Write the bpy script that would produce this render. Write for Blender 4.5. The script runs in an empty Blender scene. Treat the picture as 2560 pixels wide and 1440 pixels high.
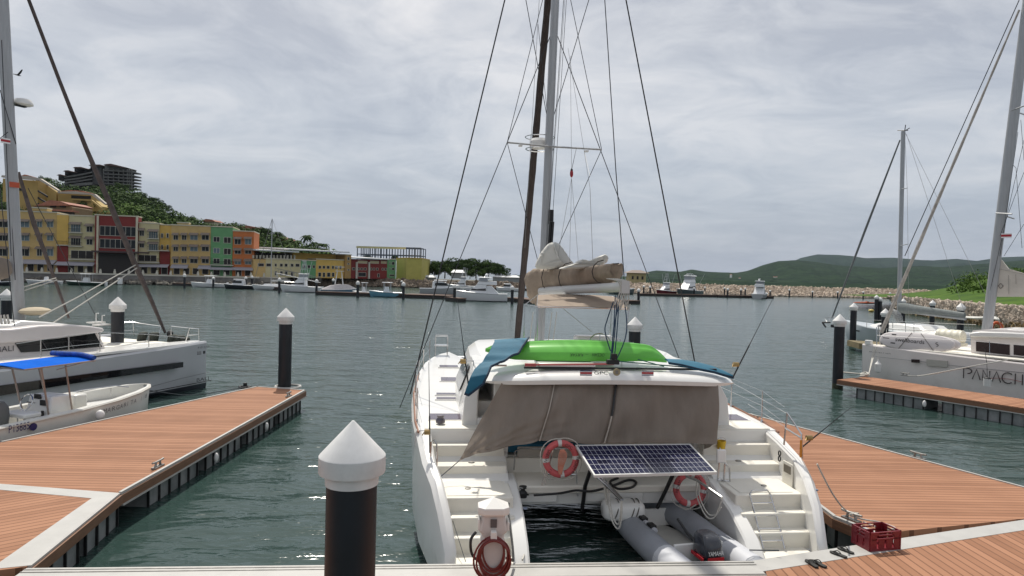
import bpy, bmesh, math, random
from mathutils import Vector, Matrix
import numpy as np
random.seed(7); rng = np.random.default_rng(7)
sc = bpy.context.scene
COL = sc.collection
R_ = math.radians
# ------------------------------------------------------------------ camera
FPX = 1707.0; CZ = 4.6
_roll = math.atan(0.026); _pit = -math.atan(33 / FPX)
FW = Vector((0, math.cos(_pit), math.sin(_pit)))
_r0 = Vector((1, 0, 0)); _u0 = _r0.cross(FW)
RT = _r0 * math.cos(_roll) + _u0 * math.sin(_roll)
UP = -_r0 * math.sin(_roll) + _u0 * math.cos(_roll)
CAM = Vector((0, 0, CZ))
cd = bpy.data.cameras.new('camera'); cam = bpy.data.objects.new('camera', cd); COL.objects.link(cam)
cd.sensor_width = 36; cd.sensor_fit = 'HORIZONTAL'; cd.lens = 36 * FPX / 2560
cd.clip_start = 0.1; cd.clip_end = 20000
M4 = Matrix.Identity(4)
for i in range(3):
    M4[i][0] = RT[i]; M4[i][1] = UP[i]; M4[i][2] = -FW[i]; M4[i][3] = CAM[i]
cam.matrix_world = M4
sc.camera = cam
# ------------------------------------------------------------------ sky and sun
SUN_EL = 58; SUN_AZ = -16          # azimuth from +Y, negative = left
wd = bpy.data.worlds.new('World'); sc.world = wd; wd.use_nodes = True
nt = wd.node_tree; N = nt.nodes; Lk = nt.links
bg = N['Background']; bg.inputs['Strength'].default_value = 0.1
sky = N.new('ShaderNodeTexSky'); sky.sky_type = 'NISHITA'; sky.sun_disc = False
sky.sun_elevation = R_(SUN_EL); sky.sun_rotation = R_(SUN_AZ); sky.air_density = 1.3; sky.dust_density = 2.5
tc = N.new('ShaderNodeTexCoord')
sep = N.new('ShaderNodeSeparateXYZ'); Lk.new(tc.outputs['Generated'], sep.inputs[0])
def nmath(op, a, b=None, c=None, tree=nt):
    n = tree.nodes.new('ShaderNodeMath'); n.operation = op
    for i, v in enumerate((a, b, c)):
        if v is None: continue
        if hasattr(v, 'default_value'): tree.links.new(v, n.inputs[i])
        else: n.inputs[i].default_value = v
    return n.outputs[0]
# cloud layer: direction projected onto a high plane
zc = nmath('MAXIMUM', sep.outputs['Z'], 0.0); zc = nmath('ADD', zc, 0.17)
cx = nmath('DIVIDE', sep.outputs['X'], zc); cy = nmath('DIVIDE', sep.outputs['Y'], zc)
cmb = N.new('ShaderNodeCombineXYZ'); Lk.new(cx, cmb.inputs[0]); Lk.new(cy, cmb.inputs[1])
mp = N.new('ShaderNodeMapping'); mp.inputs['Rotation'].default_value = (0, 0, R_(-28)); mp.inputs['Scale'].default_value = (0.95, 1.05, 1)
Lk.new(cmb.outputs[0], mp.inputs[0])
def cloudnoise(scale, det, rough, off, dist=0.6):
    m2 = N.new('ShaderNodeMapping'); m2.inputs['Location'].default_value = off; Lk.new(mp.outputs[0], m2.inputs[0])
    n = N.new('ShaderNodeTexNoise'); n.inputs['Scale'].default_value = scale; n.inputs['Detail'].default_value = det
    n.inputs['Roughness'].default_value = rough; n.inputs['Distortion'].default_value = dist; Lk.new(m2.outputs[0], n.inputs['Vector']); return n.outputs[0]
n1 = cloudnoise(0.62, 8, 0.6, (3.1, 1.7, 0)); n2 = cloudnoise(2.6, 9, 0.62, (7.3, 4.1, 0), 1.0)
cn = nmath('ADD', nmath('MULTIPLY', n1, 0.62), nmath('MULTIPLY', n2, 0.38))
rp = N.new('ShaderNodeValToRGB'); Lk.new(cn, rp.inputs[0])
e = rp.color_ramp.elements
e[0].position = 0.41; e[0].color = (3.25, 3.4, 3.8, 1)
e[1].position = 0.605; e[1].color = (5.85, 5.75, 5.75, 1)
m_ = rp.color_ramp.elements.new(0.5); m_.color = (4.4, 4.5, 4.75, 1)
# lower sky: thinner cloud, blue-grey
hr = N.new('ShaderNodeValToRGB'); Lk.new(sep.outputs['Z'], hr.inputs[0])
h = hr.color_ramp.elements
h[0].position = 0.0; h[0].color = (0.78, 0.78, 0.78, 1); h[1].position = 0.33; h[1].color = (0, 0, 0, 1)
mx = N.new('ShaderNodeMixRGB'); Lk.new(hr.outputs[0], mx.inputs[0]); Lk.new(rp.outputs[0], mx.inputs[1]); mx.inputs[2].default_value = (2.55, 3.1, 4.0, 1)
ms = N.new('ShaderNodeMixRGB'); ms.inputs[0].default_value = 0.12; Lk.new(mx.outputs[0], ms.inputs[1]); Lk.new(sky.outputs[0], ms.inputs[2])
Lk.new(ms.outputs[0], bg.inputs['Color'])
sl = bpy.data.lights.new('sun', 'SUN'); so = bpy.data.objects.new('sun', sl); COL.objects.link(so)
sl.energy = 3.0; sl.angle = R_(0.9); sl.color = (1, 0.95, 0.86)
sd = Vector((math.sin(R_(SUN_AZ)) * math.cos(R_(SUN_EL)), math.cos(R_(SUN_AZ)) * math.cos(R_(SUN_EL)), math.sin(R_(SUN_EL))))
so.rotation_euler = sd.to_track_quat('Z', 'Y').to_euler()
sc.view_settings.view_transform = 'Standard'; sc.view_settings.look = 'None'; sc.view_settings.exposure = 0.5; sc.view_settings.gamma = 1
# ------------------------------------------------------------------ helpers
def ray(px, py):
    d = RT * ((px - 1280) / FPX) - UP * ((py - 720) / FPX) + FW
    return d.normalized()
def at(px, py, Y=None, z=None):
    d = ray(px, py); t = (z - CZ) / d.z if z is not None else Y / d.y
    return CAM + d * t
class Fr:                                   # a local frame: origin, heading; turns pixels into local points
    def __init__(s, loc, rz=0):
        s.o = Vector(loc); s.rz = rz; c, n = math.cos(rz), math.sin(rz)
        s.e = (Vector((c, n, 0)), Vector((-n, c, 0)), Vector((0, 0, 1)))
    def L(s, px, py, x=None, y=None, z=None):
        d = ray(px, py); a = [d.dot(k) for k in s.e]; w = CAM - s.o; b = [w.dot(k) for k in s.e]
        i, v = (0, x) if x is not None else (1, y) if y is not None else (2, z)
        t = (v - b[i]) / a[i]
        return Vector([b[k] + a[k] * t for k in range(3)])
    def inv(s, p):
        w = Vector(p) - s.o; return Vector([w.dot(k) for k in s.e])
    def W(s, p): return s.o + s.e[0] * p[0] + s.e[1] * p[1] + s.e[2] * p[2]
_mats = {}
def mat(name, col, rough=0.55, metal=0.0, noise=0.0, scale=4.0, bump=0.0, bscale=30.0, spec=0.5, transl=0.0, col2=None, stretch=None, coat=0.0):
    if name in _mats: return _mats[name]
    m = bpy.data.materials.new(name); m.use_nodes = True; t = m.node_tree; b = t.nodes['Principled BSDF']
    b.inputs['Base Color'].default_value = (*col, 1); b.inputs['Roughness'].default_value = rough; b.inputs['Metallic'].default_value = metal
    b.inputs['Specular IOR Level'].default_value = spec
    if coat: b.inputs['Coat Weight'].default_value = coat
    co = t.nodes.new('ShaderNodeTexCoord'); vec = co.outputs['Object']
    if stretch:
        mpn = t.nodes.new('ShaderNodeMapping'); mpn.inputs['Scale'].default_value = stretch; t.links.new(vec, mpn.inputs[0]); vec = mpn.outputs[0]
    if noise or col2:
        n = t.nodes.new('ShaderNodeTexNoise'); n.inputs['Scale'].default_value = scale; n.inputs['Detail'].default_value = 6; n.inputs['Roughness'].default_value = 0.6
        t.links.new(vec, n.inputs['Vector'])
        r = t.nodes.new('ShaderNodeValToRGB'); t.links.new(n.outputs[0], r.inputs[0])
        c2 = col2 if col2 else [max(0, c * (1 - noise)) for c in col]
        r.color_ramp.elements[0].position = 0.35; r.color_ramp.elements[0].color = (*c2, 1)
        r.color_ramp.elements[1].position = 0.65; r.color_ramp.elements[1].color = (*col, 1)
        t.links.new(r.outputs[0], b.inputs['Base Color'])
    if bump:
        n = t.nodes.new('ShaderNodeTexNoise'); n.inputs['Scale'].default_value = bscale; n.inputs['Detail'].default_value = 5
        t.links.new(vec, n.inputs['Vector'])
        bp = t.nodes.new('ShaderNodeBump'); bp.inputs['Strength'].default_value = bump; bp.inputs['Distance'].default_value = 0.05
        t.links.new(n.outputs[0], bp.inputs['Height']); t.links.new(bp.outputs[0], b.inputs['Normal'])
    if transl:
        tr = t.nodes.new('ShaderNodeBsdfTranslucent'); tr.inputs[0].default_value = (*col, 1)
        mxs = t.nodes.new('ShaderNodeMixShader'); mxs.inputs[0].default_value = transl
        t.links.new(b.outputs[0], mxs.inputs[1]); t.links.new(tr.outputs[0], mxs.inputs[2])
        t.links.new(mxs.outputs[0], t.nodes['Material Output'].inputs[0])
    _mats[name] = m; return m
class MB:
    def __init__(s): s.v = []; s.f = []; s.m = []; s.k = 0
    def add(s, vs, fs):
        o = len(s.v); s.v += [tuple(p) for p in vs]; s.f += [tuple(i + o for i in f) for f in fs]; s.m += [s.k] * len(fs); return s
    def hexa(s, p):                        # bottom 4 ccw, top 4 ccw
        return s.add(p, [(3, 2, 1, 0), (4, 5, 6, 7), (0, 1, 5, 4), (1, 2, 6, 5), (2, 3, 7, 6), (3, 0, 4, 7)])
    def box(s, c, d, rz=0, tx=1, ty=1):    # centre, size, turn, top taper
        cs, sn = math.cos(rz), math.sin(rz); P = []
        for zz, kx, ky in ((-1, 1, 1), (1, tx, ty)):
            for a, b in ((-1, -1), (1, -1), (1, 1), (-1, 1)):
                x, y = a * d[0] / 2 * kx, b * d[1] / 2 * ky
                P.append((c[0] + x * cs - y * sn, c[1] + x * sn + y * cs, c[2] + zz * d[2] / 2))
        return s.hexa(P)
    def bb(s, x0, x1, y0, y1, z0, z1): return s.box(((x0 + x1) / 2, (y0 + y1) / 2, (z0 + z1) / 2), (abs(x1 - x0), abs(y1 - y0), abs(z1 - z0)))
    def prism(s, poly, z0, z1):
        n = len(poly)
        a = sum(poly[i][0] * poly[(i + 1) % n][1] - poly[(i + 1) % n][0] * poly[i][1] for i in range(n))
        if a < 0: poly = poly[::-1]
        vs = [(p[0], p[1], z0) for p in poly] + [(p[0], p[1], z1) for p in poly]
        return s.add(vs, [tuple(range(n - 1, -1, -1)), tuple(range(n, 2 * n))] + [(i, (i + 1) % n, n + (i + 1) % n, n + i) for i in range(n)])
    def ext(s, pts, d):                    # planar outline pushed along vector d
        n = len(pts); d = Vector(d); q = [Vector(p) for p in pts]
        vs = q + [p + d for p in q]
        return s.add(vs, [tuple(range(n - 1, -1, -1)), tuple(range(n, 2 * n))] + [(i, (i + 1) % n, n + (i + 1) % n, n + i) for i in range(n)])
    def loft(s, rings, closed=True, caps=True):
        n = len(rings[0]); vs = [p for r in rings for p in r]; fs = []
        for i in range(len(rings) - 1):
            for j in range(n if closed else n - 1):
                k = (j + 1) % n; fs.append((i * n + j, i * n + k, (i + 1) * n + k, (i + 1) * n + j))
        if caps and closed: fs.append(tuple(range(n - 1, -1, -1))); fs.append(tuple((len(rings) - 1) * n + j for j in range(n)))
        return s.add(vs, fs)
    def tube(s, pts, r, n=6, closed=False, smooth=0):
        pts = [Vector(p) for p in pts]
        if smooth: pts = catm(pts, smooth, closed)
        m = len(pts); rs = r if isinstance(r, (list, tuple)) else None; rings = []; pu = None
        for i, p in enumerate(pts):
            a = pts[(i - 1) % m] if (i or closed) else p; b = pts[(i + 1) % m] if (i < m - 1 or closed) else p
            t = (b - a).normalized() if (b - a).length > 1e-9 else Vector((0, 0, 1))
            if pu is None: pu = t.orthogonal().normalized()
            u = pu - t * pu.dot(t); u = u.normalized() if u.length > 1e-6 else t.orthogonal().normalized(); pu = u; w = t.cross(u)
            rr = r if rs is None else (rs[i] if len(rs) == m else rs[0] + (rs[-1] - rs[0]) * i / (m - 1))
            rings.append([p + (u * math.cos(2 * math.pi * k / n) + w * math.sin(2 * math.pi * k / n)) * rr for k in range(n)])
        if closed: rings.append(rings[0]); return s.loft(rings, caps=False)
        return s.loft(rings)
    def lathe(s, prof, c=(0, 0, 0), n=16):
        rings = [[(c[0] + r * math.cos(2 * math.pi * k / n), c[1] + r * math.sin(2 * math.pi * k / n), c[2] + z) for k in range(n)] for r, z in prof]
        return s.loft(rings)
    def ell(s, c, r, n=12, m=8, squash=0):
        prof = []
        rings = []
        for i in range(m + 1):
            a = -math.pi / 2 + math.pi * i / m; rr = max(math.cos(a), 0.01)
            rings.append([(c[0] + r[0] * rr * math.cos(2 * math.pi * k / n), c[1] + r[1] * rr * math.sin(2 * math.pi * k / n), c[2] + r[2] * math.sin(a)) for k in range(n)])
        return s.loft(rings)
    def sheet(s, fn, nu, nv, th=0.0, d=(0, 1, 0)):     # fn(u,v)->point; thickness th along d
        P = [[Vector(fn(i / nu, j / nv)) for i in range(nu + 1)] for j in range(nv + 1)]
        vs = [p for row in P for p in row]; w = nu + 1
        fs = [(j * w + i, j * w + i + 1, (j + 1) * w + i + 1, (j + 1) * w + i) for j in range(nv) for i in range(nu)]
        s.add(vs, fs)
        if th:
            dd = Vector(d) * th; o = len(vs)
            s.add([p + dd for p in vs], [f[::-1] for f in fs])
            bd = [(0, i) for i in range(nu)] + [(j, nu) for j in range(nv)] + [(nv, i) for i in range(nu, 0, -1)] + [(j, 0) for j in range(nv, 0, -1)]
            ids = [j * w + i for j, i in bd]; base = len(s.v) - 2 * o; n = len(ids)
            s.f += [(base + ids[k], base + o + ids[k], base + o + ids[(k + 1) % n], base + ids[(k + 1) % n]) for k in range(n)]; s.m += [s.k] * n
        return s
    def text(s, body, org, ux, uy, h, off=0.004, ext=0.004, align='LEFT', spacing=1.0, slant=0.0, width=None):
        cu = bpy.data.curves.new('t', 'FONT'); cu.body = body; cu.size = 1.0; cu.align_x = align; cu.space_character = spacing; cu.shear = slant; cu.resolution_u = 3
        to = bpy.data.objects.new('t', cu); COL.objects.link(to)
        dg = bpy.context.evaluated_depsgraph_get(); me = bpy.data.meshes.new_from_object(to.evaluated_get(dg))
        ux = Vector(ux).normalized(); uy = Vector(uy).normalized(); nn = ux.cross(uy)
        cap = 0.72; k = h / cap
        vs_ = [v.co.copy() for v in me.vertices]
        kx = k
        if width and vs_:
            wx = max(v.x for v in vs_) - min(v.x for v in vs_); kx = width / wx
        vs = [Vector(org) + ux * v.x * kx + uy * v.y * k + nn * (off + ext) for v in vs_]
        s.add(vs, [tuple(p.vertices) for p in me.polygons])
        bpy.data.objects.remove(to); bpy.data.curves.remove(cu); bpy.data.meshes.remove(me); return s
    def xf(s, fr, i0=0):                    # world -> local of frame
        s.v = s.v[:i0] + [tuple(fr.inv(p)) for p in s.v[i0:]]; return s
    def build(s, name, mats, parent=None, smooth=True, ang=35, bevel=0.0, **props):
        me = bpy.data.meshes.new(name); me.from_pydata(s.v, [], s.f)
        for m in (mats if isinstance(mats, (list, tuple)) else [mats]): me.materials.append(m)
        if any(s.m):
            for p, k in zip(me.polygons, s.m): p.material_index = k
        if smooth:
            me.polygons.foreach_set('use_smooth', [True] * len(me.polygons)); me.update()
            me.set_sharp_from_angle(angle=R_(ang))
        me.validate(); me.update()
        o = bpy.data.objects.new(name, me); COL.objects.link(o)
        if parent: o.parent = parent
        if bevel:
            b = o.modifiers.new('bevel', 'BEVEL'); b.width = bevel; b.segments = 2; b.limit_method = 'ANGLE'; b.angle_limit = R_(40)
        for k_, v_ in props.items(): o[k_] = v_
        return o
def catm(P, k, closed=False):
    n = len(P); out = []
    rngi = range(n if closed else n - 1)
    for i in rngi:
        p0 = P[(i - 1) % n] if (i or closed) else P[0]; p1 = P[i]; p2 = P[(i + 1) % n]; p3 = P[(i + 2) % n] if (closed or i < n - 2) else P[-1]
        for j in range(k):
            t = j / k
            out.append(0.5 * ((2 * p1) + (p2 - p0) * t + (2 * p0 - 5 * p1 + 4 * p2 - p3) * t * t + (3 * p1 - p0 - 3 * p2 + p3) * t ** 3))
    if not closed: out.append(P[-1])
    return out
def sag(a, b, d, n=10):
    a = Vector(a); b = Vector(b); return [a.lerp(b, i / n) - Vector((0, 0, d * 4 * (i / n) * (1 - i / n))) for i in range(n + 1)]
def thing(name, label, cat, loc=(0, 0, 0), rz=0, group=None):
    o = bpy.data.objects.new(name, None); COL.objects.link(o); o.location = loc; o.rotation_euler = (0, 0, rz); o.empty_display_size = 0.1
    o['label'] = label; o['category'] = cat
    if group: o['group'] = group
    return o
def tag(o, label, cat, group=None):
    o['label'] = label; o['category'] = cat
    if group: o['group'] = group
    return o
def struct(o, kind='structure'): o['kind'] = kind; return o
def dup(root, loc, rz, label, group=None, scale=None):
    r = root.copy(); COL.objects.link(r); r.location = loc; r.rotation_euler = (0, 0, rz); r['label'] = label
    if scale: r.scale = scale
    if group: r['group'] = group
    for ch in list(root.children):
        c = ch.copy(); COL.objects.link(c); c.parent = r
        for g in ch.children:
            d = g.copy(); COL.objects.link(d); d.parent = c
    return r
def lerp(a, b, t): return a + (b - a) * t
def tab(T, x):                                  # piecewise-linear table
    if x <= T[0][0]: return T[0][1]
    for (a, b), (c, d) in zip(T, T[1:]):
        if x <= c: return b + (d - b) * (x - a) / (c - a)
    return T[-1][1]
# ------------------------------------------------------------------ materials
WHITE = mat('white_gelcoat', (0.78, 0.77, 0.74), 0.28, noise=0.05, scale=1.5, coat=0.3)
WHITE2 = mat('white_nonskid_deck', (0.76, 0.73, 0.65), 0.6, noise=0.06, scale=2, bump=0.15, bscale=60)
GREYHULL = mat('pale_grey_hull', (0.62, 0.62, 0.63), 0.3, noise=0.04, scale=1.0, coat=0.3)
WARMHULL = mat('warm_white_hull', (0.66, 0.62, 0.60), 0.3, noise=0.04, scale=1.0, coat=0.3)
CAPW = mat('white_pile_cap', (0.76, 0.75, 0.73), 0.5, noise=0.13, scale=5)
PILE = mat('black_pile_sleeve', (0.010, 0.0125, 0.018), 0.5, noise=0.4, scale=2)
STEEL = mat('stainless_steel', (0.62, 0.62, 0.62), 0.22, 1.0)
GALV = mat('galvanised_metal', (0.33, 0.32, 0.30), 0.45, 0.7, noise=0.3, scale=8)
ALU = mat('mast_aluminium', (0.42, 0.43, 0.44), 0.42, 0.35, noise=0.15, scale=3, stretch=(6, 6, 0.4))
DARKG = mat('dark_smoked_glass', (0.012, 0.012, 0.014), 0.06, spec=0.6)
BLACK = mat('black_rubber', (0.013, 0.013, 0.014), 0.5)
WIRE = mat('rigging_wire', (0.035, 0.036, 0.04), 0.5, 0.3)
ROPEW = mat('white_rope', (0.55, 0.53, 0.48), 0.85, noise=0.25, scale=40)
ROPED = mat('dark_rope', (0.04, 0.05, 0.06), 0.85)
ROPEB = mat('blue_rope', (0.02, 0.10, 0.22), 0.8)
TAUPE = mat('taupe_canvas', (0.32, 0.275, 0.235), 0.85, noise=0.16, scale=1.6, bump=0.7, bscale=2.2, transl=0.30, stretch=(3.2, 3.2, 0.7), spec=0.1)
BROWNC = mat('brown_sail_cover', (0.34, 0.27, 0.205), 0.85, noise=0.28, scale=3, bump=0.3, bscale=9)
SAILW = mat('white_sailcloth', (0.72, 0.71, 0.66), 0.7, noise=0.06, scale=3, bump=0.2, bscale=6, transl=0.2)
CONC = mat('concrete_float', (0.27, 0.28, 0.28), 0.8, noise=0.35, scale=2, col2=(0.15, 0.165, 0.165))
def antifoul(m, zl=0.10, col=(0.03, 0.035, 0.045)):
    t = m.node_tree; b = t.nodes['Principled BSDF']; src = b.inputs['Base Color'].links[0].from_socket
    co = t.nodes.new('ShaderNodeTexCoord'); sx = t.nodes.new('ShaderNodeSeparateXYZ'); t.links.new(co.outputs['Object'], sx.inputs[0])
    no = t.nodes.new('ShaderNodeTexNoise'); no.inputs['Scale'].default_value = 2.5; no.inputs['Detail'].default_value = 6; t.links.new(co.outputs['Object'], no.inputs['Vector'])
    gt = nmath('LESS_THAN', sx.outputs['Z'], zl, tree=t)
    st = nmath('MULTIPLY', nmath('SUBTRACT', no.outputs[0], 0.48, tree=t), 1.2, tree=t); up = nmath('MAXIMUM', nmath('SUBTRACT', 1.0, nmath('MULTIPLY', sx.outputs['Z'], 1.6, tree=t), tree=t), 0.0, tree=t); st = nmath('MAXIMUM', nmath('MULTIPLY', st, up, tree=t), 0.0, tree=t)
    m1 = t.nodes.new('ShaderNodeMixRGB'); t.links.new(st, m1.inputs[0]); t.links.new(src, m1.inputs[1]); m1.inputs[2].default_value = (0.30, 0.27, 0.20, 1)
    m2 = t.nodes.new('ShaderNodeMixRGB'); t.links.new(gt, m2.inputs[0]); t.links.new(m1.outputs[0], m2.inputs[1]); m2.inputs[2].default_value = (*col, 1); t.links.new(m2.outputs[0], b.inputs['Base Color']); return m
def board_mat(name, ang, pitch=0.15, gap=0.17):
    m = bpy.data.materials.new(name); m.use_nodes = True; t = m.node_tree; b = t.nodes['Principled BSDF']; b.inputs['Roughness'].default_value = 0.75; b.inputs['Specular IOR Level'].default_value = 0.2
    co = t.nodes.new('ShaderNodeTexCoord'); mpn = t.nodes.new('ShaderNodeMapping'); mpn.inputs['Rotation'].default_value = (0, 0, -ang); t.links.new(co.outputs['Object'], mpn.inputs[0])
    sx = t.nodes.new('ShaderNodeSeparateXYZ'); t.links.new(mpn.outputs[0], sx.inputs[0])
    q = nmath('DIVIDE', sx.outputs['Y'], pitch, tree=t); fr = nmath('FRACT', q, tree=t); fl = nmath('FLOOR', q, tree=t)
    wn = t.nodes.new('ShaderNodeTexWhiteNoise'); wn.noise_dimensions = '1D'; t.links.new(fl, wn.inputs['W'])
    no = t.nodes.new('ShaderNodeTexNoise'); no.inputs['Scale'].default_value = 1.3; no.inputs['Detail'].default_value = 7; t.links.new(co.outputs['Object'], no.inputs['Vector'])
    mx2 = nmath('ADD', nmath('MULTIPLY', wn.outputs[0], 0.6, tree=t), nmath('MULTIPLY', no.outputs[0], 0.6, tree=t), tree=t)
    rp2 = t.nodes.new('ShaderNodeValToRGB'); t.links.new(mx2, rp2.inputs[0])
    rp2.color_ramp.elements[0].position = 0.25; rp2.color_ramp.elements[0].color = (0.255, 0.122, 0.068, 1)
    rp2.color_ramp.elements[1].position = 0.85; rp2.color_ramp.elements[1].color = (0.365, 0.185, 0.108, 1)
    gp = nmath('LESS_THAN', fr, gap, tree=t)
    mm = t.nodes.new('ShaderNodeMixRGB'); t.links.new(gp, mm.inputs[0]); t.links.new(rp2.outputs[0], mm.inputs[1]); mm.inputs[2].default_value = (0.17, 0.082, 0.048, 1)
    t.links.new(mm.outputs[0], b.inputs['Base Color']); return m
FASC = mat('brown_timber_fascia', (0.21, 0.105, 0.058), 0.6, noise=0.25, scale=3, stretch=(1, 1, 8))
COPE = mat('aluminium_coping', (0.47, 0.46, 0.435), 0.45, 0.1, noise=0.12, scale=2)
# ------------------------------------------------------------------ water
def water():
    m = bpy.data.materials.new('harbour_water'); m.use_nodes = True; t = m.node_tree; b = t.nodes['Principled BSDF']
    b.inputs['Base Color'].default_value = (0.030, 0.056, 0.050, 1); b.inputs['Roughness'].default_value = 0.15; b.inputs['IOR'].default_value = 1.33
    co = t.nodes.new('ShaderNodeTexCoord')
    hs = []
    for sc_, det, st, ang in ((0.9, 3, 1.0, 12), (3.0, 3, 0.26, -20), (0.22, 2, 1.5, 30), (9, 2, 0.03, 5)):
        mpn = t.nodes.new('ShaderNodeMapping'); mpn.inputs['Rotation'].default_value = (0, 0, R_(ang)); mpn.inputs['Scale'].default_value = (0.55, 1.25, 1); t.links.new(co.outputs['Object'], mpn.inputs[0])
        n = t.nodes.new('ShaderNodeTexNoise'); n.inputs['Scale'].default_value = sc_; n.inputs['Detail'].default_value = det; n.inputs['Distortion'].default_value = 0.5; t.links.new(mpn.outputs[0], n.inputs['Vector'])
        hs.append(nmath('MULTIPLY', n.outputs[0], st, tree=t))
    a = hs[0]
    for x in hs[1:]: a = nmath('ADD', a, x, tree=t)
    bp = t.nodes.new('ShaderNodeBump'); bp.inputs['Strength'].default_value = 1.0; bp.inputs['Distance'].default_value = 0.17
    t.links.new(a, bp.inputs['Height']); t.links.new(bp.outputs[0], b.inputs['Normal'])
    mb = MB(); mb.add([(-9000, -200, -0.14), (9000, -200, -0.14), (9000, 12000, -0.14), (-9000, 12000, -0.14)], [(0, 1, 2, 3)])
    struct(mb.build('water', m, smooth=False))
water()
# ------------------------------------------------------------------ pontoons
DZ = 0.5
def poly_px(pts): return [tuple(at(px, py, z=DZ))[:2] for px, py in pts]
def inset_side(mb, a, b, w, z0, z1, inward):
    a = Vector(a); b = Vector(b); d = (b - a); n = Vector((-d.y, d.x)).normalized() * w * inward
    mb.prism([tuple(a), tuple(b), tuple(b + n), tuple(a + n)], z0, z1)
def cleat(parent, p, ang, mt=None):
    mb = MB(); fr = lambda x, y, z: (p[0] + x * math.cos(ang) - y * math.sin(ang), p[1] + x * math.sin(ang) + y * math.cos(ang), DZ + z)
    mb.box((p[0], p[1], DZ + 0.02), (0.34, 0.10, 0.03), ang)
    for sx in (-0.07, 0.07): mb.tube([fr(sx * 1.3, 0, 0.03), fr(sx, 0, 0.11)], [0.028, 0.022], 8)
    mb.tube([fr(-0.2, 0, 0.135), fr(-0.1, 0, 0.125), fr(0.1, 0, 0.125), fr(0.2, 0, 0.135)], 0.021, 8)
    return mb.build('cleat', mt or GALV, parent)
def floats(parent, a, b, inward, n, w=1.1, gap=0.16, inset=0.06):
    a = Vector(a); b = Vector(b); d = b - a; L = d.length; u = d / L; nn = Vector((-u.y, u.x)) * inward; seg = L / n
    for i in range(n):
        p0 = a + u * (seg * i + seg * gap); p1 = a + u * (seg * (i + 1) - 0.02)
        mb = MB(); q0 = p0 + nn * inset; q1 = p1 + nn * inset
        mb.k = 0; mb.prism([tuple(q0), tuple(q1), tuple(q1 + nn * w), tuple(q0 + nn * w)], -0.4, DZ - 0.215)
        m = max(3, int((p1 - p0).length / 0.36)); mb.k = 1
        for k in range(m + 1):
            c = q0.lerp(q1, k / m) + nn * (-0.02)
            mb.box((c.x, c.y, -0.01), (0.03, 0.045, 0.56), math.atan2(u.y, u.x))
        mb.build('float', [CONC, BLACK], parent, smooth=False)
# left finger
E1 = [(-6.9, 12.2), (-6.9, 23.15), (-8.75, 23.6), (-11.54, 15.44), (-13.2, 10.6), (-9.34, 12.51)]
pl = thing('floating_pontoon', 'tapering brown boarded finger pontoon beside the small blue-topped motor boat', 'pontoon', (0, 0, 0), 0, 'floating pontoons')
BA = board_mat('composite_boards_across', 0.03)
MB().prism([(-6.98, 12.2), (-6.98, 23.1), (-8.72, 23.52), (-11.48, 15.44), (-13.1, 10.6), (-9.34, 12.45)], DZ - 0.16, DZ).build('deck', BA, pl, smooth=False)
mb = MB(); inset_side(mb, (-6.9, 12.2), (-6.9, 23.15), 0.075, DZ - 0.20, DZ - 0.035, 1); inset_side(mb, (-6.9, 23.15), (-8.75, 23.6), 0.075, DZ - 0.20, DZ - 0.035, 1); inset_side(mb, (-8.75, 23.6), (-11.54, 15.44), 0.075, DZ - 0.20, DZ - 0.035, 1)
mb.build('fascia', FASC, pl, smooth=False)
mb = MB(); inset_side(mb, (-6.92, 12.2), (-6.92, 23.12), 0.055, DZ - 0.033, DZ + 0.02, 1); inset_side(mb, (-6.92, 23.12), (-8.74, 23.56), 0.055, DZ - 0.033, DZ + 0.02, 1); inset_side(mb, (-8.74, 23.56), (-11.52, 15.44), 0.055, DZ - 0.033, DZ + 0.02, 1)
inset_side(mb, (-6.885, 12.2), (-6.885, 23.15), 0.04, DZ - 0.235, DZ - 0.202, 1)
mb.build('edge_trim', COPE, pl, smooth=False)
floats(pl, (-6.98, 12.9), (-6.98, 22.9), 1, 4)
cleat(pl, (-7.1, 13.8), R_(88)); cleat(pl, (-7.1, 21.9), R_(88))
for p in ((-6.88, 19.3), (-6.88, 16.0)): MB().ell((p[0] + 0.02, p[1], 0.12), (0.05, 0.07, 0.11)).build('fender', CAPW, pl)
# pile guide ring at the finger end
mb = MB(); mb.tube([(-7.76 + 0.42 * math.cos(a), 23.85 + 0.42 * math.sin(a), DZ - 0.02) for a in [k * math.pi / 10 for k in range(20)]], 0.045, 6, closed=True); mb.build('pile_guide', COPE, pl)
# left corner piece
cnr = thing('floating_pontoon', 'triangular pontoon corner with diagonal boards and pale coping at lower left', 'pontoon', (0, 0, 0), 0, 'floating pontoons')
BD = board_mat('composite_boards_diagonal', R_(42))
MB().prism([(-9.34, 12.49), (-6.97, 12.14), (-6.44, 9.12), (-13.5, 5.95), (-13.5, 9.2)], DZ - 0.16, DZ).build('deck', BD, cnr, smooth=False)
MB().prism([(-9.34, 12.51), (-6.93, 12.17), (-6.40, 9.16), (-6.85, 9.0), (-7.25, 11.86), (-9.2, 12.2)], DZ - 0.03, DZ + 0.006).build('coping', COPE, cnr, smooth=False)
mb = MB(); inset_side(mb, (-6.36, 9.10), (-6.9, 12.2), 0.075, DZ - 0.20, DZ - 0.035, 1); mb.build('fascia', FASC, cnr, smooth=False)
floats(cnr, (-6.45, 9.2), (-7.0, 12.3), 1, 2)
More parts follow.
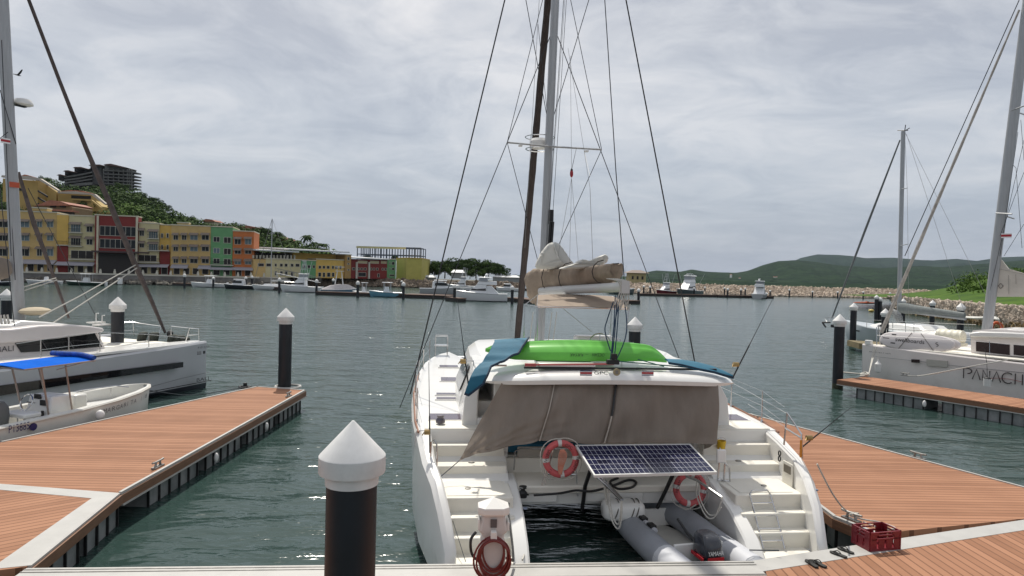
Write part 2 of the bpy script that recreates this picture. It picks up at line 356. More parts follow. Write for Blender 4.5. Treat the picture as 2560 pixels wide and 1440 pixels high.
# main walkway
wk = thing('floating_pontoon', 'wide walkway pontoon along the bottom with pale coping and boards', 'pontoon', (0, 0, 0), 0, 'floating pontoons')
ua = math.atan2(9.92 - 9.07, 3.617 + 6.36); ub = math.atan2(12.0 - 9.92, 9.16 - 3.617)
BM = board_mat('composite_boards_main', ua + math.pi / 2); BR = board_mat('composite_boards_right', ub + math.pi / 2 - 0.35)
def shf(p, d): return (p[0] + d * math.sin(ua), p[1] - d * math.cos(ua))
A0, A1, A2 = (-6.4, 9.067), (3.617, 9.92), (9.16, 12.0)
MB().prism([shf(A0, 0.52), shf(A1, 0.48), (4.0, 5.0), (-14, 5.0), (-13.5, 5.9)], DZ - 0.16, DZ).build('deck', BM, wk, smooth=False)
MB().prism([(3.66, 9.44), (3.75, 9.85), (6.3, 10.80), (9.16, 11.88), (15, 13.5), (18, 5), (4.02, 5.0)], DZ - 0.16, DZ + 0.001).build('deck', BR, wk, smooth=False)
MB().prism([A0, A1, shf(A1, 0.48), shf(A0, 0.52)], DZ - 0.2, DZ + 0.006).build('coping', COPE, wk, smooth=False)
MB().prism([(3.63, 9.925), (6.3, 10.93), (9.16, 12.0), (15, 13.6), (15.2, 13.25)] + poly_px([(2560, 1326), (2400, 1351), (2234, 1378), (1890, 1432)]), DZ - 0.2, DZ + 0.007).build('coping', COPE, wk, smooth=False)
mb = MB()
for o_, hh in ((0.05, 0.014), (0.13, 0.014), (0.44, 0.014)):
    mb.prism([shf(A0, o_), shf(A1, o_), shf(A1, o_ + 0.02), shf(A0, o_ + 0.02)], DZ + 0.008, DZ + hh)
mb.build('coping_rib', GALV, wk, smooth=False)
mb = MB(); inset_side(mb, A0, A1, 0.06, DZ - 0.5, DZ - 0.21, -1); mb.build('fascia', BLACK, wk, smooth=False)
# right finger
rf = thing('floating_pontoon', 'tapering brown boarded finger pontoon on the starboard side of the moored catamaran', 'pontoon', (0, 0, 0), 0, 'floating pontoons')
BB = board_mat('composite_boards_cross', R_(2))
MB().prism([(5.80, 11.9), (6.1, 11.15), (9.3, 12.1), (16.5, 13.6), (10.63, 13.96), (6.95, 21.9), (6.2, 22.6), (5.75, 22.4)], DZ - 0.16, DZ).build('deck', BB, rf, smooth=False)
mb = MB(); inset_side(mb, (10.66, 13.96), (6.99, 21.9), 0.06, DZ - 0.03, DZ + 0.022, 1); inset_side(mb, (5.74, 22.4), (5.74, 11.9), 0.06, DZ - 0.03, DZ + 0.022, 1); inset_side(mb, (5.74, 11.9), (6.1, 11.08), 0.06, DZ - 0.03, DZ + 0.022, 1); mb.build('edge_trim', COPE, rf, smooth=False)
mb = MB(); inset_side(mb, (5.72, 22.4), (5.72, 11.9), 0.07, DZ - 0.2, DZ - 0.032, 1); inset_side(mb, (5.72, 11.9), (6.1, 11.02), 0.07, DZ - 0.2, DZ - 0.032, 1); inset_side(mb, (10.7, 13.9), (7.0, 21.9), 0.07, DZ - 0.2, DZ - 0.032, 1); mb.build('fascia', FASC, rf, smooth=False)
floats(rf, (5.82, 22.0), (5.82, 12.0), 1, 4)
cleat(rf, (7.3, 20.1), R_(115)); cleat(rf, (9.72, 16.1), R_(115)); cleat(rf, (5.98, 11.75), R_(115))
# far right finger beside the named catamaran
fr_ = thing('floating_pontoon', 'narrow boarded finger pontoon in front of the white catamaran at right', 'pontoon', (0, 0, 0), 0, 'floating pontoons')
F0, F1 = Vector((13.94, 29.0)), Vector((21.2, 17.6)); ud = (F1 - F0).normalized(); nd = Vector((-ud.y, ud.x))
w_ = 2.2
q = [F0, F1, F1 + nd * w_, F0 + nd * w_]
BF = board_mat('composite_boards_far', math.atan2(ud.y, ud.x) + math.pi / 2)
MB().prism([tuple(p) for p in q], DZ - 0.16, DZ).build('deck', BF, fr_, smooth=False)
mb = MB(); inset_side(mb, F0 - nd * 0.02, F1 - nd * 0.02, 0.07, DZ - 0.19, DZ - 0.02, 1); inset_side(mb, F0 + nd * w_, F0, 0.07, DZ - 0.19, DZ - 0.02, 1); mb.build('fascia', FASC, fr_, smooth=False)
mb = MB(); inset_side(mb, F0 - nd * 0.035, F1 - nd * 0.035, 0.03, DZ - 0.225, DZ - 0.192, 1); mb.build('edge_trim', COPE, fr_, smooth=False)
floats(fr_, F0 + ud * 0.2, F1, 1, 4, gap=0.2)
mb = MB(); mb.ell((*(F0 + ud * 3.6 - nd * 0.06), 0.1), (0.07, 0.07, 0.13)); mb.build('fender', CAPW, fr_)
cl2 = at(2262, 940, z=DZ); cleat(fr_, (cl2.x, cl2.y), math.atan2(ud.y, ud.x))
# ------------------------------------------------------------------ piles
PR = 0.222
def pile_parts(t, h, r=PR):
    MB().lathe([(r, -4.5), (r, h)], n=28).build('shaft', PILE, t); MB().lathe([(r + 0.004, -0.6), (r + 0.006, -0.05), (r + 0.003, 0.10)], n=28).build('weed_band', mat('weed_and_barnacles', (0.07, 0.075, 0.04), 0.9, noise=0.7, scale=9), t)
    k = r / 0.222
    pr = [(0.232, 0), (0.236, 0.10), (0.288, 0.104), (0.292, 0.115), (0.292, 0.252), (0.286, 0.262), (0.012, 0.56), (0.0015, 0.562)]
    MB().lathe([(a * k, h - 0.02 + b * k) for a, b in pr], n=40).build('cap', CAPW, t, ang=25)
PG = 'black mooring piles with white cone caps'
def pile(p, tipz, label, r=PR):
    t = thing('mooring_pile', label, 'pile', (p[0], p[1], 0), 0, PG); pile_parts(t, tipz - 0.54 * r / 0.222, r); return t
# depth from cap width: px width 2*0.292
def pile_w(pxc, pytip, wpx, label):
    Y = 0.584 * FPX / wpx; p = at(pxc, pytip, Y=Y); return pile(p, p.z, label)
p0 = pile_w(883, 1052, 165, 'largest and nearest black pile with white cone cap, at the bottom of the picture')
pile_w(715, 770, 41.5, 'black pile with white cone cap standing at the tip of the left finger pontoon')
pile_w(295, 742, 38.8, 'black pile with white cone cap behind the foredeck of the grey catamaran at left')
pile_w(1588, 792, 38, 'black pile with white cone cap rising behind the green kayak')
p1 = pile_w(2100, 785, 32.5, 'black pile with white cone cap at the tip of the narrow pontoon at right')
pile_w(2135, 757, 19.5, 'black pile with white cone cap in front of the sloop bow')
pile_w(2192, 737, 11.5, 'left one of two close-set black piles beyond the sloop')
pile_w(2201, 742, 11.5, 'right one of two close-set black piles beyond the sloop')
pile_w(2214, 771, 22, 'black capped pile directly behind the leaning forestay and paddleboards at right')
pile_w(2259, 746, 13, 'black capped pile right of the sloop mast in front of the rocks')
pile_w(2332, 750, 15, 'black capped pile in front of the rocks behind the sloop boom')
pile_w(2403, 757, 20, 'black capped pile at the end of the sloop boom cover')
pile_w(17, 722, 30, 'black capped pile at the left edge behind the mast of the grey catamaran')
# ------------------------------------------------------------------ far piles: (px, py of tip, py waterline)
FPs = [(209, 677, 700), (422, 683, 708), (461, 684, 719), (533, 692, 718), (614, 691, 719), (630, 689, 716), (698, 694, 731), (741, 692, 705), (791, 698, 735), (825, 694, 712), (833, 696, 725), (894, 702, 742),
       (914, 699, 715), (925, 696, 712), (966, 702, 716), (1004, 701, 720), (1008, 705, 746), (1012, 698, 712), (1113, 705, 722), (1136, 710, 752), (1258, 703, 722), (1280, 714, 758),
       (1596, 721, 755), (1609, 713, 735), (1625, 714, 737), (1735, 718, 740), (1762, 716, 732), (1811, 718, 733), (1819, 720, 743), (1852, 721, 743), (1863, 719, 735), (1925, 725, 740), (1973, 722, 739), (2031, 727, 740), (2094, 728, 741), (2158, 728, 742), (2225, 731, 745)]
nm = ['quay', 'sportfishing boats', 'breakwater pontoon']
base = None; per = {}
ordn = ['first', 'second', 'third', 'fourth', 'fifth', 'sixth', 'seventh', 'eighth', 'ninth', 'tenth', 'eleventh', 'twelfth', 'thirteenth', 'fourteenth', 'fifteenth']
for px, pt, pw in FPs:
    g = 'before the coloured quay buildings' if px < 640 else 'before the low marina buildings' if px < 1020 else 'around the white motor yacht' if px < 1300 else 'before the rock breakwater'
    per[g] = per.get(g, 0) + 1
    w = at(px, pw, z=0); Y = min(w.y, 215); w = at(px, pw, Y=Y); tip = at(px, pt, Y=Y)
    h = tip.z
    lab = f'{ordn[per[g]-1]} far white-capped pile from the left {g}'
    if base is None:
        base = thing('far_mooring_pile', lab, 'pile', (w.x, w.y, 0), 0, 'far mooring piles with round white caps')
        MB().lathe([(0.24, -3), (0.24, 2.2)], n=10).build('shaft', PILE, base)
        MB().lathe([(0.3, 2.15), (0.36, 2.3), (0.36, 2.5), (0.2, 2.75), (0.01, 2.85)], n=10).build('cap', CAPW, base)
        base.scale = (1, 1, h / 2.85)
    else: dup(base, (w.x, w.y, 0), 0, lab, scale=(1, 1, h / 2.85))
# ------------------------------------------------------------------ the moored catamaran in the middle
CA = R_(6.5); CO = (2.05, 10.6, 0.0)
CT = Fr(CO, CA)
cat = thing('catamaran', 'white sailing catamaran seen from its stern, taupe cloth across the cockpit, brown sail bag', 'catamaran', CO, CA)
XO = [(-0.3, 3.02), (0, 3.12), (1.2, 3.42), (3, 3.60), (6, 3.72), (9, 3.66), (11.5, 3.45), (12.8, 3.1), (13.5, 2.72)]
XI = [(0, 1.78), (1.3, 1.78), (3, 1.8), (9, 1.95), (12, 2.2), (13.5, 2.62)]
SH = [(0, 0.35), (1.25, 1.42), (2.3, 1.70), (8, 1.74), (13.5, 1.86)]
HULLC = antifoul(mat('white_hull_gelcoat', (0.78, 0.77, 0.74), 0.25, noise=0.05, scale=1.5, coat=0.3), 0.0)
TEAK = mat('teak_rubbing_strake', (0.26, 0.12, 0.07), 0.5)
GREYP = mat('grey_nonslip_panel', (0.42, 0.42, 0.44), 0.7)
for s in (-1, 1):
    rings = []
    for y in [2.3, 3.5, 5, 7, 9, 11, 12.2, 13, 13.5]:
        xo, xi, zs = tab(XO, y), tab(XI, y), tab(SH, y); k = max(0.15, min(1, (13.9 - y) / 3)); mid = (xo + xi) / 2
        wl = lambda x: mid + (x - mid) * (0.55 + 0.33 * k)
        rings.append([(s * p[0], y, p[1]) for p in ((xo - 0.04, zs), (xo, zs - 0.06), (mid + (xo - mid) * 0.97, 0.75), (wl(xo), 0.0), (mid, -0.5), (wl(xi), 0.0), (mid + (xi - mid) * 0.97, 0.75), (xi, zs - 0.02), (xi + 0.05, zs))])
    mb = MB(); mb.loft(rings if s > 0 else [r[::-1] for r in rings])
    # stern quarter below the steps
    q = []
    for y in [-0.35, 0, 0.5, 1.25, 2.31]:
        xo, xi = tab(XO, y), tab(XI, y); mid = (xo + xi) / 2; zt = [0.1, 0.22, 0.5, 0.9, 1.4][[-0.35, 0, 0.5, 1.25, 2.31].index(y)]
        q.append([(s * p[0], y, p[1]) for p in ((xo - 0.1, zt), (xo - 0.12, 0.1), (mid + 0.4, -0.3), (mid, -0.45), (mid - 0.4, -0.3), (xi + 0.1, 0.1), (xi + 0.08, zt))])
    mb.loft(q if s > 0 else [r[::-1] for r in q])
    # outer stern wing, sloped and rounded
    rr = []
    for y, z0, z1, th in ((-0.46, -0.1, 0.20, 0.14), (-0.3, -0.1, 0.55, 0.2), (0.05, -0.1, 1.0, 0.22), (0.5, -0.1, 1.30, 0.23), (1.1, 0.0, 1.49, 0.25), (1.8, 0.1, 1.62, 0.28), (2.4, 0.1, 1.70, 0.3)):
        xo = tab(XO, y); rr.append([(s * p[0], y, p[1]) for p in ((xo, z0 + 0.1), (xo + 0.02, (z0 + z1) / 2), (xo - 0.03, z1 - 0.08), (xo - 0.1, z1), (xo - th + 0.04, z1), (xo - th, z1 - 0.04), (xo - th, z0 + 0.1))])
    mb.loft(rr if s < 0 else [r[::-1] for r in rr])
    # inner stern wing
    rr = []
    for y, z1 in ((-0.45, 0.2), (-0.1, 0.52), (0.5, 0.8), (1.35, 1.0), (1.9, 1.02)):
        xi = tab(XI, max(0, y)); rr.append([(s * p[0], y, p[1]) for p in ((xi - 0.06, -0.2), (xi - 0.06, z1 - 0.03), (xi - 0.03, z1), (xi + 0.16, z1), (xi + 0.19, z1 - 0.03), (xi + 0.19, -0.2))])
    mb.loft(rr if s > 0 else [r[::-1] for r in rr])
    h = mb.build('hull', HULLC, cat, ang=28)
    mb = MB()
    st = [(0.30, -0.32, 0.14), (0.54, 0.10, 0.38), (0.77, 0.34, 0.64), (1.0, 0.60, 1.68), (1.22, 1.64, 2.1), (1.48, 2.06, 2.36), (1.73, 2.32, 3.0)]
    for i, (z, ya, yb) in enumerate(st):
        mb.bb(s * (tab(XI, max(ya, 0)) + 0.1), s * (tab(XO, ya) - 0.18), ya, yb, z - 0.30, z)
    mb.build('stern_steps', WHITE2, cat, bevel=0.02)
    mb = MB()
    for z, y0, y1, a, b in ((1.004, 0.7, 1.5, 2.0, 2.95),):
        mb.bb(s * a, s * b, y0, y1, z - 0.002, z + 0.004)
    mb.build('locker_lid', WHITE2, cat, bevel=0.003)
    mb = MB(); mb.tube([(s * (tab(XO, y) - 0.06), y, tab(SH, y) + 0.012) for y in (2.2, 3, 4, 5, 6, 7, 8, 9)], 0.022, 5); mb.build('rubbing_strip', TEAK, cat)
    # round fittings on the wings
    MB().lathe([(0.05, 0), (0.05, 0.02), (0.02, 0.025)], (s * 2.6, 1.05, 1.0), 12).build('drain_fitting', GALV, cat); MB().lathe([(0.06, 0), (0.05, 0.015)], (s * 2.5, 1.86, 1.22), 12).build('drain_fitting', GALV, cat)
    # deck hatches
    for (y, x, w, l) in ((3.35, 2.95, 0.62, 0.55), (5.3, 2.85, 0.55, 0.22), (5.85, 2.85, 0.55, 0.22), (8.0, 2.75, 0.5, 0.6), (10.2, 2.75, 0.55, 0.4)):
        z = tab(SH, y)
        mb = MB(); mb.k = 0; mb.box((s * x, y, z + 0.01), (w + 0.08, l + 0.08, 0.03)); mb.k = 1; mb.box((s * x, y, z + 0.026), (w, l, 0.012))
        hh = mb.build('deck_hatch', [WHITE, mat('tinted_hatch_acrylic', (0.10, 0.075, 0.10), 0.15)], cat)
    # stanchions and lifelines
    ys = [3.0, 4.6, 6.2, 8.0, 9.8, 11.6]
    for y in ys:
        x = s * (tab(XO, y) - 0.09); z = tab(SH, y)
        MB().tube([(x, y, z), (x, y, z + 0.66)], 0.013, 6).lathe([(0.03, 0), (0.02, 0.05)], (x, y, z), 8).build('stanchion', STEEL, cat)
    for dz in (0.64, 0.34):
        MB().tube([(s * (tab(XO, y) - 0.09), y, tab(SH, y) + dz) for y in [1.9] + ys + [12.9]], 0.0045, 4).build('lifeline', STEEL, cat)
    # bow seat
    mb = MB()
    for dx, dy in ((-0.2, -0.1), (0.2, -0.1), (-0.2, 0.3), (0.2, 0.3)): mb.tube([(s * 2.95 + dx, 12.6 + dy, 1.8), (s * 2.95 + dx, 12.6 + dy, 2.5)], 0.014, 5)
    mb.tube([(s * 2.95 - 0.2, 12.5, 2.5), (s * 2.95 - 0.2, 12.9, 2.5), (s * 2.95 + 0.2, 12.9, 2.5), (s * 2.95 + 0.2, 12.5, 2.5)], 0.014, 5, closed=True)
    mb.box((s * 2.95, 12.68, 2.18), (0.46, 0.4, 0.03)); mb.build('bow_seat', STEEL, cat)
# bridge deck, crossbeam platform
mb = MB()
mb.bb(-1.9, 1.9, 2.2, 10.4, 0.72, 1.2); mb.bb(-1.9, 1.9, 4.9, 10.4, 1.2, 1.70)
mb.build('bridge_deck', WHITE2, cat, smooth=False)
mb = MB(); mb.bb(-1.74, 1.76, 1.36, 2.6, 0.80, 0.94); mb.build('aft_platform', WHITE2, cat, bevel=0.03)
mb = MB()
mb.bb(-1.72, 1.74, 1.52, 1.75, 0.56, 0.796)
for x0, x1 in ((-1.72, -1.0), (-0.5, 0.55), (0.95, 1.74)): mb.bb(x0, x1, 1.44, 1.50, 0.62, 0.795)
mb.build('crossbeam', WHITE, cat, bevel=0.02)
mb = MB(); mb.bb(-2.0, 2.1, 2.35, 2.75, 0.95, 1.22); mb.bb(-1.9, 2.0, 2.8, 2.95, 1.2, 1.5); mb.build('cockpit_coaming', WHITE2, cat, bevel=0.03)
MB().bb(-1.9, 1.9, 2.75, 4.9, 1.2, 1.215).build('cockpit_floor', WHITE2, cat, smooth=False)
# saloon coachroof
rings = []
for y, hw, hb, zt in ((4.3, 2.30, 2.66, 2.86), (5.2, 2.34, 2.70, 2.92), (7, 2.3, 2.66, 2.93), (8.6, 2.1, 2.5, 2.82), (9.8, 1.75, 2.3, 2.45), (10.7, 1.4, 2.1, 1.95)):
    zb = 1.70
    rings.append([(-hb, y, zb), (-hb + 0.03, y, zb + 0.25), (-hw - 0.05, y, zt - 0.18), (-hw + 0.12, y, zt - 0.05), (-hw * 0.5, y, zt), (hw * 0.5, y, zt), (hw - 0.12, y, zt - 0.05), (hw + 0.05, y, zt - 0.18), (hb - 0.03, y, zb + 0.25), (hb, y, zb)])
mb = MB(); mb.loft([r[::-1] for r in rings]); mb.build('coachroof', WHITE, cat, ang=30)
MB().bb(-1.9, 1.9, 4.22, 4.285, 1.22, 2.7).build('dark_interior_plane', DARKG, cat, smooth=False)  # dark plane put in to stand for the shaded interior under the hardtop
for s in (-1, 1):
    mb = MB(); mb.loft([[(s * (2.665 - 0.01), y, 2.02), (s * (2.42 + 0.02), y, 2.58), (s * (2.40 + 0.02), y, 2.58), (s * 2.64, y, 2.02)] for y in (4.6, 5.5, 6.6)])
    mb.build('side_window', DARKG, cat)
# side bulwarks of the cockpit with recessed steps
for s in (-1, 1):
    mb = MB()
    mb.loft([[(s * a, y, z) for a, y, z in ((2.66, 2.62, 1.7), (2.62, 2.66, 2.25), (2.42, 2.8, 2.66), (2.40, 4.4, 2.7), (2.66, 4.4, 1.7))], [(s * a, y, z) for a, y, z in ((2.36, 2.62, 1.7), (2.36, 2.66, 2.25), (2.30, 2.8, 2.66), (2.30, 4.4, 2.7), (2.36, 4.4, 1.7))]])
    mb.bb(s * 1.86, s * 2.06, 2.62, 4.4, 1.2, 2.62); mb.bb(s * 2.06, s * 2.36, 2.62, 2.9, 1.6, 1.86); mb.bb(s * 2.06, s * 2.36, 3.0, 4.4, 1.6, 2.12); mb.bb(s * 1.9, s * 2.4, 2.55, 4.4, 2.58, 2.66)
    mb.build('saloon_corner', WHITE, cat, bevel=0.02)
# hardtop over the cockpit
def hard(u, v):
    x = lerp(-2.38, 2.42, u); sag_ = 1 - (2 * u - 1) ** 2
    yf = 1.62 - 0.10 * sag_; k = abs(2 * u - 1) ** 6
    return Vector((x, lerp(yf + 0.35 * k, 4.9, v), 2.80 + 0.06 * sag_ + 0.05 * min(1, v * 3) - 0.10 * k))
rings = []
nx = 28
for i in range(nx + 1):
    u = i / nx; a = hard(u, 0); k = abs(2 * u - 1) ** 8; th = 0.22 * (1 - 0.75 * k)
    m0 = hard(u, 0.12); b = hard(u, 1)
    rings.append([(a.x, a.y + 0.10, a.z - th + 0.04), (a.x, a.y + 0.02, a.z - th * 0.75), (a.x, a.y, a.z - th * 0.4), (a.x, a.y + 0.05, a.z - 0.03), (a.x, a.y + 0.16, a.z + 0.012), (a.x, m0.y + 0.1, m0.z + 0.02), (b.x, b.y, b.z + 0.02), (b.x, b.y, b.z - 0.12)])
MB().loft(rings).build('hardtop', WHITE, cat, ang=40)
# flags, letters, round emblem on the aft edge of the hardtop
def htp(px, py): 
    p = CT.L(px, py, y=1.50); return p
RED = mat('flag_red', (0.42, 0.02, 0.03), 0.5); NAVY = mat('flag_navy', (0.012, 0.02, 0.09), 0.5); WHT = mat('flag_white', (0.8, 0.8, 0.8), 0.5)
for px in (1465, 1619):
    c = htp(px, 932); mb = MB()
    for k, dz, hh in ((1, 0.035, 0.016), (2, 0.019, 0.012), (0, -0.002, 0.034), (2, -0.026, 0.012), (1, -0.041, 0.016)):
        mb.k = k; mb.box((c.x, 1.495, c.z + dz), (0.215, 0.012, hh))
    mb.build('flag_sticker', [RED, NAVY, WHT], cat, smooth=False)
c = htp(1484, 936); mb = MB().text('GPC', (c.x, 1.492, c.z), (1, 0, 0), (0, 0, 1), 0.062, width=0.25); mb.build('lettering', BLACK, cat, smooth=False)
c = htp(1541, 930); mb = MB(); mb.k = 0; mb.tube([(c.x, 1.49, c.z), (c.x, 1.47, c.z)], 0.065, 18); mb.k = 1; mb.box((c.x, 1.468, c.z), (0.05, 0.008, 0.06)); mb.build('round_emblem', [mat('gold_emblem', (0.35, 0.30, 0.18), 0.5), GALV], cat)
# grab rails on the hardtop
mb = MB(); a = CT.L(1160, 915, y=2.7); mb.tube([a, a + Vector((0, 0, 0.1)), a + Vector((0.18, 0, 0.1)), a + Vector((0.18, 0, 0))], 0.012, 5); mb.build('grab_rail', STEEL, cat); mb = MB()
a = CT.L(1250, 918, y=1.9); mb.tube([a + Vector((-0.1, 0, 0.03)), a + Vector((0.12, 0, 0.03))], 0.018, 6); mb.build('grab_rail', STEEL, cat)
# mast and rigging (local coordinates of the boat)
MBx = CT.L(1350, 860, y=6.2); MX = MBx.x; MT = CT.L(1388, 0, y=5.9)
mdir = (MT - Vector((MX, 6.2, MBx.z))); mdir /= mdir.z
def mz(z): p = Vector((MX, 6.2, MBx.z)) + mdir * (z - MBx.z); return p
mb = MB(); rings = []
for z in (2.7, 10, 18.5):
    p = mz(z); rings.append([(p.x + 0.098 * math.cos(a), p.y + 0.15 * math.sin(a), z) for a in [k * math.pi / 8 for k in range(16)]])
mb.loft(rings); mb.build('mast', ALU, cat, ang=50)
def spr(name, la, ra, zref):
    mb = MB(); mb.tube([la, (la + ra) / 2 + Vector((0, 0.1, 0)), ra], 0.022, 6); return mb.build(name, ALU, cat)
SLp = CT.L(1268, 356, y=5.7); SRp = CT.L(1504, 374, y=5.7); spr('spreader', SLp, SRp, 0)
S2L = SLp + Vector((0.0, 0, 5.0)); S2R = SRp + Vector((0.0, 0, 5.0)); spr('spreader', S2L, S2R, 0)
CHL = CT.L(1026, 985, z=1.72); CHR = Vector((-CHL.x - 0.15, CHL.y - 0.3, 1.72))
mtop = mz(18.2); hound = mz(CT.L(1388, 70, y=6.0).z)
def wire(a, b, r=0.009, m=WIRE, name='stay'): return MB().tube([a, b], r, 5).build(name, m, cat)
la = CT.L(1262, 0, y=6.0); dl = (la - CHL); topL = CHL + dl * ((18.2 - CHL.z) / dl.z)
ra = CT.L(1565, 0, y=6.0); r1 = CT.L(1732, 880, y=6.3); dr = ra - r1; topR = r1 + dr * ((18.2 - r1.z) / dr.z); CHR = r1 - dr * ((r1.z - 1.74) / dr.z)
wire(CHL, topL, 0.017, BLACK, 'shroud'); wire(CHR, topR, 0.017, BLACK, 'shroud')
for a, b in ((CT.L(1104, 760, y=6.2) * 1.0, hound),): 
    dd = (hound - SLp).normalized(); wire(SLp - dd * 6.6, hound, 0.010, WIRE, 'shroud')
e2 = CHR + Vector((-0.1, 0.4, 0)); wire(e2, hound, 0.010, WIRE, 'shroud')
up2 = mz(12.6)
wire(SLp, up2, 0.008); wire(SRp, up2, 0.008); low = mz(CT.L(1340, 700, y=6).z)
wire(SLp, low, 0.008); wire(SRp, low, 0.008)
mid = mz(CT.L(1370, 325, y=6).z); wire(mid, S2L, 0.009); wire(mid, S2R, 0.009); wire(S2L, mtop, 0.008); wire(S2R, mtop, 0.008)
for pa, pb, ya, yb, r in (((1348, 0), (1312, 620), 5.9, 6.0, .005), ((1416, 0), (1378, 600), 5.7, 5.9, .006), ((1409, 0), (1371, 560), 5.8, 5.9, .007), ((1412, 0), (1368, 620), 5.8, 5.9, .005), ((1420, 120), (1475, 470), 5.0, 4.2, .004), ((1426, 140), (1429, 425), 5, 5, .004), ((1429, 445), (1395, 640), 5, 5, .004), ((1429, 445), (1424, 655), 5, 4.6, .004), ((1429, 445), (1446, 655), 5, 4.4, .004), ((1475, 470), (1482, 650), 4.2, 3.8, .005), ((1441, 370), (1429, 425), 5.7, 5, .006), ((1512, 0), (1540, 430), 3.5, 2.6, .010), ((1540, 430), (1560, 690), 2.6, 2.3, .010), ((1345, 60), (1375, 350), 5.9, 6.0, .006), ((1460, 375), (1475, 440), 5.7, 4.5, .004)):
    wire(CT.L(*pa, y=ya), CT.L(*pb, y=yb), r, GALV if r < .006 else WIRE, 'halyard')
# block on halyard
c = CT.L(1429, 434, y=5); mb = MB(); mb.k = 0; mb.ell(c, (0.04, 0.03, 0.09), 8, 6); mb.k = 1; mb.ell((c.x, c.y, c.z + 0.07), (0.03, 0.02, 0.05), 8, 5); mb.build('halyard_block', [mat('red_block', (0.35, 0.02, 0.03), 0.5), BLACK], cat)
# furled headsail
jb = Vector((MX - 0.05, 12.4, 1.9)); jt0 = CT.L(1370, 0, y=7.2); jb1 = CT.L(1292, 860, y=11.6); dd = jt0 - jb1; jt = jb1 + dd * ((17.0 - jb1.z) / dd.z); jb = jb1 - dd * ((jb1.z - 1.9) / dd.z)
mb = MB(); pts = [jb.lerp(jt, k / 40) for k in range(41)]
mb.tube(pts, [0.05 + 0.055 * min(1, k / 2) * (1 - 0.35 * k / 40) + 0.006 * math.sin(k * 2.2) for k in range(41)], 8); mb.build('furled_headsail', mat('dark_brown_sail_strip', (0.055, 0.042, 0.038), 0.8, noise=0.3, scale=5), cat)
mb = MB(); mb.tube([(-2.7, 12.6, 1.75), (2.7, 12.6, 1.75)], 0.08, 8); mb.build('bow_crossbeam', ALU, cat)
MB().sheet(lambda u, v: (lerp(-2.3, 2.3, u), lerp(10.5, 12.5, v), 1.62), 4, 4, 0.02, (0, 0, 1)).build('trampoline', BLACK, cat)
# radar
c = mz(SLp.z + 0.12); c = Vector((c.x - 0.17, c.y + 0.35, c.z)); mb = MB(); mb.lathe([(0.2, -0.1), (0.25, -0.04), (0.25, 0.06), (0.2, 0.13), (0.02, 0.16)], c, 16); rd = mb.build('radar_dome', WHITE, cat)
mb = MB(); mb.tube([(c.x + 0.36 * math.cos(a), c.y + 0.36 * math.sin(a), c.z + 0.17) for a in [k * math.pi / 12 for k in range(24)]], 0.012, 5, closed=True); mb.tube([(c.x + 0.34 * math.cos(a), c.y + 0.34 * math.sin(a), c.z - 0.12) for a in [k * math.pi / 12 for k in range(24)]], 0.014, 5, closed=True)
for a in (0.3, 2.2, 3.9, 5.5): mb.tube([(c.x + 0.36 * math.cos(a), c.y + 0.36 * math.sin(a), c.z + 0.17), (c.x + 0.34 * math.cos(a), c.y + 0.34 * math.sin(a), c.z - 0.12)], 0.01, 4)
mb.build('radar_guard', STEEL, cat)
mb = MB()
for px, py in ((1301, 361), (1466, 375)): p = CT.L(px, py, y=5.7); mb.box(p - Vector((0, 0, 0.03)), (0.09, 0.12, 0.03))
mb.build('spreader_light', WHITE, cat)
# boom and sail bag
BE = CT.L(1560, 720, y=2.35); B0 = CT.L(1352, 728, y=5.9)
mb = MB(); rings = []
for t in (0, 1):
    p = B0.lerp(BE, t); rings.append([(p.x + 0.075 * math.cos(a), p.y, p.z + 0.095 * math.sin(a) + (0.02 if t else 0)) for a in [k * math.pi / 6 for k in range(12)]])
mb.loft(rings); p = BE; mb.box((p.x, p.y - 0.05, p.z + 0.02), (0.15, 0.12, 0.24)); mb.build('boom', mat('boom_grey_white', (0.55, 0.55, 0.54), 0.4), cat)
PB = [CT.L(px, py, y=y) for px, py, y in ((1330, 702, 6.6), (1352, 697, 6.2), (1385, 695, 5.7), (1425, 693, 4.9), (1465, 688, 4.1), (1505, 680, 3.4), (1542, 675, 2.8))]
HB = [0.31, 0.38, 0.35, 0.30, 0.26, 0.215, 0.19]; WB = [0.2, 0.27, 0.30, 0.27, 0.25, 0.22, 0.15]
def bagring(i, k):
    p = PB[i]; r = []
    for j in range(22):
        a = -math.pi * 0.5 + 2 * math.pi * j / 22; zz = math.sin(a); w = 1 + 0.07 * math.sin(j * 2.4 + i * 1.7)
        z = zz * HB[i] * w * (0.9 if zz > 0 else 1.2)
        if i < 3 and zz < 0: z *= (1.45, 1.4, 1.2)[i]
        ww = 0.62 + 0.38 * min(1, (zz + 1) / 1.3); z = min(z, HB[i] * 0.62 + 0.02 * math.sin(j * 3 + i))
        r.append((p.x + math.cos(a) * WB[i] * w * ww, p.y + 0.05 * math.sin(j * 1.3), p.z + z))
    return r
rg = []
for i in range(len(PB)): rg.append(bagring(i, 0))
fine = []
for i in range(len(rg) - 1):
    for k in range(5):
        t = k / 5; w = 1 + 0.045 * math.sin((i * 5 + k) * 2.1) + 0.02 * math.sin((i * 5 + k) * 5.3)
        c_ = PB[i].lerp(PB[i + 1], t)
        fine.append([tuple(c_ + (Vector(a).lerp(Vector(b), t) - c_) * w) for a, b in zip(rg[i], rg[i + 1])])
fine.append(rg[-1])
MB().loft(fine).build('sail_bag', BROWNC, cat, ang=80)
mb = MB(); mb.tube([p + Vector((-0.02, -0.2, h * 0.66)) for p, h in zip(PB, HB)], 0.012, 5)
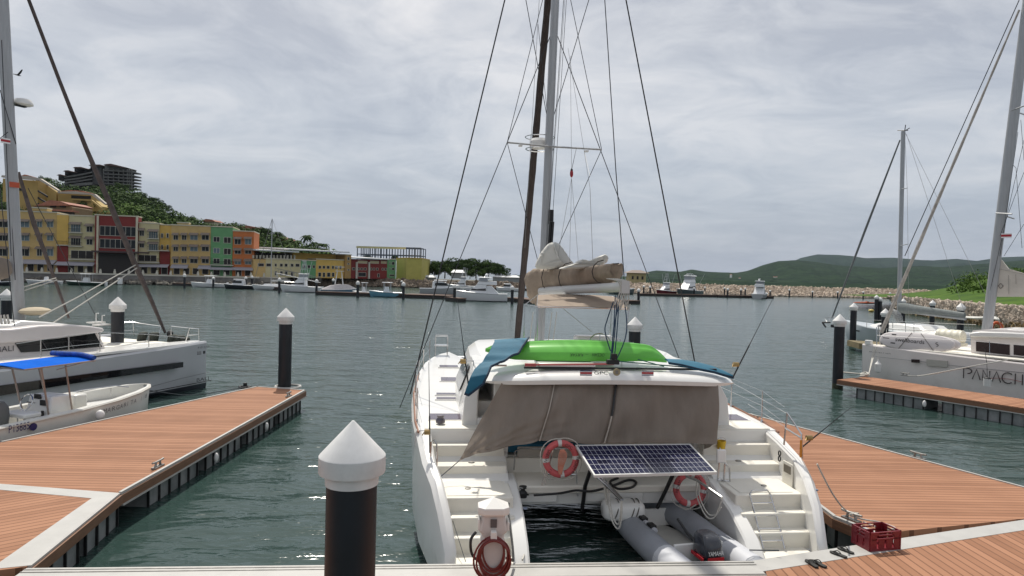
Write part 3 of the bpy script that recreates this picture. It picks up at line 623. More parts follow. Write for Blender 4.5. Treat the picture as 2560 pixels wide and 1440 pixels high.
for i in (2, 3, 5): mb.tube([PB[i] + Vector((WB[i] * 1.05 * math.cos(a) * -1, -0.1, HB[i] * 1.12 * math.sin(a))) for a in [k * math.pi / 6 for k in range(-3, 4)]], 0.012, 4)
mb.build('bag_strap', mat('dark_canvas_edge', (0.05, 0.04, 0.035), 0.8), cat)
# loose white sail on top
for pts_, y_, th_, mm in (([(1344, 672), (1350, 640), (1357, 628), (1371, 611), (1385, 606), (1393, 628), (1403, 652), (1416, 668)], 5.15, 0.3, SAILW), ([(1376, 640), (1382, 610), (1396, 606), (1413, 626), (1426, 646), (1438, 666), (1405, 668)], 5.45, 0.3, mat('greyed_sailcloth', (0.55, 0.55, 0.52), 0.8, bump=0.3, bscale=5)), ([(1400, 672), (1436, 660), (1446, 653), (1460, 648), (1478, 651), (1500, 642), (1519, 636), (1524, 650), (1506, 664), (1460, 672)], 3.75, 0.3, SAILW)):
    q = [CT.L(px, py, y=y_) for px, py in pts_]; c_ = sum(q, Vector()) / len(q); q = catm(q, 4, True); rr = []
    for k, dy in ((0.72, 0.0), (0.93, 0.03), (1.0, th_ * .4), (0.95, th_ * .8), (0.75, th_)): rr.append([c_ + (p - c_) * (k + 0.02 * math.sin(i_ * 1.9 + dy * 20)) + Vector((0, dy + 0.02 * math.sin(i_ * 2.7), 0)) for i_, p in enumerate(q)])
    MB().loft(rr).build('folded_mainsail', mm, cat, ang=70)
# mast foot gear + boom fittings
mb = MB()
for dx in (0.16, 0.22): mb.tube([mz(4.6) + Vector((dx - 0.1, -0.2, 0)), mz(5.9) + Vector((dx - 0.06, -0.18, 0))], 0.03, 6)
mb.box(mz(6.05) + Vector((0.12, -0.1, 0)), (0.1, 0.1, 0.28)); mb.build('gooseneck', BLACK, cat)
# outhaul ropes at the boom end
mb = MB()
for k in range(6):
    a = BE + Vector((-0.14 + 0.04 * k, -0.08, 0.12)); b = BE + Vector((-0.10 + 0.035 * k, -0.1, -0.05)); c = BE + Vector((-0.2 + 0.05 * k, -0.1, -0.32 - 0.05 * (k % 3)))
    mb.tube([a + Vector((-0.2, 0.1, 0.05)), a, b, c, c + Vector((0.05, 0, 0.12))], 0.011, 5, smooth=4)
mb.build('outhaul_rope', ROPEW, cat)
# mainsheet tackle
mb = MB(); foot = CT.L(1532, 905, y=1.75)
for k, (dx, tx) in enumerate(((-0.05, -0.16), (-0.02, -0.12), (0.02, -0.08), (0.05, 0.0), (0.0, -0.05))):
    mb.tube([foot + Vector((dx, 0, 0)), foot.lerp(BE, 0.4) + Vector((dx * 1.5 + (0.1 if k == 3 else -0.02 * k), 0, 0)), BE + Vector((tx, 0.02, -0.15))], 0.011, 5, smooth=5)
mb.tube([foot + Vector((-0.05, 0, 0.2)), foot + Vector((-0.16, 0, 0.55)), foot + Vector((-0.13, 0, 0.75)), foot + Vector((-0.02, 0, 1.1))], 0.011, 5, smooth=6)
mb.build('mainsheet', mat('navy_rope', (0.02, 0.05, 0.09), 0.8), cat)
mb = MB(); mb.box(foot, (0.22, 0.1, 0.08)); mb.box(foot + Vector((0.02, 0, 0.1)), (0.1, 0.06, 0.1)); mb.build('traveller_block', BLACK, cat)
mb = MB(); a = CT.L(1310, 912, y=1.95); b = CT.L(1790, 925, y=1.95); mb.box(((a.x + b.x) / 2, 1.95, (a.z + b.z) / 2 - 0.02), (b.x - a.x, 0.06, 0.035)); mb.build('traveller_track', BLACK, cat)
# bimini over the helm
def bim(u, v):
    nl, nr = (1343, 767), (1572, 773); fl, frr = (1345, 737), (1532, 741)
    a = CT.L(lerp(nl[0], nr[0], u), lerp(nl[1], nr[1], u), y=3.0); b = CT.L(lerp(fl[0], frr[0], u), lerp(fl[1], frr[1], u), y=4.6)
    p = a.lerp(b, v); p.z += 0.05 * math.sin(math.pi * v) + 0.03 * math.sin(math.pi * u); return p
MB().sheet(bim, 16, 8, 0.012, (0, 0, -1)).build('bimini', mat('tan_canvas', (0.42, 0.34, 0.27), 0.85, noise=0.06, transl=0.3), cat)
q0 = bim(0, 0); q1 = bim(1, 0); q2 = bim(0, 1); q3 = bim(1, 1); lf = CT.L(1312, 762, y=4.0)
mb = MB(); mb.tube([q0, q1], 0.014, 6); mb.tube([q2, q3], 0.014, 6); mb.tube([q0, q2], 0.012, 6); mb.tube([q1, q3], 0.012, 6); mb.tube([q0, lf, q2], 0.012, 6)
for p, dx in ((q0, -0.02), (q1, -0.12), (q2, 0.02), (q3, -0.06), (lf, 0.0)): mb.tube([p, (p.x + dx, p.y, 2.9)], 0.013, 6)
mb.build('bimini_frame', STEEL, cat)
mb = MB()
for px in (1333, 1345, 1380, 1392): p = CT.L(px, 780, y=5.6); mb.tube([p, (p.x - 0.05, 5.8, 2.9)], 0.009, 5)
mb.tube([CT.L(1408, 772, y=3.5), CT.L(1480, 830, y=4)], 0.006, 4)
mb.build('control_line', ROPEW, cat)
# helm
hc = CT.L(1495, 858, y=4.0); mb = MB(); mb.box((hc.x - 0.05, 4.15, hc.z - 0.25), (0.85, 0.4, 0.8)); mb.build('helm_console', WHITE, cat, bevel=0.05)
mb = MB(); mb.tube([(hc.x + 0.24 * math.cos(a), 3.85, hc.z + 0.22 * math.sin(a)) for a in [k * math.pi / 12 for k in range(24)]], 0.014, 6, closed=True)
for k in range(3): a = math.pi / 2 + k * 2.094; mb.tube([(hc.x, 3.85, hc.z), (hc.x + 0.24 * math.cos(a), 3.85, hc.z + 0.22 * math.sin(a))], 0.010, 5)
mb.build('steering_wheel', STEEL, cat)
# pushpit and seat frames near the stern
def tubes(name, paths, r=0.014, m=STEEL):
    mb = MB()
    for p in paths: mb.tube([CT.L(a, b, y=y) for a, b, y in p], r, 6)
    return mb.build(name, m, cat)
tubes('stern_rail', [[(1960, 1112, 1.3), (1968, 1032, 1.3), (2004, 1086, 0.85), (2006, 1146, 0.85)], [(1963, 1070, 1.3), (2003, 1095, 0.85)]], 0.016)
tubes('lifeline', [[(1968, 1034, 1.3), (1870, 978, 3.2), (1790, 935, 5.6)], [(1965, 1068, 1.3), (1870, 1010, 3.2)]], 0.005)
tubes('stern_rail', [[(1076, 1165, 1.2), (1078, 1105, 1.2), (1086, 1100, 1.2), (1092, 1112, 1.2), (1092, 1200, 1.2)]], 0.014)
tubes('seat_frame', [[(1355, 1240, 1.45), (1372, 1170, 1.45), (1385, 1110, 1.45), (1430, 1110, 1.45), (1440, 1170, 1.45), (1444, 1240, 1.45)], [(1349, 1238, 1.4), (1366, 1170, 1.4)], [(1370, 1185, 1.45), (1441, 1187, 1.45)]])
tubes('seat_frame', [[(1792, 1230, 1.4), (1798, 1160, 1.4), (1800, 1120, 1.4)], [(1808, 1238, 1.3), (1812, 1160, 1.3)], [(1826, 1237, 1.3), (1824, 1170, 1.3), (1812, 1158, 1.3)], [(1794, 1200, 1.35), (1826, 1204, 1.3)]], 0.016)
c = CT.L(1803, 1140, y=1.35); mb = MB(); mb.box(c, (0.17, 0.06, 0.24)); mb.build('seat_back', WHITE, cat, bevel=0.02)
# boarding ladder on the starboard steps
tubes('boarding_ladder', [[(1908, 1372, -0.05), (1888, 1290, 0.35), (1874, 1236, 0.62), (1880, 1227, 0.62), (1918, 1226, 0.62), (1926, 1236, 0.62), (1942, 1290, 0.35), (1962, 1372, -0.05)], [(1880, 1258, 0.5), (1930, 1257, 0.5)], [(1888, 1289, 0.35), (1940, 1288, 0.35)], [(1896, 1322, 0.18), (1950, 1321, 0.18)], [(1903, 1352, 0.05), (1958, 1351, 0.05)]], 0.015)
# grab handles and lights on the wings
tubes('grab_handle', [[(1844, 1300, 0.72), (1850, 1296, 0.7), (1864, 1335, 0.25), (1866, 1342, 0.25)]], 0.02); tubes('grab_handle', [[(1311, 1320, 0.35), (1310, 1318, 0.3), (1304, 1362, 0.0)]], 0.02)
mb = MB()
for px, py, y in ((1313, 1272, 0.7), (2040, 1226, 0.5)):
    p = CT.L(px, py, y=y - 0.12); mb.lathe([(0.04, 0), (0.03, 0.02)], p, 12)
mb.build('stern_light', mat('blue_grey_lens', (0.15, 0.18, 0.25), 0.3), cat)
# locker panel on the inner side of the starboard wing
p = CT.L(1970, 1162, y=1.15); mb = MB(); xs = p.x
mb.k = 0; mb.box((xs, 1.15, 1.18), (0.02, 0.34, 0.42)); mb.k = 1; mb.box((xs - 0.012, 1.15, 1.27), (0.012, 0.24, 0.14)); mb.build('side_locker', [WHITE2, mat('brown_recess', (0.16, 0.14, 0.11), 0.7)], cat, bevel=0.006)
mb = MB()
p = CT.L(1950, 1140, y=1.5)
for dz in (0.05, -0.05): mb.tube([(p.x - 0.01, 1.5 + 0.04 * math.cos(a), p.z + dz + 0.045 * math.sin(a)) for a in [k * math.pi / 6 for k in range(12)]], 0.012, 5, closed=True)
mb.build('wall_shackle', BLACK, cat)
# winch / deck fitting ahead of the port steps
p = CT.L(1101, 1056, z=1.76); mb = MB(); mb.lathe([(0.09, 0), (0.09, 0.05), (0.06, 0.09), (0.075, 0.14), (0.02, 0.15)], p, 14); mb.build('deck_winch', mat('grey_winch', (0.12, 0.11, 0.13), 0.35, 0.5), cat)
# davits with falls
tubes('davit', [[(1455, 1276, 1.4), (1463, 1215, 1.25), (1476, 1176, 0.95)]], 0.035, BLACK)
tubes('davit', [[(1643, 1270, 1.4), (1665, 1225, 1.25), (1690, 1170, 0.9)]], 0.035, BLACK)
tubes('panel_arm', [[(1496, 1186, 0.95), (1520, 1210, 0.7), (1556, 1250, 0.25)], [(1490, 1190, 0.95), (1515, 1212, 0.7), (1553, 1250, 0.25)]], 0.022)
tubes('panel_arm', [[(1715, 1190, 0.95), (1745, 1202, 0.8), (1805, 1244, 0.3)]], 0.026)
def fall(name, pts, r=0.012, m=ROPEW):
    mb = MB()
    for path in pts: mb.tube([CT.L(a, b, y=y) for a, b, y in path], r, 5, smooth=5)
    return mb.build(name, m, cat)
fall('davit_rope', [[(1512, 1196, 0.8), (1517, 1240, 0.7), (1530, 1300, 0.4), (1545, 1322, 0.3), (1553, 1300, 0.25), (1555, 1252, 0.25)], [(1520, 1204, 0.7), (1524, 1250, 0.6), (1535, 1298, 0.4), (1546, 1310, 0.3), (1552, 1280, 0.25), (1553, 1256, 0.25)], [(1510, 1192, 0.8), (1512, 1230, 0.7), (1518, 1262, 0.6)]], 0.013)
fall('davit_rope', [[(1742, 1200, 0.8), (1742, 1240, 0.75), (1765, 1290, 0.5), (1785, 1294, 0.4), (1797, 1270, 0.35), (1805, 1248, 0.3)], [(1748, 1206, 0.8), (1750, 1245, 0.7), (1770, 1284, 0.5), (1790, 1286, 0.4), (1803, 1268, 0.32)], [(1698, 1262, 1.2), (1715, 1274, 1.1), (1740, 1262, 1.0)]], 0.012)
# ------------------------------------------------------------------ things carried on the boat
def cthing(name, label, cat_, c=(0, 0, 0), group=None):      # thing whose parts use the boat's own coordinates
    w = CT.W(c); return thing(name, label, cat_, w, CA, group)
def shift(mb, c): mb.v = [(a[0] - c[0], a[1] - c[1], a[2] - c[2]) for a in mb.v]; return mb
# cloth across the cockpit
BT = [(1148, 1152), (1180, 1138), (1215, 1130), (1255, 1122), (1300, 1112), (1345, 1103), (1382, 1100), (1430, 1105), (1480, 1111), (1530, 1109), (1560, 1110), (1600, 1105), (1650, 1109), (1700, 1106), (1750, 1110), (1792, 1109)]
TTp = [(1255, 950), (1300, 948), (1390, 945), (1541, 943), (1700, 946), (1795, 955)]
def cloth(u, v):
    pxt = lerp(1258, 1795, u); top = CT.L(pxt, tab(TTp, pxt), y=1.74)
    ub = u ** 0.9; pxb = lerp(1148, 1792, ub); bot = CT.L(pxb, tab(BT, pxb), y=1.42)
    p = top.lerp(bot, v)
    fold = 0.022 * math.sin(u * 60 + 4 * v) * (0.25 + v) * (1 if u < .35 else .5) + 0.03 * math.sin(u * 34 + 2) * math.exp(-((v - 1) / 0.25) ** 2) + 0.06 * math.sin(u * 17 + 1.5 * v) * math.sin(math.pi * min(1, v * 1.1))
    seam = 0.05 * math.exp(-((u - 0.245 - 0.03 * v) / 0.012) ** 2) + 0.06 * math.exp(-((u - 0.53) / 0.01) ** 2)
    rad = 0.025 * math.sin(22 * math.atan2(u + 0.03, 1.06 - v)) * max(0, 1 - u * 2.2) * v
    bil = -0.10 * math.sin(math.pi * v) * math.sin(math.pi * min(1, max(0, u)))
    p.y += fold + bil + seam + rad; return p
mb = MB(); mb.sheet(cloth, 130, 40)
def ret(u, v):
    a = cloth(1, v); return Vector((a.x + 0.02 * math.sin(u * 9 + v * 3) + 0.05 * u, a.y + u * 0.75 + 0.03, lerp(a.z, a.z - 0.32, u * v)))
o0 = len(mb.v); mb.sheet(ret, 8, 20)
cl = mb.build('sunshade_cloth', TAUPE, None, ang=80); cl.location = CO; cl.rotation_euler = (0, 0, CA)
tag(cl, 'large taupe cloth stretched across the cockpit from the hardtop edge of the middle catamaran', 'sunshade')
mb = MB(); mb.tube([cloth(0.245 + 0.03 * k / 10, k / 10) + Vector((0, -0.03, 0)) for k in range(11)], 0.012, 4)
mb.build('seam', mat('pale_seam', (0.42, 0.38, 0.33), 0.8), cl)
mb = MB(); mb.k = 0
pts = [cloth(0.53, k / 14) + Vector((0, -0.05, 0)) for k in range(15)]
mb.tube(pts[1:9], 0.022, 4); mb.k = 1; mb.tube(pts[8:], 0.016, 4); mb.build('centre_slit', [BLACK, mat('pale_seam', (0.4, 0.38, 0.35))], cl)
mb = MB(); mb.tube([CT.L(1148, 1152, y=1.42), CT.L(1092, 1200, y=1.2)], 0.008, 5); mb.tube([CT.L(1100, 1200, y=1.2), CT.L(1164, 1404, y=-0.4)], 0.006, 4); mb.build('corner_line', ROPED, cl)
# cockpit cushions, table
mb = MB(); a = CT.L(1290, 1148, y=2.5)
mb.bb(a.x - 0.2, a.x + 1.5, 2.35, 2.75, 1.26, 1.42); mb.bb(a.x - 0.32, a.x + 0.2, 2.5, 2.9, 1.3, 1.62)
cu_ = mb.build('seat_cushion', mat('teal_blue_fabric', (0.015, 0.13, 0.22), 0.8, noise=0.2), None, bevel=0.05); cu_.location = CO; cu_.rotation_euler = (0, 0, CA); tag(cu_, 'teal blue cockpit cushions showing below the taupe cloth', 'cushion')
mb = MB(); a = CT.L(1293, 1130, y=2.3); b = CT.L(1400, 1130, y=2.3)
mb.bb(a.x, b.x + 0.5, 2.28, 2.33, a.z - 0.14, a.z + 0.1)
tb = mb.build('bench_back', mat('grey_beige_canvas', (0.42, 0.39, 0.34), 0.8), cat, bevel=0.03)
mb = MB(); mb.tube([CT.L(1285, 1175, y=2.2), CT.L(1288, 1128, y=2.2), CT.L(1300, 1122, y=2.2), CT.L(1440, 1122, y=2.2)], 0.012, 5); mb.tube([CT.L(1257, 1165, y=2.2), CT.L(1257, 1128, y=2.2)], 0.05, 10); mb.build('bench_frame', STEEL, cat)
# solar panel
PT = [CT.L(1438, 1113, y=1.15), CT.L(1725, 1110, y=1.15), CT.L(1793, 1181, y=0.30), CT.L(1485, 1189, y=0.30)]
c0 = sum(PT, Vector()) / 4
sp = cthing('solar_panel', 'dark blue gridded solar panel tilted on steel arms over the stern between two orange rings', 'solar panel', c0)
def pq(u, v, dz=0): p = PT[0].lerp(PT[1], u).lerp(PT[3].lerp(PT[2], u), v) - c0; p.z += dz; return p
mb = MB(); mb.k = 0; mb.add([pq(0.012, .02), pq(.988, .02), pq(.988, .98), pq(0.012, .98)], [(3, 2, 1, 0)])
mb.k = 1; wl_ = 0.0012
for k in range(1, 24):
    u = 0.015 + 0.97 * k / 24; w = wl_ * (2.2 if k == 12 else 1)
    mb.add([pq(u - w, .03, .002), pq(u + w, .03, .002), pq(u + w, .97, .002), pq(u - w, .97, .002)], [(3, 2, 1, 0)])
for k in range(1, 6):
    v = 0.03 + 0.94 * k / 6; w = 0.0032
    mb.add([pq(.015, v - w, .003), pq(.985, v - w, .003), pq(.985, v + w, .003), pq(.015, v + w, .003)], [(3, 2, 1, 0)])
mb.build('cells', [mat('solar_cell_blue', (0.008, 0.011, 0.045), 0.14, spec=0.6), mat('cell_grid', (0.55, 0.56, 0.58), 0.4)], sp, smooth=False)
mb = MB()
def rim(a, b, c, d): mb.add([pq(*a, .006), pq(*b, .006), pq(*c, .006), pq(*d, .006), pq(*a, -.035), pq(*b, -.035), pq(*c, -.035), pq(*d, -.035)], [(3, 2, 1, 0), (4, 5, 6, 7), (0, 1, 5, 4), (1, 2, 6, 5), (2, 3, 7, 6), (3, 0, 4, 7)])
rim((0, 0), (1, 0), (1, .028), (0, .028)); rim((0, .972), (1, .972), (1, 1), (0, 1)); rim((0, .028), (.014, .028), (.014, .972), (0, .972)); rim((.986, .028), (1, .028), (1, .972), (.986, .972)); rim((.497, .028), (.503, .028), (.503, .972), (.497, .972))
mb.build('frame', mat('anodised_frame', (0.62, 0.62, 0.60), 0.4, 0.2), sp, smooth=False)
mb = MB(); mb.add([pq(0.012, .02, -.01), pq(.988, .02, -.01), pq(.988, .98, -.01), pq(0.012, .98, -.01)], [(0, 1, 2, 3)]); mb.build('backing_sheet', WHITE, sp, smooth=False)
# life rings
ORG = mat('faded_red_ring', (0.55, 0.10, 0.105), 0.6, noise=0.25, scale=6)
def ring(px, py, y, R, lab, rot):
    c = CT.L(px, py, y=y); t = cthing('life_ring', lab, 'life ring', c, 'faded red life rings')
    mb = MB(); mb.tube([(R * math.cos(a), 0.03 * math.sin(a), R * math.sin(a)) for a in [k * math.pi / 18 for k in range(36)]], 0.057, 10, closed=True); mb.build('ring_body', ORG, t)
    for k in range(4):
        a0 = rot + k * math.pi / 2; mb = MB(); mb.tube([(R * math.cos(a), 0.03 * math.sin(a), R * math.sin(a)) for a in (a0 - 0.12, a0, a0 + 0.12)], 0.060, 10); mb.build('reflective_band', mat('grey_reflective_tape', (0.55, 0.55, 0.53), 0.5), t)
    pts = []
    for k in range(33):
        a = rot + k * 2 * math.pi / 32; d = 0.02 + 0.035 * abs(math.sin((a - rot) * 2)); pts.append(((R + 0.066 + d) * math.cos(a), -0.02, (R + 0.066 + d) * math.sin(a)))
    MB().tube(pts, 0.008, 5).build('grab_line', ROPEW, t)
    for txt, a in (('GPC', math.radians(62)), ('NORM SJ', math.radians(-22)), ('GPC', math.radians(235)), ('NORM', math.radians(165))):
        o = Vector((R * math.cos(a), -0.066, R * math.sin(a))); ux = Vector((math.sin(a), 0, -math.cos(a))); uy = Vector((math.cos(a), 0, math.sin(a)))
        MB().text(txt, o - uy * 0.03, ux, uy, 0.055, align='CENTER', off=0.004).build('lettering', BLACK, t, smooth=False)
    return t
r1_ = ring(1402, 1147, 1.12, 0.262, 'faded red life ring left of the solar panel with a coiled pink rope inside', R_(95))
ring(1725, 1222, 1.12, 0.25, 'faded red life ring hanging below the right end of the solar panel', R_(80))
mb = MB(); c = CT.L(1402, 1147, y=1.02)
for k in range(7):
    x = -0.06 + 0.02 * k; mb.tube([(x * 0.4 + .02, 0, 0.16), (x * 1.1 + .03, -0.02, 0.06), (x * 0.7, 0, -0.15), (x * 0.3, 0.0, -0.27 + 0.02 * (k % 3)), (x * 0.7 + 0.01, 0, -0.12)], 0.0075, 5, smooth=4)
cr = mb.build('coiled_rope', mat('salmon_rope', (0.55, 0.22, 0.15), 0.85), None); cr.location = CT.W(c); cr.rotation_euler = (0, 0, CA); tag(cr, 'salmon pink rope coil hanging inside the left life ring', 'rope')
# kayak
KG = mat('lime_green_plastic', (0.13, 0.50, 0.06), 0.35, noise=0.08, scale=2)
kc = CT.L(1440, 880, y=2.55)
ky = cthing('kayak', 'bright green kayak lying upside down on the hardtop of the middle catamaran', 'kayak', kc)
KL = (CT.L(1667, 890, y=2.55).x - CT.L(1213, 890, y=2.55).x); x0k = CT.L(1213, 890, y=2.55).x - kc.x
rings = []
for i in range(33):
    u = i / 32; w = 0.36 * (max(0.0, math.sin(math.pi * u)) ** 0.55) + 0.012; h = 0.10 + 0.26 * (max(0.0, math.sin(math.pi * (u * 0.9 + 0.03))) ** 0.45)
    rk = 0.10 * (1 - u) ** 3 ; zc_ = -0.13 + (0.12 * max(0, 0.14 - u) / 0.14) - 0.05 * max(0, u - 0.9) / 0.1
    if u > 0.88: h *= 1 - ((u - 0.88) / 0.12) ** 2 * 0.72
    if u < 0.12: h *= 1 - ((0.12 - u) / 0.12) ** 2 * 0.72
    prof = ((-1.0, 0.0), (-1.02, 0.18), (-0.95, 0.45), (-0.72, 0.70), (-0.60, 0.76), (-0.50, 0.80), (-0.30, 0.98), (-0.14, 1.0), (-0.06, 0.90), (0.06, 0.90), (0.14, 1.0), (0.30, 0.98), (0.50, 0.80), (0.60, 0.76), (0.72, 0.70), (0.95, 0.45), (1.02, 0.18), (1.0, 0.0), (0.5, -0.06), (-0.5, -0.06))
    rings.append([(x0k + KL * u, a * w, zc_ + b * h) for a, b in prof])
MB().loft([r for r in rings]).build('hull', KG, ky, ang=24)
a = CT.L(1492, 890, y=2.25) - kc
def ktext(s_, px, wdt, hh):
    p = CT.L(px, 884, y=2.20) - kc; MB().text(s_, (p.x, p.y - 0.03, p.z), (-1, 0, 0.0), (0, -0.42, -0.9), hh, width=wdt, slant=0.3, off=0.006).build('lettering', BLACK, ky, smooth=False)
ktext('OCEAN', 1511, 0.24, 0.06); ktext('KAYAK', 1458, 0.26, 0.06); ktext('~', 1472, 0.08, 0.04)
# blue mats
BLU = mat('blue_foam_mat', (0.012, 0.125, 0.205), 0.75, noise=0.12, scale=5, bump=0.1, bscale=20); BLE = mat('dark_mat_edge', (0.008, 0.03, 0.06), 0.7)
RW = [((1236, 851, 2.75), (1322, 846, 2.75)), ((1236, 856, 2.42), (1318, 852, 2.42)), ((1222, 882, 2.08), (1296, 884, 2.05)), ((1206, 905, 1.9), (1262, 902, 1.86)), ((1186, 925, 1.72), (1228, 918, 1.68)), ((1175, 946, 1.56), (1220, 938, 1.54)), ((1168, 966, 1.5), (1208, 962, 1.5)), ((1161, 986, 1.48), (1172, 990, 1.48))]
def mat1(u, v):
    i = v * (len(RW) - 1); k = min(int(i), len(RW) - 2); t = i - k
    A = CT.L(*RW[k][0][:2], y=RW[k][0][2]).lerp(CT.L(*RW[k + 1][0][:2], y=RW[k + 1][0][2]), t); B = CT.L(*RW[k][1][:2], y=RW[k][1][2]).lerp(CT.L(*RW[k + 1][1][:2], y=RW[k + 1][1][2]), t)
    p = A.lerp(B, u); p.z += 0.015 + 0.012 * math.sin(v * 40) * (1 if 0.2 < v < 0.5 else 0); return p
mb = MB(); mb.k = 0; mb.sheet(mat1, 12, 42, 0.03, (0, 0.3, -0.9)); mb.k = 1
mb.tube([mat1(1, k / 42) for k in range(43)], 0.022, 5); mb.tube([mat1(0, 1), mat1(0.5, 1), mat1(1, 1)], 0.022, 5)
m1 = mb.build('foam_mat', [BLU, BLE], None); m1.location = CO; m1.rotation_euler = (0, 0, CA); tag(m1, 'long blue foam mat draped over the left end of the green kayak', 'mat', 'blue foam mats')
RW2 = [((1662, 897, 2.3), (1672, 907, 1.95)), ((1700, 898, 2.3), (1705, 912, 1.9)), ((1740, 904, 2.25), (1745, 922, 1.85)), ((1780, 914, 2.2), (1786, 930, 1.85)), ((1808, 926, 2.1), (1812, 938, 1.85)), ((1832, 940, 1.95), (1834, 944, 1.9))]
def mat2(u, v):
    i = v * (len(RW2) - 1); k = min(int(i), len(RW2) - 2); t = i - k
    A = CT.L(*RW2[k][0][:2], y=RW2[k][0][2]).lerp(CT.L(*RW2[k + 1][0][:2], y=RW2[k + 1][0][2]), t); B = CT.L(*RW2[k][1][:2], y=RW2[k][1][2]).lerp(CT.L(*RW2[k + 1][1][:2], y=RW2[k + 1][1][2]), t)
    p = A.lerp(B, u); p.z += 0.03 * math.sin(math.pi * u); return p
mb = MB(); mb.k = 0; mb.sheet(mat2, 6, 24, 0.03, (0, 0, -1)); mb.k = 1; mb.tube([mat2(1, k / 20) for k in range(21)], 0.018, 5)
m2 = mb.build('foam_mat', [BLU, BLE], None); m2.location = CO; m2.rotation_euler = (0, 0, CA); tag(m2, 'blue foam mat lying on the roof right of the green kayak tip', 'mat', 'blue foam mats')
# paddles and rolled poles under the kayak
mb = MB()
a = CT.L(1312, 912, y=1.85); b = CT.L(1535, 910, y=1.85); mb.tube([a, b], 0.018, 6); mb.box(a + Vector((0.1, 0, 0)), (0.2, 0.05, 0.05))
pd = mb.build('boat_hook', mat('faded_red_pole', (0.40, 0.08, 0.08), 0.5), None); pd.location = CO; pd.rotation_euler = (0, 0, CA); tag(pd, 'faded red pole lying along the aft roof edge below the kayak', 'pole')
mb = MB(); mb.tube([CT.L(1545, 903, y=2.1), CT.L(1760, 922, y=1.95)], 0.012, 5); mb.tube([CT.L(1590, 897, y=2.3), CT.L(1660, 916, y=2.0)], 0.01, 5)
pd = mb.build('fishing_pole', mat('dark_green_pole', (0.02, 0.12, 0.08), 0.4), None); pd.location = CO; pd.rotation_euler = (0, 0, CA); tag(pd, 'thin dark green poles lying on the roof right of the mainsheet', 'pole')
mb = MB(); a = CT.L(1342, 908, y=2.15); b = CT.L(1482, 903, y=2.15); mb.box(((a.x + b.x) / 2, 2.15, a.z), (b.x - a.x, 0.5, 0.06)); pd = mb.build('white_board', WHITE, None, bevel=0.02); pd.location = CO; pd.rotation_euler = (0, 0, CA); tag(pd, 'white flat board on the roof beneath the green kayak', 'board')
# fishing rods
def rod(base, reel, tip, yb, yt, lab, r=0.014):
    a = CT.L(*base, y=yb); m = CT.L(*reel, y=lerp(yb, yt, 0.2)); b = CT.L(*tip, y=yt)
    t = cthing('fishing_rod', lab, 'fishing rod', a, 'fishing rods standing on the middle catamaran'); a0 = a.copy()
    mid = a.lerp(b, 0.4)
    MB().tube([a - a0, mid - a0], [r, r * 0.9], 6).build('handle', BLACK, t); MB().tube([mid - a0, b - a0], [r * 0.6, 0.004], 5).build('blank', WIRE, t)
    mb = MB(); rr = m - a0; mb.tube([rr + Vector((-0.07, -0.02, 0)), rr + Vector((0.03, -0.02, 0))], 0.045, 10); mb.tube([rr + Vector((-0.07, -0.02, 0)), rr + Vector((-0.1, -0.06, -0.04))], 0.01, 5); mb.build('reel', mat('gold_reel', (0.35, 0.24, 0.10), 0.3, 0.8), t)
    return t
rod((1171, 962), (1160, 903), (1144, 752), 2.0, 2.4, 'thin black fishing rod rising left of the blue mat')
rod((1833, 942), (1841, 911), (1931, 749), 1.7, 2.2, 'black fishing rod with gold reel at the right tip of the hardtop')
rod((2000, 1122), (2024, 1094), (2128, 1018), 0.9, 0.6, 'black fishing rod with gold reel leaning out over the starboard quarter')
rod((1075, 1132), (1071, 1080), (1072, 905), 1.2, 1.4, 'upright fishing rod at the port quarter beside the lifelines')
mb = MB(); a = CT.L(2003, 1100, y=0.85); mb.tube([a, a + Vector((0, 0, -0.3))], 0.02, 6); gl = mb.build('orange_lanyard', mat('orange_cord', (0.6, 0.22, 0.02), 0.7), cat)
# life raft canister
c = CT.L(1557, 1274, y=1.18); lr = cthing('life_raft_canister', 'white ribbed life raft canister strapped under the stern platform above the dinghy', 'life raft', c)
mb = MB(); rings = []
for u, k in ((-0.36, 0.62), (-0.33, 0.85), (-0.27, 1.0), (-0.1, 1.03), (0.1, 1.03), (0.27, 1.0), (0.33, 0.85), (0.36, 0.62)):
    rings.append([(u, 0.2 * k * math.copysign(abs(math.cos(a)) ** 0.6, math.cos(a)), 0.165 * k * math.copysign(abs(math.sin(a)) ** 0.7, math.sin(a))) for a in [j * math.pi / 10 for j in range(20)]])
mb.loft(rings); mb.build('canister', WHITE, lr, ang=50)
for x in (-0.16, 0.12, 0.2):
    MB().tube([(x + 0.06 * math.sin(a), 0.215 * math.cos(a), 0.18 * math.sin(a)) for a in [j * math.pi / 9 for j in range(18)]], 0.010, 4, closed=True).build('strap', mat('grey_strap', (0.12, 0.11, 0.10), 0.8), lr)
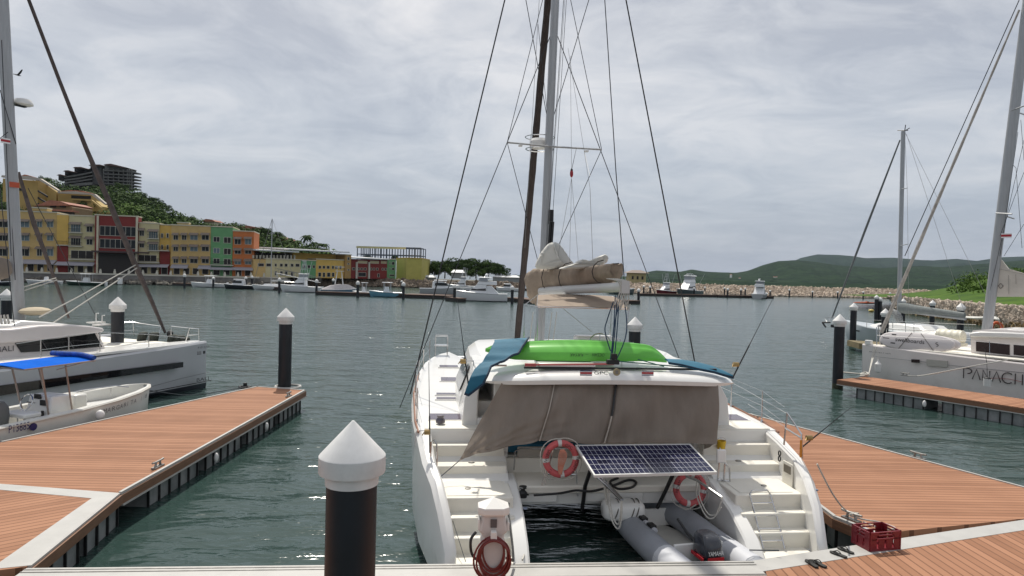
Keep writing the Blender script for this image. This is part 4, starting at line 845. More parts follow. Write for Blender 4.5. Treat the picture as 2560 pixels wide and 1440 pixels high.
# dinghy
DA = CA + math.atan2(-0.907, 0.42) ; dc = Vector((0.90, 0.33, -0.06))
dg_ = thing('inflatable_dinghy', 'grey inflatable dinghy tied between the hulls behind the middle catamaran', 'dinghy', CT.W(dc), CA + R_(-82))
HYP = mat('grey_hypalon', (0.30, 0.315, 0.345), 0.55, noise=0.10, scale=3); HYL = mat('pale_grey_patch', (0.52, 0.53, 0.56), 0.55)
for s in (-1, 1):       # +x is aft
    pth = [(-1.75, 0, 0.50), (-1.6, s * 0.3, 0.46), (-1.1, s * 0.52, 0.38), (-0.3, s * 0.56, 0.34), (0.6, s * 0.56, 0.33), (1.15, s * 0.56, 0.34)]
    MB().tube(pth, [0.2] * 0 or 0.225, 14, smooth=5).build('tube', HYP, dg_)
    mb = MB(); mb.tube([(0.45, s * 0.56, 0.335), (0.85, s * 0.56, 0.335), (1.1, s * 0.56, 0.34)], 0.229, 14); mb.build('chafe_patch', HYL, dg_)
    mb = MB(); mb.tube([(1.15, s * 0.56, 0.34), (1.6, s * 0.56, 0.36)], [0.224, 0.06], 14); mb.build('tube_end', HYP, dg_)
mb = MB(); mb.tube([(-0.8, -0.42, 0.53), (-0.25, -0.40, 0.50)], 0.055, 8); mb.build('valve_patch', HYL, dg_)
mb = MB(); mb.bb(-0.75, -0.58, -0.47, -0.36, 0.55, 0.60); mb.bb(-0.45, -0.28, -0.46, -0.35, 0.53, 0.58); mb.build('rubber_handle', BLACK, dg_, bevel=0.01)
mb = MB(); mb.prism([(-1.45, -0.2), (-0.9, -0.42), (0.42, -0.42), (0.42, 0.42), (-0.9, 0.42), (-1.45, 0.2)], 0.08, 0.2); mb.build('floor', mat('dinghy_floor', (0.52, 0.51, 0.47), 0.7, noise=0.1), dg_, smooth=False)
mb = MB(); mb.bb(-1.25, -1.2, -0.4, 0.4, 0.2, 0.52); mb.build('bow_locker', WHITE, dg_, bevel=0.01); MB().bb(0.42, 0.47, -0.42, 0.42, 0.1, 0.55).build('transom', WHITE, dg_, bevel=0.01)
mb = MB(); rings = []
for z, kx, ky, ox in ((0.38, 0.8, 0.8, 0), (0.45, 1, 1, 0), (0.62, 1.02, 1.02, 0.0), (0.72, 0.92, 0.95, -0.01), (0.78, 0.7, 0.8, -0.02)):
    rings.append([(0.68 + ox + 0.24 * kx * math.copysign(abs(math.cos(a)) ** 0.6, math.cos(a)), 0.02 + 0.16 * ky * math.copysign(abs(math.sin(a)) ** 0.6, math.sin(a)), z) for a in [j * math.pi / 10 for j in range(20)]])
mb.loft(rings); om = mb.build('outboard_motor', mat('black_cowling', (0.02, 0.023, 0.032), 0.25, coat=0.5), dg_, ang=50)
mb = MB(); mb.tube([(0.66, 0.02, 0.4), (0.70, 0.02, -0.3)], 0.06, 8); mb.tube([(0.51, 0.0, 0.52), (0.25, -0.08, 0.62), (0.05, -0.16, 0.80)], [0.03, 0.025, 0.02], 8); mb.build('motor_bracket', BLACK, dg_)
mb = MB(); mb.box((0.925, 0.02, 0.47), (0.014, 0.27, 0.07)); mb.box((0.68, -0.15, 0.45), (0.36, 0.014, 0.05)); mb.build('motor_stripe', mat('motor_red', (0.45, 0.01, 0.02), 0.4), om, smooth=False)
mb = MB().text('YAMAHA', (0.928, -0.12, 0.54), (0, 1, 0), (0, 0, 1), 0.07, width=0.26, off=0.006); mb.build('lettering', WHT, om, smooth=False)
mb = MB(); mb.tube([(0.2, -0.05, 0.3), (0.3, -0.2, 0.34), (0.38, -0.25, 0.3), (0.3, -0.1, 0.33)], 0.04, 7, smooth=4); mb.build('fuel_line', mat('brown_red_bag', (0.22, 0.05, 0.05), 0.7), dg_)
mb = MB(); mb.tube([(0.2, 0.5, 0.54), (0.6, 0.72, 0.45), (0.9, 0.66, 0.5)], 0.012, 5, smooth=4); mb.tube([(0.9, 0.6, 0.57), (1.2, 0.9, 0.66)], 0.010, 5); mb.build('painter', ROPED, dg_)
# yellow bucket behind the cloth
c = CT.L(1803, 1112, y=2.0); t = cthing('bucket', 'small yellow bucket on the starboard side deck behind the cloth edge', 'bucket', c); MB().lathe([(0.07, -0.08), (0.09, 0.08), (0.08, 0.08), (0.06, -0.06)], (0, 0, 0), 12).build('pail', mat('yellow_plastic', (0.6, 0.38, 0.01), 0.5), t)
MB().tube([(0.085 * math.cos(a), 0, 0.08 + 0.06 * math.sin(a)) for a in [k * math.pi / 8 for k in range(9)]], 0.006, 4).build('handle', STEEL, t)
# black hose on the platform
mb = MB(); mb.tube([CT.L(a, b, z=0.96) for a, b in ((1335, 1238), (1400, 1233), (1440, 1226), (1480, 1228), (1530, 1215), (1570, 1200), (1590, 1205), (1580, 1218), (1545, 1222), (1525, 1205), (1545, 1195))], 0.022, 6, smooth=6)
ho = mb.build('shore_hose', BLACK, None); ho.location = CO; ho.rotation_euler = (0, 0, CA); tag(ho, 'black shore power cable looping over the stern platform under the solar panel', 'cable')
# ------------------------------------------------------------------ small things on the walkway
PEDW = mat('pedestal_plastic', (0.60, 0.56, 0.53), 0.5, noise=0.05); PEDR = mat('pedestal_roof', (0.74, 0.72, 0.68), 0.5)
pb = at(1229, 1442, z=DZ); PD = Fr((pb.x, pb.y, DZ), ua)
pt = thing('power_pedestal', 'beige shore power pedestal with white pointed roof and red hose on the walkway edge', 'power pedestal', (pb.x, pb.y, DZ), ua)
def pdp(px, py, y=-0.0): return PD.L(px, py, y=y)
kz = pdp(1229, 1245).z
def pz(py): return pdp(1229, py).z
def pw(px0, px1, py): return pdp(px1, py).x - pdp(px0, py).x
mb = MB(); rings = []
for py, hw, d in ((1440, .17, .17), (1400, .175, .17), (1350, .165, .16), (1336, .14, .14), (1330, .145, .14), (1318, .20, .15), (1306, .185, .15), (1290, .16, .14), (1281, .15, .14)):
    z = pz(py); rings.append([(sx * hw - (0.0), sy * d, z) for sx, sy in ((-1, -0.7), (-0.8, -1), (0.8, -1), (1, -0.7), (1, 0.7), (0.8, 1), (-0.8, 1), (-1, 0.7))])
mb.loft(rings); mb.build('body', PEDW, pt, ang=25)
mb = MB(); rings = []
for py, hw in ((1280, .20), (1276, .21), (1266, .21), (1262, .205), (1247, .012)):
    z = pz(py) + (0.02 if py < 1250 else 0); rings.append([(hw * sx, hw * 0.85 * sy, z) for sx, sy in ((-1, -0.6), (-0.6, -1), (0.6, -1), (1, -0.6), (1, 0.6), (0.6, 1), (-0.6, 1), (-1, 0.6))])
mb.loft(rings); mb.build('roof', PEDR, pt, ang=10)
mb = MB(); z = pz(1298); mb.box((0, -0.16, z), (0.085, 0.012, 0.11)); mb.build('label_plate', mat('dark_label', (0.10, 0.09, 0.09), 0.5), pt, smooth=False)
mb = MB(); z = pz(1323); mb.box((0.0, -0.2, z), (0.09, 0.1, 0.10), tx=0.8); mb.build('hose_hook', PEDR, pt, bevel=0.008)
mb = MB(); z = pz(1303); mb.box((-0.19, -0.03, z), (0.03, 0.18, 0.14)); mb.box((0.2, -0.03, z - 0.03), (0.03, 0.18, 0.12)); mb.build('socket_cover', PEDR, pt, bevel=0.008)
HRED = mat('dark_red_hose', (0.17, 0.022, 0.018), 0.4, noise=0.2, scale=20)
mb = MB(); zt, zb = pz(1327), pz(1441)
for k in range(8):
    w = 0.17 + 0.016 * (k % 5) + 0.01 * math.sin(k * 2.3); t_ = zt - 0.012 * (k % 4); b_ = zb + 0.03 + 0.045 * ((k * 3) % 4) + (0.16 if k == 0 else 0); y0 = -0.21 - 0.016 * (k % 4)
    if k == 0: w = 0.14
    cz = (t_ + b_) / 2; hz = (t_ - b_) / 2
    mb.tube([(w * math.cos(a) * (1 + 0.12 * math.sin(a + k)), y0 + 0.012 * math.sin(2 * a + k), cz + hz * math.sin(a)) for a in [j * math.pi / 14 for j in range(28)]], 0.0135, 6, closed=True)
h_ = mb.build('coiled_hose', HRED, None); h_.location = (pb.x, pb.y, DZ); h_.rotation_euler = (0, 0, ua); tag(h_, 'dark red water hose coiled on the front of the shore power pedestal', 'hose')
# cables: pedestal to boat
def wt(name, pts, r, m, label, cat_, smooth=5, n=6):
    mb = MB(); mb.tube(pts, r, n, smooth=smooth); o = mb.build(name, m, None); tag(o, label, cat_); return o
A = lambda px, py, Y: at(px, py, Y=Y)
wt('shore_power_cable', [A(1283, 1400, 9.6), A(1282, 1370, 9.8), A(1275, 1310, 10.3), A(1270, 1270, 10.8), A(1278, 1242, 11.3), A(1300, 1236, 11.7), A(1340, 1238, 12.0)], 0.017, BLACK, 'black power cable running from the pedestal up onto the port stern of the middle catamaran', 'cable')
wt('looped_cable', [A(1190, 1330, 9.15), A(1177, 1350, 9.1), A(1180, 1385, 9.1), A(1200, 1400, 9.1), A(1262, 1395, 9.2), A(1283, 1402, 9.5)], 0.02, BLACK, 'short black cable loop on the left side of the shore power pedestal', 'cable')
p = at(1307, 1240, Y=11.6); t = thing('cable_plug', 'black shore power plug standing on the port inner stern corner', 'plug', p); MB().lathe([(0.07, -0.02), (0.075, 0.06), (0.05, 0.09), (0.035, 0.1), (0.035, 0.13), (0.065, 0.135), (0.065, 0.17), (0.03, 0.175)], (0, 0, 0), 14).build('plug_body', BLACK, t)
MB().lathe([(0.066, 0.15), (0.067, 0.162)], (0, 0, 0), 14).build('locking_ring', STEEL, t)
# red crate
cp = at(2188, 1378, z=DZ); CRA = R_(14)
ct = thing('plastic_crate', 'dark red plastic crate standing on the walkway coping at lower right', 'crate', (5.80, 10.62, DZ + 0.008), R_(14))
CR = mat('dark_red_crate', (0.19, 0.012, 0.02), 0.4, noise=0.12, scale=8)
def slat_wall(nm, ax):
    mb = MB(); L, W, H = 0.56, 0.38, 0.29
    hw = L / 2 if ax in 'ns' else W / 2; dd = (W / 2 if ax in 'ns' else L / 2) * (1 if ax in 'ne' else -1)
    def bx(u0, u1, z0, z1, th=0.014):
        if ax in 'ns': mb.bb(u0, u1, dd - th / 2, dd + th / 2, z0, z1)
        else: mb.bb(dd - th / 2, dd + th / 2, u0, u1, z0, z1)
    bx(-hw, hw, 0, 0.04, 0.02); bx(-hw, -hw * 0.45, 0.24, H, 0.022); bx(hw * 0.45, hw, 0.24, H, 0.022); bx(-hw * 0.45, hw * 0.45, 0.275, H, 0.022); bx(-hw * 0.45, hw * 0.45, 0.225, 0.245)
    for k in range(4 if ax in 'ns' else 3):
        n = 4 if ax in 'ns' else 3; c = -hw + 2 * hw * (k + 0.5) / n; w = hw / n * 0.72; bx(c - w, c + w, 0.04, 0.24 if k in (0, n - 1) else 0.17)
    bx(-hw, hw, 0.165, 0.19)
    for sx in (-1, 1): bx(sx * hw - 0.02 * sx, sx * hw, 0, H, 0.026)
    return mb.build(nm, CR, ct, smooth=False)
for ax in 'nsew': slat_wall('side_wall', ax)
MB().bb(-0.27, 0.27, -0.18, 0.18, 0.004, 0.014).build('crate_floor', CR, ct, smooth=False)
# sandals
SOLE = mat('black_sandal_foam', (0.02, 0.02, 0.018), 0.7)
first = None
for px, py, rz, lab in ((2029, 1411, 100, 'left black flip-flop of the pair nearest the bottom edge of the walkway'), (2047, 1411, 112, 'right black flip-flop of the pair nearest the bottom edge of the walkway'), (2096, 1388, 122, 'nearer left flip-flop of the pair beside the red crate'), (2114, 1378, 118, 'farther right flip-flop of the pair beside the red crate')):
    p = at(px, py, z=DZ + 0.008)
    if first is None:
        first = thing('flip_flop', lab, 'sandal', (p.x, p.y, DZ + 0.008), R_(rz), 'black sandals left on the walkway')
        prof = [(-0.135, 0.0), (-0.125, 0.03), (-0.08, 0.036), (-0.02, 0.034), (0.05, 0.046), (0.105, 0.042), (0.135, 0.015), (0.135, -0.01), (0.1, -0.042), (0.04, -0.046), (-0.03, -0.034), (-0.09, -0.036), (-0.128, -0.028)]
        MB().prism(prof, 0, 0.024).build('sole', SOLE, first, bevel=0.004)
        mb = MB(); mb.tube([(-0.02, 0.034, 0.02), (0.03, 0.03, 0.05), (0.085, 0.0, 0.03)], 0.008, 5, smooth=4); mb.tube([(-0.02, -0.034, 0.02), (0.03, -0.03, 0.05), (0.085, 0.0, 0.03)], 0.008, 5, smooth=4); mb.build('strap', SOLE, first)
    else: dup(first, (p.x, p.y, DZ + 0.008), R_(rz), lab)
# mooring lines
c5 = (5.98, 11.75)
wt('mooring_line', [A(2043, 1160, 10.9), A(2060, 1195, 11.0), A(2085, 1240, 11.4), Vector((c5[0] - 0.05, c5[1] + 0.1, DZ + 0.14)), Vector((c5[0] + 0.08, c5[1] - 0.08, DZ + 0.15)), Vector((c5[0] - 0.04, c5[1] + 0.0, DZ + 0.1)), Vector((c5[0] + 0.15, c5[1] - 0.1, DZ + 0.06)), Vector((c5[0] + 0.45, c5[1] - 0.12, DZ + 0.02)), Vector((c5[0] + 0.55, c5[1] - 0.38, DZ + 0.02)), Vector((c5[0] + 0.3, c5[1] - 0.42, DZ + 0.02)), Vector((c5[0] + 0.1, c5[1] - 0.2, DZ + 0.05))], 0.014, ROPEW, 'white mooring line from the starboard quarter tied around the pontoon cleat near the crate', 'rope')
wt('mooring_line', [A(1311, 1322, 10.7), A(1306, 1360, 10.4), A(1302, 1372, 10.3), A(1310, 1385, 10.2), A(1306, 1400, 10.0)], 0.014, ROPEW, 'short white knotted line on the port inner stern wing behind the pedestal', 'rope')
wt('mooring_line', [at(362, 974, Y=20.8), at(470, 988, Y=21.8), at(560, 977, Y=22.4), at(612, 968, z=DZ + 0.1)], 0.012, ROPED, 'thin dark line from the small motor boat bow to the pontoon end', 'rope')
mb = MB(); cc = at(610, 970, z=DZ); mb.tube([(cc.x + 0.16 * math.cos(a) * (1 + .3 * math.sin(3 * a)), cc.y + 0.16 * math.sin(a), DZ + 0.03) for a in [k * math.pi / 8 for k in range(16)]], 0.04, 6, closed=True); mb.box((cc.x + 0.02, cc.y + 0.05, DZ + 0.1), (0.1, 0.1, 0.14)); o = mb.build('rope_coil', BLACK, None); tag(o, 'black rope bundle on the far left edge of the left finger pontoon', 'rope')
# ------------------------------------------------------------------ grey catamaran at left
br = math.atan2(0.923, 0.384); BO = (-11.55, 26.6, 0); BF_ = Fr(BO, br)
bc = thing('catamaran', 'grey hulled catamaran at the left edge with long black hull window and forward lounge', 'catamaran', BO, br)
def side(pts, y): return [BF_.L(px, py, y=y) for px, py in pts]
GH2 = mat('grey_gelcoat_side', (0.50, 0.51, 0.53), 0.3, noise=0.05, scale=0.8, coat=0.3); antifoul(GH2, 0.05)
for hy, nm_ in ((0.0, 'near'), (5.6, 'far')):
    rings = []
    for x, wd_, zs in ((-13, 1.0, 1.45), (-9, 1.0, 1.5), (-5, 0.95, 1.56), (-2.5, 0.75, 1.62), (-1, 0.42, 1.66), (-0.25, 0.18, 1.68), (0.0, 0.10, 1.69)):
        c = hy + 0.75 if hy == 0 else hy - 0.0
        y0 = hy + (0.75 - wd_ * 0.75) * 0.6 if hy == 0 else hy - wd_ * 0.75; y1 = y0 + wd_ * 1.5
        bx_ = 0.0 if x < -0.5 else 0.0
        rings.append([(x, y0 + 0.04, zs), (x, y0, zs - 0.07), (x + 0.02, y0 + 0.06, 0.9), (x + 0.03, y0 + 0.16 * min(1, wd_ * 1.2), 0.0), (x, (y0 + y1) / 2, -0.4), (x + 0.03, y1 - 0.16 * min(1, wd_ * 1.2), 0.0), (x + 0.02, y1 - 0.06, 0.9), (x, y1, zs - 0.07), (x, y1 - 0.04, zs)])
    mb = MB(); mb.loft([r[::-1] for r in rings]); h = mb.build('hull', GH2, bc, ang=30)
mb = MB(); mb.bb(-11.5, -1.6, 1.3, 5.2, 0.8, 1.58); mb.bb(-3.4, -0.9, 1.2, 5.1, 1.5, 1.66); mb.build('foredeck', WHITE2, bc, bevel=0.04)
mb = MB(); mb.prism([(-13, 0.10), (-5, 0.10), (-2.5, 0.16), (-1, 0.36), (-0.05, 0.7), (-0.3, 0.95), (-2.5, 1.3), (-13, 1.4)], 1.60, 1.70); mb.build('side_deck', WHITE, bc, bevel=0.02)
pw_ = side([(-40, 1001), (0, 989), (230, 951), (457, 918), (457, 905), (230, 933), (0, 964), (-40, 970)], -0.0)
mb = MB(); mb.ext([Vector((p.x, -0.025, p.z)) for p in pw_], (0, 0.2, 0)); mb.build('hull_window', DARKG, bc, smooth=False)
mb = MB(); g = [BF_.L(*q, y=0) for q in ((530, 952), (370, 982), (250, 1003))]; 
for z in (0.15,): mb.tube([(-0.02, 0.12, z + 0.02), (-2.5, 0.02, z), (-8, -0.01, z)], 0.018, 4)
mb.build('boot_stripe', BLACK, bc)
gz = side([(528, 930), (450, 948), (370, 970), (300, 985)], -0.02); mb = MB(); mb.tube([(p.x, 0.04, p.z) for p in gz], 0.012, 4); mb.build('styling_line', mat('line_grey', (0.2, 0.2, 0.21), 0.5), bc)
def btext(s, px, py, pxe, h, y=-0.03, m=None, sp=1.0):
    a = BF_.L(px, py, y=y); b = BF_.L(pxe, py, y=y); mb = MB().text(s, (a.x, y, a.z), (1, 0, 0), (0, 0, 1), h, width=(b.x - a.x)); return mb.build('lettering', m or mat('dark_lettering', (0.035, 0.035, 0.04), 0.5), bc, smooth=False)
btext('BALI', 490, 955, 520, 0.14, y=0.02); btext('P-013350', 494, 872, 523, 0.08, y=0.05)
a = BF_.L(501, 880, y=0.0); mb = MB()
for k in range(3): mb.box((a.x, 0.06, a.z - 0.0 - 0.045 * k), (0.18, 0.02, 0.02))
a = BF_.L(514, 879, y=0.0); mb.box((a.x, 0.07, a.z - 0.03), (0.09, 0.02, 0.11)); mb.build('lettering', mat('dark_lettering', (0.035, 0.035, 0.04)), bc, smooth=False)
# cabin
body = side([(-60, 925), (-60, 845), (35, 845), (240, 822), (262, 868), (262, 884)], 1.0)
mb = MB(); mb.ext(body, (0, 3.9, 0)); mb.build('cabin', WARMHULL, bc, smooth=False)
roof = side([(-60, 824), (30, 823), (100, 814), (180, 812), (225, 815), (258, 820), (263, 826), (256, 831), (150, 846), (35, 857), (-60, 862)], 0.82)
mb = MB(); mb.ext(roof, (0, 4.3, 0)); mb.build('cabin_roof', WARMHULL, bc, bevel=0.05, ang=50)
win = side([(39, 858), (150, 846), (236, 831), (256, 867), (150, 876), (54, 881)], 0.96)
mb = MB(); mb.ext(win, (0, 0.1, 0)); mb.build('cabin_window', DARKG, bc, smooth=False)
roof2 = side([(-60, 812), (30, 812), (55, 802), (120, 805), (175, 811), (30, 824), (-60, 826)], 1.3); mb = MB(); mb.ext(roof2, (0, 3.2, 0)); mb.build('roof_top', WHITE, bc, bevel=0.05, ang=50)
btext('BALI', -10, 881, 32, 0.17, y=0.97)
mb = MB()
for x_ in (0.3, 0.62): 
    a = side([(39, 858), (236, 831), (54, 881), (256, 867)], 0.94); t0 = a[0].lerp(a[1], x_); t1 = a[2].lerp(a[3], x_); mb.tube([t0, t1], 0.02, 4)
mb.build('window_divider', mat('window_frame_grey', (0.05, 0.05, 0.055)), bc)
# rails
def btubes(name, paths, r=0.016, m=STEEL):
    mb = MB()
    for p in paths: mb.tube([BF_.L(px, py, y=y) for px, py, y in p], r, 6)
    return mb.build(name, m, bc)
btubes('pulpit', [[(284, 845, 4.6), (300, 806, 4.6), (330, 805, 4.5), (352, 809, 4.2), (403, 816, 3.4), (397, 845, 3.4)], [(289, 828, 4.6), (345, 826, 4.3)], [(333, 806, 4.5), (336, 840, 4.5)]], 0.02)
btubes('pulpit', [[(428, 838, 1.2), (428, 815, 1.2), (497, 822, 0.6), (498, 858, 0.6)], [(462, 860, 1.0), (475, 820, 0.8)], [(470, 838, 0.9), (497, 837, 0.6)]], 0.02)
btubes('lifeline', [[(40, 860, 0.3), (102, 850, 0.3), (172, 840, 0.3), (250, 831, 0.3), (372, 836, 0.4), (462, 845, 0.6)], [(102, 875, 0.3), (172, 866, 0.3), (250, 858, 0.3), (372, 856, 0.4)]], 0.010)
for px, p0_, p1_ in ((102, 850, 898), (172, 839, 890), (250, 830, 882), (372, 835, 871)):
    btubes('stanchion', [[(px, p0_, 0.3), (px, p1_, 0.3)]], 0.018)
# mast, radar, rigging
m0 = BF_.L(47, 775, y=2.9); m1_ = BF_.L(6, 0, y=2.9); md = (m1_ - m0) / (m1_.z - m0.z)
mb = MB(); rings = []
for z in (m0.z - 0.6, 8, 19): p = m0 + md * (z - m0.z); rings.append([(p.x + 0.19 * math.cos(a), p.y + 0.12 * math.sin(a), z) for a in [k * math.pi / 8 for k in range(16)]])
mb.loft(rings); mb.build('mast', ALU, bc, ang=50)
q = BF_.L(36, 462, y=2.75); mb = MB(); mb.box((q.x, q.y - 0.0, q.z), (0.30, 0.03, 0.17)); mb.build('orange_patch', mat('orange_band', (0.5, 0.09, 0.04)), bc, smooth=False)
q = BF_.L(58, 258, y=2.9); mb = MB(); mb.lathe([(0.2, -0.09), (0.29, -0.05), (0.29, 0.0), (0.22, 0.12), (0.02, 0.15)], q, 18); mb.build('radar_dome', WHITE, bc)
mb = MB(); mb.box(q + Vector((-0.15, 0, -0.12)), (0.45, 0.15, 0.03)); mb.build('radar_bracket', BLACK, bc, smooth=False)
q = BF_.L(14, 352, y=2.6); mb = MB(); mb.k = 0; mb.box(q, (0.28, 0.02, 0.07)); mb.k = 1; mb.box(q + Vector((0, 0, 0.06)), (0.28, 0.018, 0.045)); mb.box(q - Vector((0, 0, 0.06)), (0.28, 0.018, 0.045)); mb.build('courtesy_flag', [RED, WHT], bc, smooth=False)
jb_ = BF_.L(413, 832, y=2.7); j1 = BF_.L(72, 0, y=2.8); n_ = 30
bend = [BF_.L(px, py, y=2.75) for px, py in ((72, 0), (150, 205), (215, 370), (275, 510), (335, 655), (380, 755), (413, 832))]
ext_ = bend[0] + (bend[0] - bend[1]) * 1.2
mb = MB(); mb.tube([ext_] + bend, [0.055, 0.055, 0.06, 0.075, 0.10, 0.105, 0.08, 0.05], 8); mb.build('furled_headsail', mat('grey_brown_furled_sail', (0.115, 0.09, 0.085), 0.8, noise=0.45, scale=3), bc)
mb = MB(); mb.tube([BF_.L(46, 430, y=3.6), BF_.L(85, 560, y=3.6), BF_.L(130, 680, y=3.6), BF_.L(172, 795, y=3.6)], [0.05, 0.08, 0.06, 0.04], 8); mb.build('furled_headsail', mat('grey_brown_furled_sail', (0.1, 0.09, 0.08)), bc)
btubes('sheet', [[(343, 660, 2.7), (200, 740, 2.0), (98, 793, 1.6)], [(345, 668, 2.7), (60, 855, 1.0)], [(140, 695, 3.0), (50, 720, 2.9)], [(142, 700, 3.0), (55, 728, 2.9)]], 0.022, ROPEW)
btubes('shroud', [[(0, 60, 2.9), (38, 700, 2.8)], [(0, 470, 1.2), (36, 815, 0.6)], [(70, 470, 3.6), (245, 800, 4.4)], [(4, 100, 2.6), (28, 640, 2.7)], [(0, 225, 2.6), (40, 360, 2.8)], [(-5, 350, 2.6), (20, 330, 2.7)]], 0.012, WIRE)
q = BF_.L(20, 640, y=2.8); mb = MB(); rings = []
for px, py, r in ((-60, 665, 0.4), (-10, 670, 0.42), (20, 672, 0.3), (28, 675, 0.12)):
    c = BF_.L(px, py, y=2.8); rings.append([(c.x, c.y + r * 0.6 * math.cos(a), c.z + r * math.sin(a)) for a in [k * math.pi / 8 for k in range(16)]])
mb.loft(rings); mb.build('sail_bag', TAUPE, bc)
mb = MB(); c = BF_.L(88, 778, y=2.4); mb.ell(c, (0.5, 0.35, 0.14), 14, 7); mb.build('folded_sail', mat('cream_sail', (0.45, 0.38, 0.27), 0.8, bump=0.3, bscale=8), bc)
mb = MB(); c = BF_.L(10, 795, y=1.6)
for k in range(4): mb.tube([c + Vector((-0.2 + 0.1 * k, 0, 0.1)), c + Vector((-0.18 + 0.1 * k, -0.1, -0.35)), c + Vector((-0.05 + 0.1 * k, -0.1, -0.5)), c + Vector((0.05 + 0.1 * k, 0, -0.1))], 0.03, 5, smooth=4)
mb.build('rope_bundle', ROPEW, bc)
mb = MB(); c = BF_.L(425, 838, y=1.9); mb.lathe([(0.1, -0.05), (0.12, 0.0), (0.12, 0.12), (0.06, 0.18)], c, 12); mb.build('furler_drum', BLACK, bc)
mb = MB(); 
for px, py, y in ((255, 812, 3.2), (240, 806, 4.0)): c = BF_.L(px, py, y=y); mb.box(c, (0.5, 0.4, 0.05)); mb.tube([c, c + Vector((0, 0, 0.35)), c + Vector((0.1, 0, 0.35))], 0.02, 5)
mb.build('helm_seat', WHITE, bc)
fpil = None
for i, (px, py, y) in enumerate(((356, 842, 2.6), (384, 843, 2.3), (432, 849, 1.7), (449, 851, 1.5), (463, 853, 1.3))):
    c = BF_.L(px, py, y=y); w = BF_.W(c); lab = ['leftmost dark grey cushion on the lounge of the grey catamaran', 'second dark grey cushion from the left on the foredeck lounge', 'third dark grey cushion from the left, just right of the forestay foot', 'fourth dark grey cushion from the left on the foredeck lounge', 'rightmost small dark cushion nearest the bow of the grey catamaran'][i]
    if fpil is None:
        mb = MB(); rings = []
        for u, k in ((-0.075, 0.82), (-0.04, 0.97), (0, 1.0), (0.04, 0.97), (0.075, 0.82)):
            rings.append([(0.21 * k * math.copysign(abs(math.cos(a)) ** 0.35, math.cos(a)), u, 0.20 * k * math.copysign(abs(math.sin(a)) ** 0.35, math.sin(a))) for a in [j * math.pi / 10 for j in range(20)]])
        mb.loft(rings); fpil = mb.build('cushion', mat('dark_green_grey_fabric', (0.055, 0.06, 0.05), 0.85), None, ang=80); fpil.location = w; fpil.rotation_euler = (R_(18), 0, br + 0.15); tag(fpil, lab, 'cushion', 'dark cushions on the foredeck lounge')
    else:
        d = fpil.copy(); COL.objects.link(d); d.location = w; d.rotation_euler = (R_(18), 0, br - 0.1 * i); d['label'] = lab; d.scale = (1 if i < 4 else 0.8,) * 3
# ------------------------------------------------------------------ small motor boat with blue top
SFo = (-11.15, 20.9, 0); sr = math.atan2(0.951, 0.31); SF = Fr(SFo, sr)
sk = thing('motor_boat', 'small white open motor boat with blue canvas top beside the left finger pontoon', 'boat', SFo, sr)
SW = mat('white_skiff_gelcoat', (0.70, 0.69, 0.64), 0.35, noise=0.06, scale=2, coat=0.2)
S_ = [(-7.2, 0.92, 0.74), (-6.2, 0.98, 0.74), (-4.5, 1.0, 0.76), (-3.0, 0.98, 0.80), (-1.8, 0.90, 0.86), (-0.9, 0.70, 0.92), (-0.3, 0.42, 0.96), (0.0, 0.10, 0.97)]
rings = []
for x, b, z in S_: rings.append([(x, -b, z), (x, -b - 0.02, z - 0.06), (x - 0.02, -b * 0.86, 0.12), (x - 0.1, 0, -0.25), (x - 0.02, b * 0.86, 0.12), (x, b + 0.02, z - 0.06), (x, b, z), (x - 0.02, b * 0.8, z), (x - 0.04, b * 0.78, 0.26), (x - 0.04, -b * 0.78, 0.26), (x - 0.02, -b * 0.8, z)])
mb = MB(); mb.loft([r[::-1] for r in rings]); mb.build('hull', SW, sk, ang=35)
mb = MB(); mb.tube([(x + 0.01, -b - 0.03, z - 0.03) for x, b, z in S_] + [(x + 0.01, b + 0.03, z - 0.03) for x, b, z in S_[::-1]], 0.028, 6); mb.build('rub_rail', mat('cream_rubber', (0.55, 0.53, 0.48), 0.6), sk)
mb = MB(); mb.prism([(-1.9, -0.62), (-0.95, -0.5), (-0.2, -0.12), (-0.2, 0.12), (-0.95, 0.5), (-1.9, 0.62)], 0.5, 0.60); mb.build('bow_deck', WHITE, sk, bevel=0.02)
mb = MB(); mb.tube([(-2.6, 0.9, 0.86), (-1.5, 0.78, 0.94), (-0.7, 0.42, 0.98), (-0.45, 0.2, 0.92)], 0.018, 5)
for p in ((-2.4, 0.9), (-1.5, 0.76), (-0.8, 0.5)): mb.tube([(p[0], p[1], 0.7), (p[0], p[1], 0.93)], 0.014, 5)
mb.build('bow_rail', STEEL, sk)
def skx(px, py, y): return SF.L(px, py, y=y)
c1 = skx(95, 1010, -0.1); c2 = skx(162, 1010, -0.1)
mb = MB(); mb.hexa([(c1.x - 0.05, -0.42, 0.26), (c1.x + 0.75, -0.42, 0.26), (c1.x + 0.75, 0.42, 0.26), (c1.x - 0.05, 0.42, 0.26), (c1.x + 0.15, -0.40, 1.15), (c1.x + 0.7, -0.4, 1.12), (c1.x + 0.7, 0.4, 1.12), (c1.x + 0.15, 0.4, 1.15)]); mb.build('console', WHITE, sk, bevel=0.04)
mb = MB(); mb.box((c1.x + 1.05, 0, 0.65), (0.42, 0.6, 0.8)); mb.build('console_seat', SW, sk, bevel=0.05)
mb = MB(); mb.tube([(c1.x - 0.12 + 0.07 * math.sin(a), 0.15 + 0.2 * math.cos(a), 1.0 + 0.19 * math.sin(a)) for a in [k * math.pi / 9 for k in range(18)]], 0.014, 5, closed=True); mb.tube([(c1.x - 0.12, 0.15, 1.0), (c1.x + 0.1, 0.15, 0.95)], 0.02, 5); mb.build('steering_wheel', STEEL, sk)
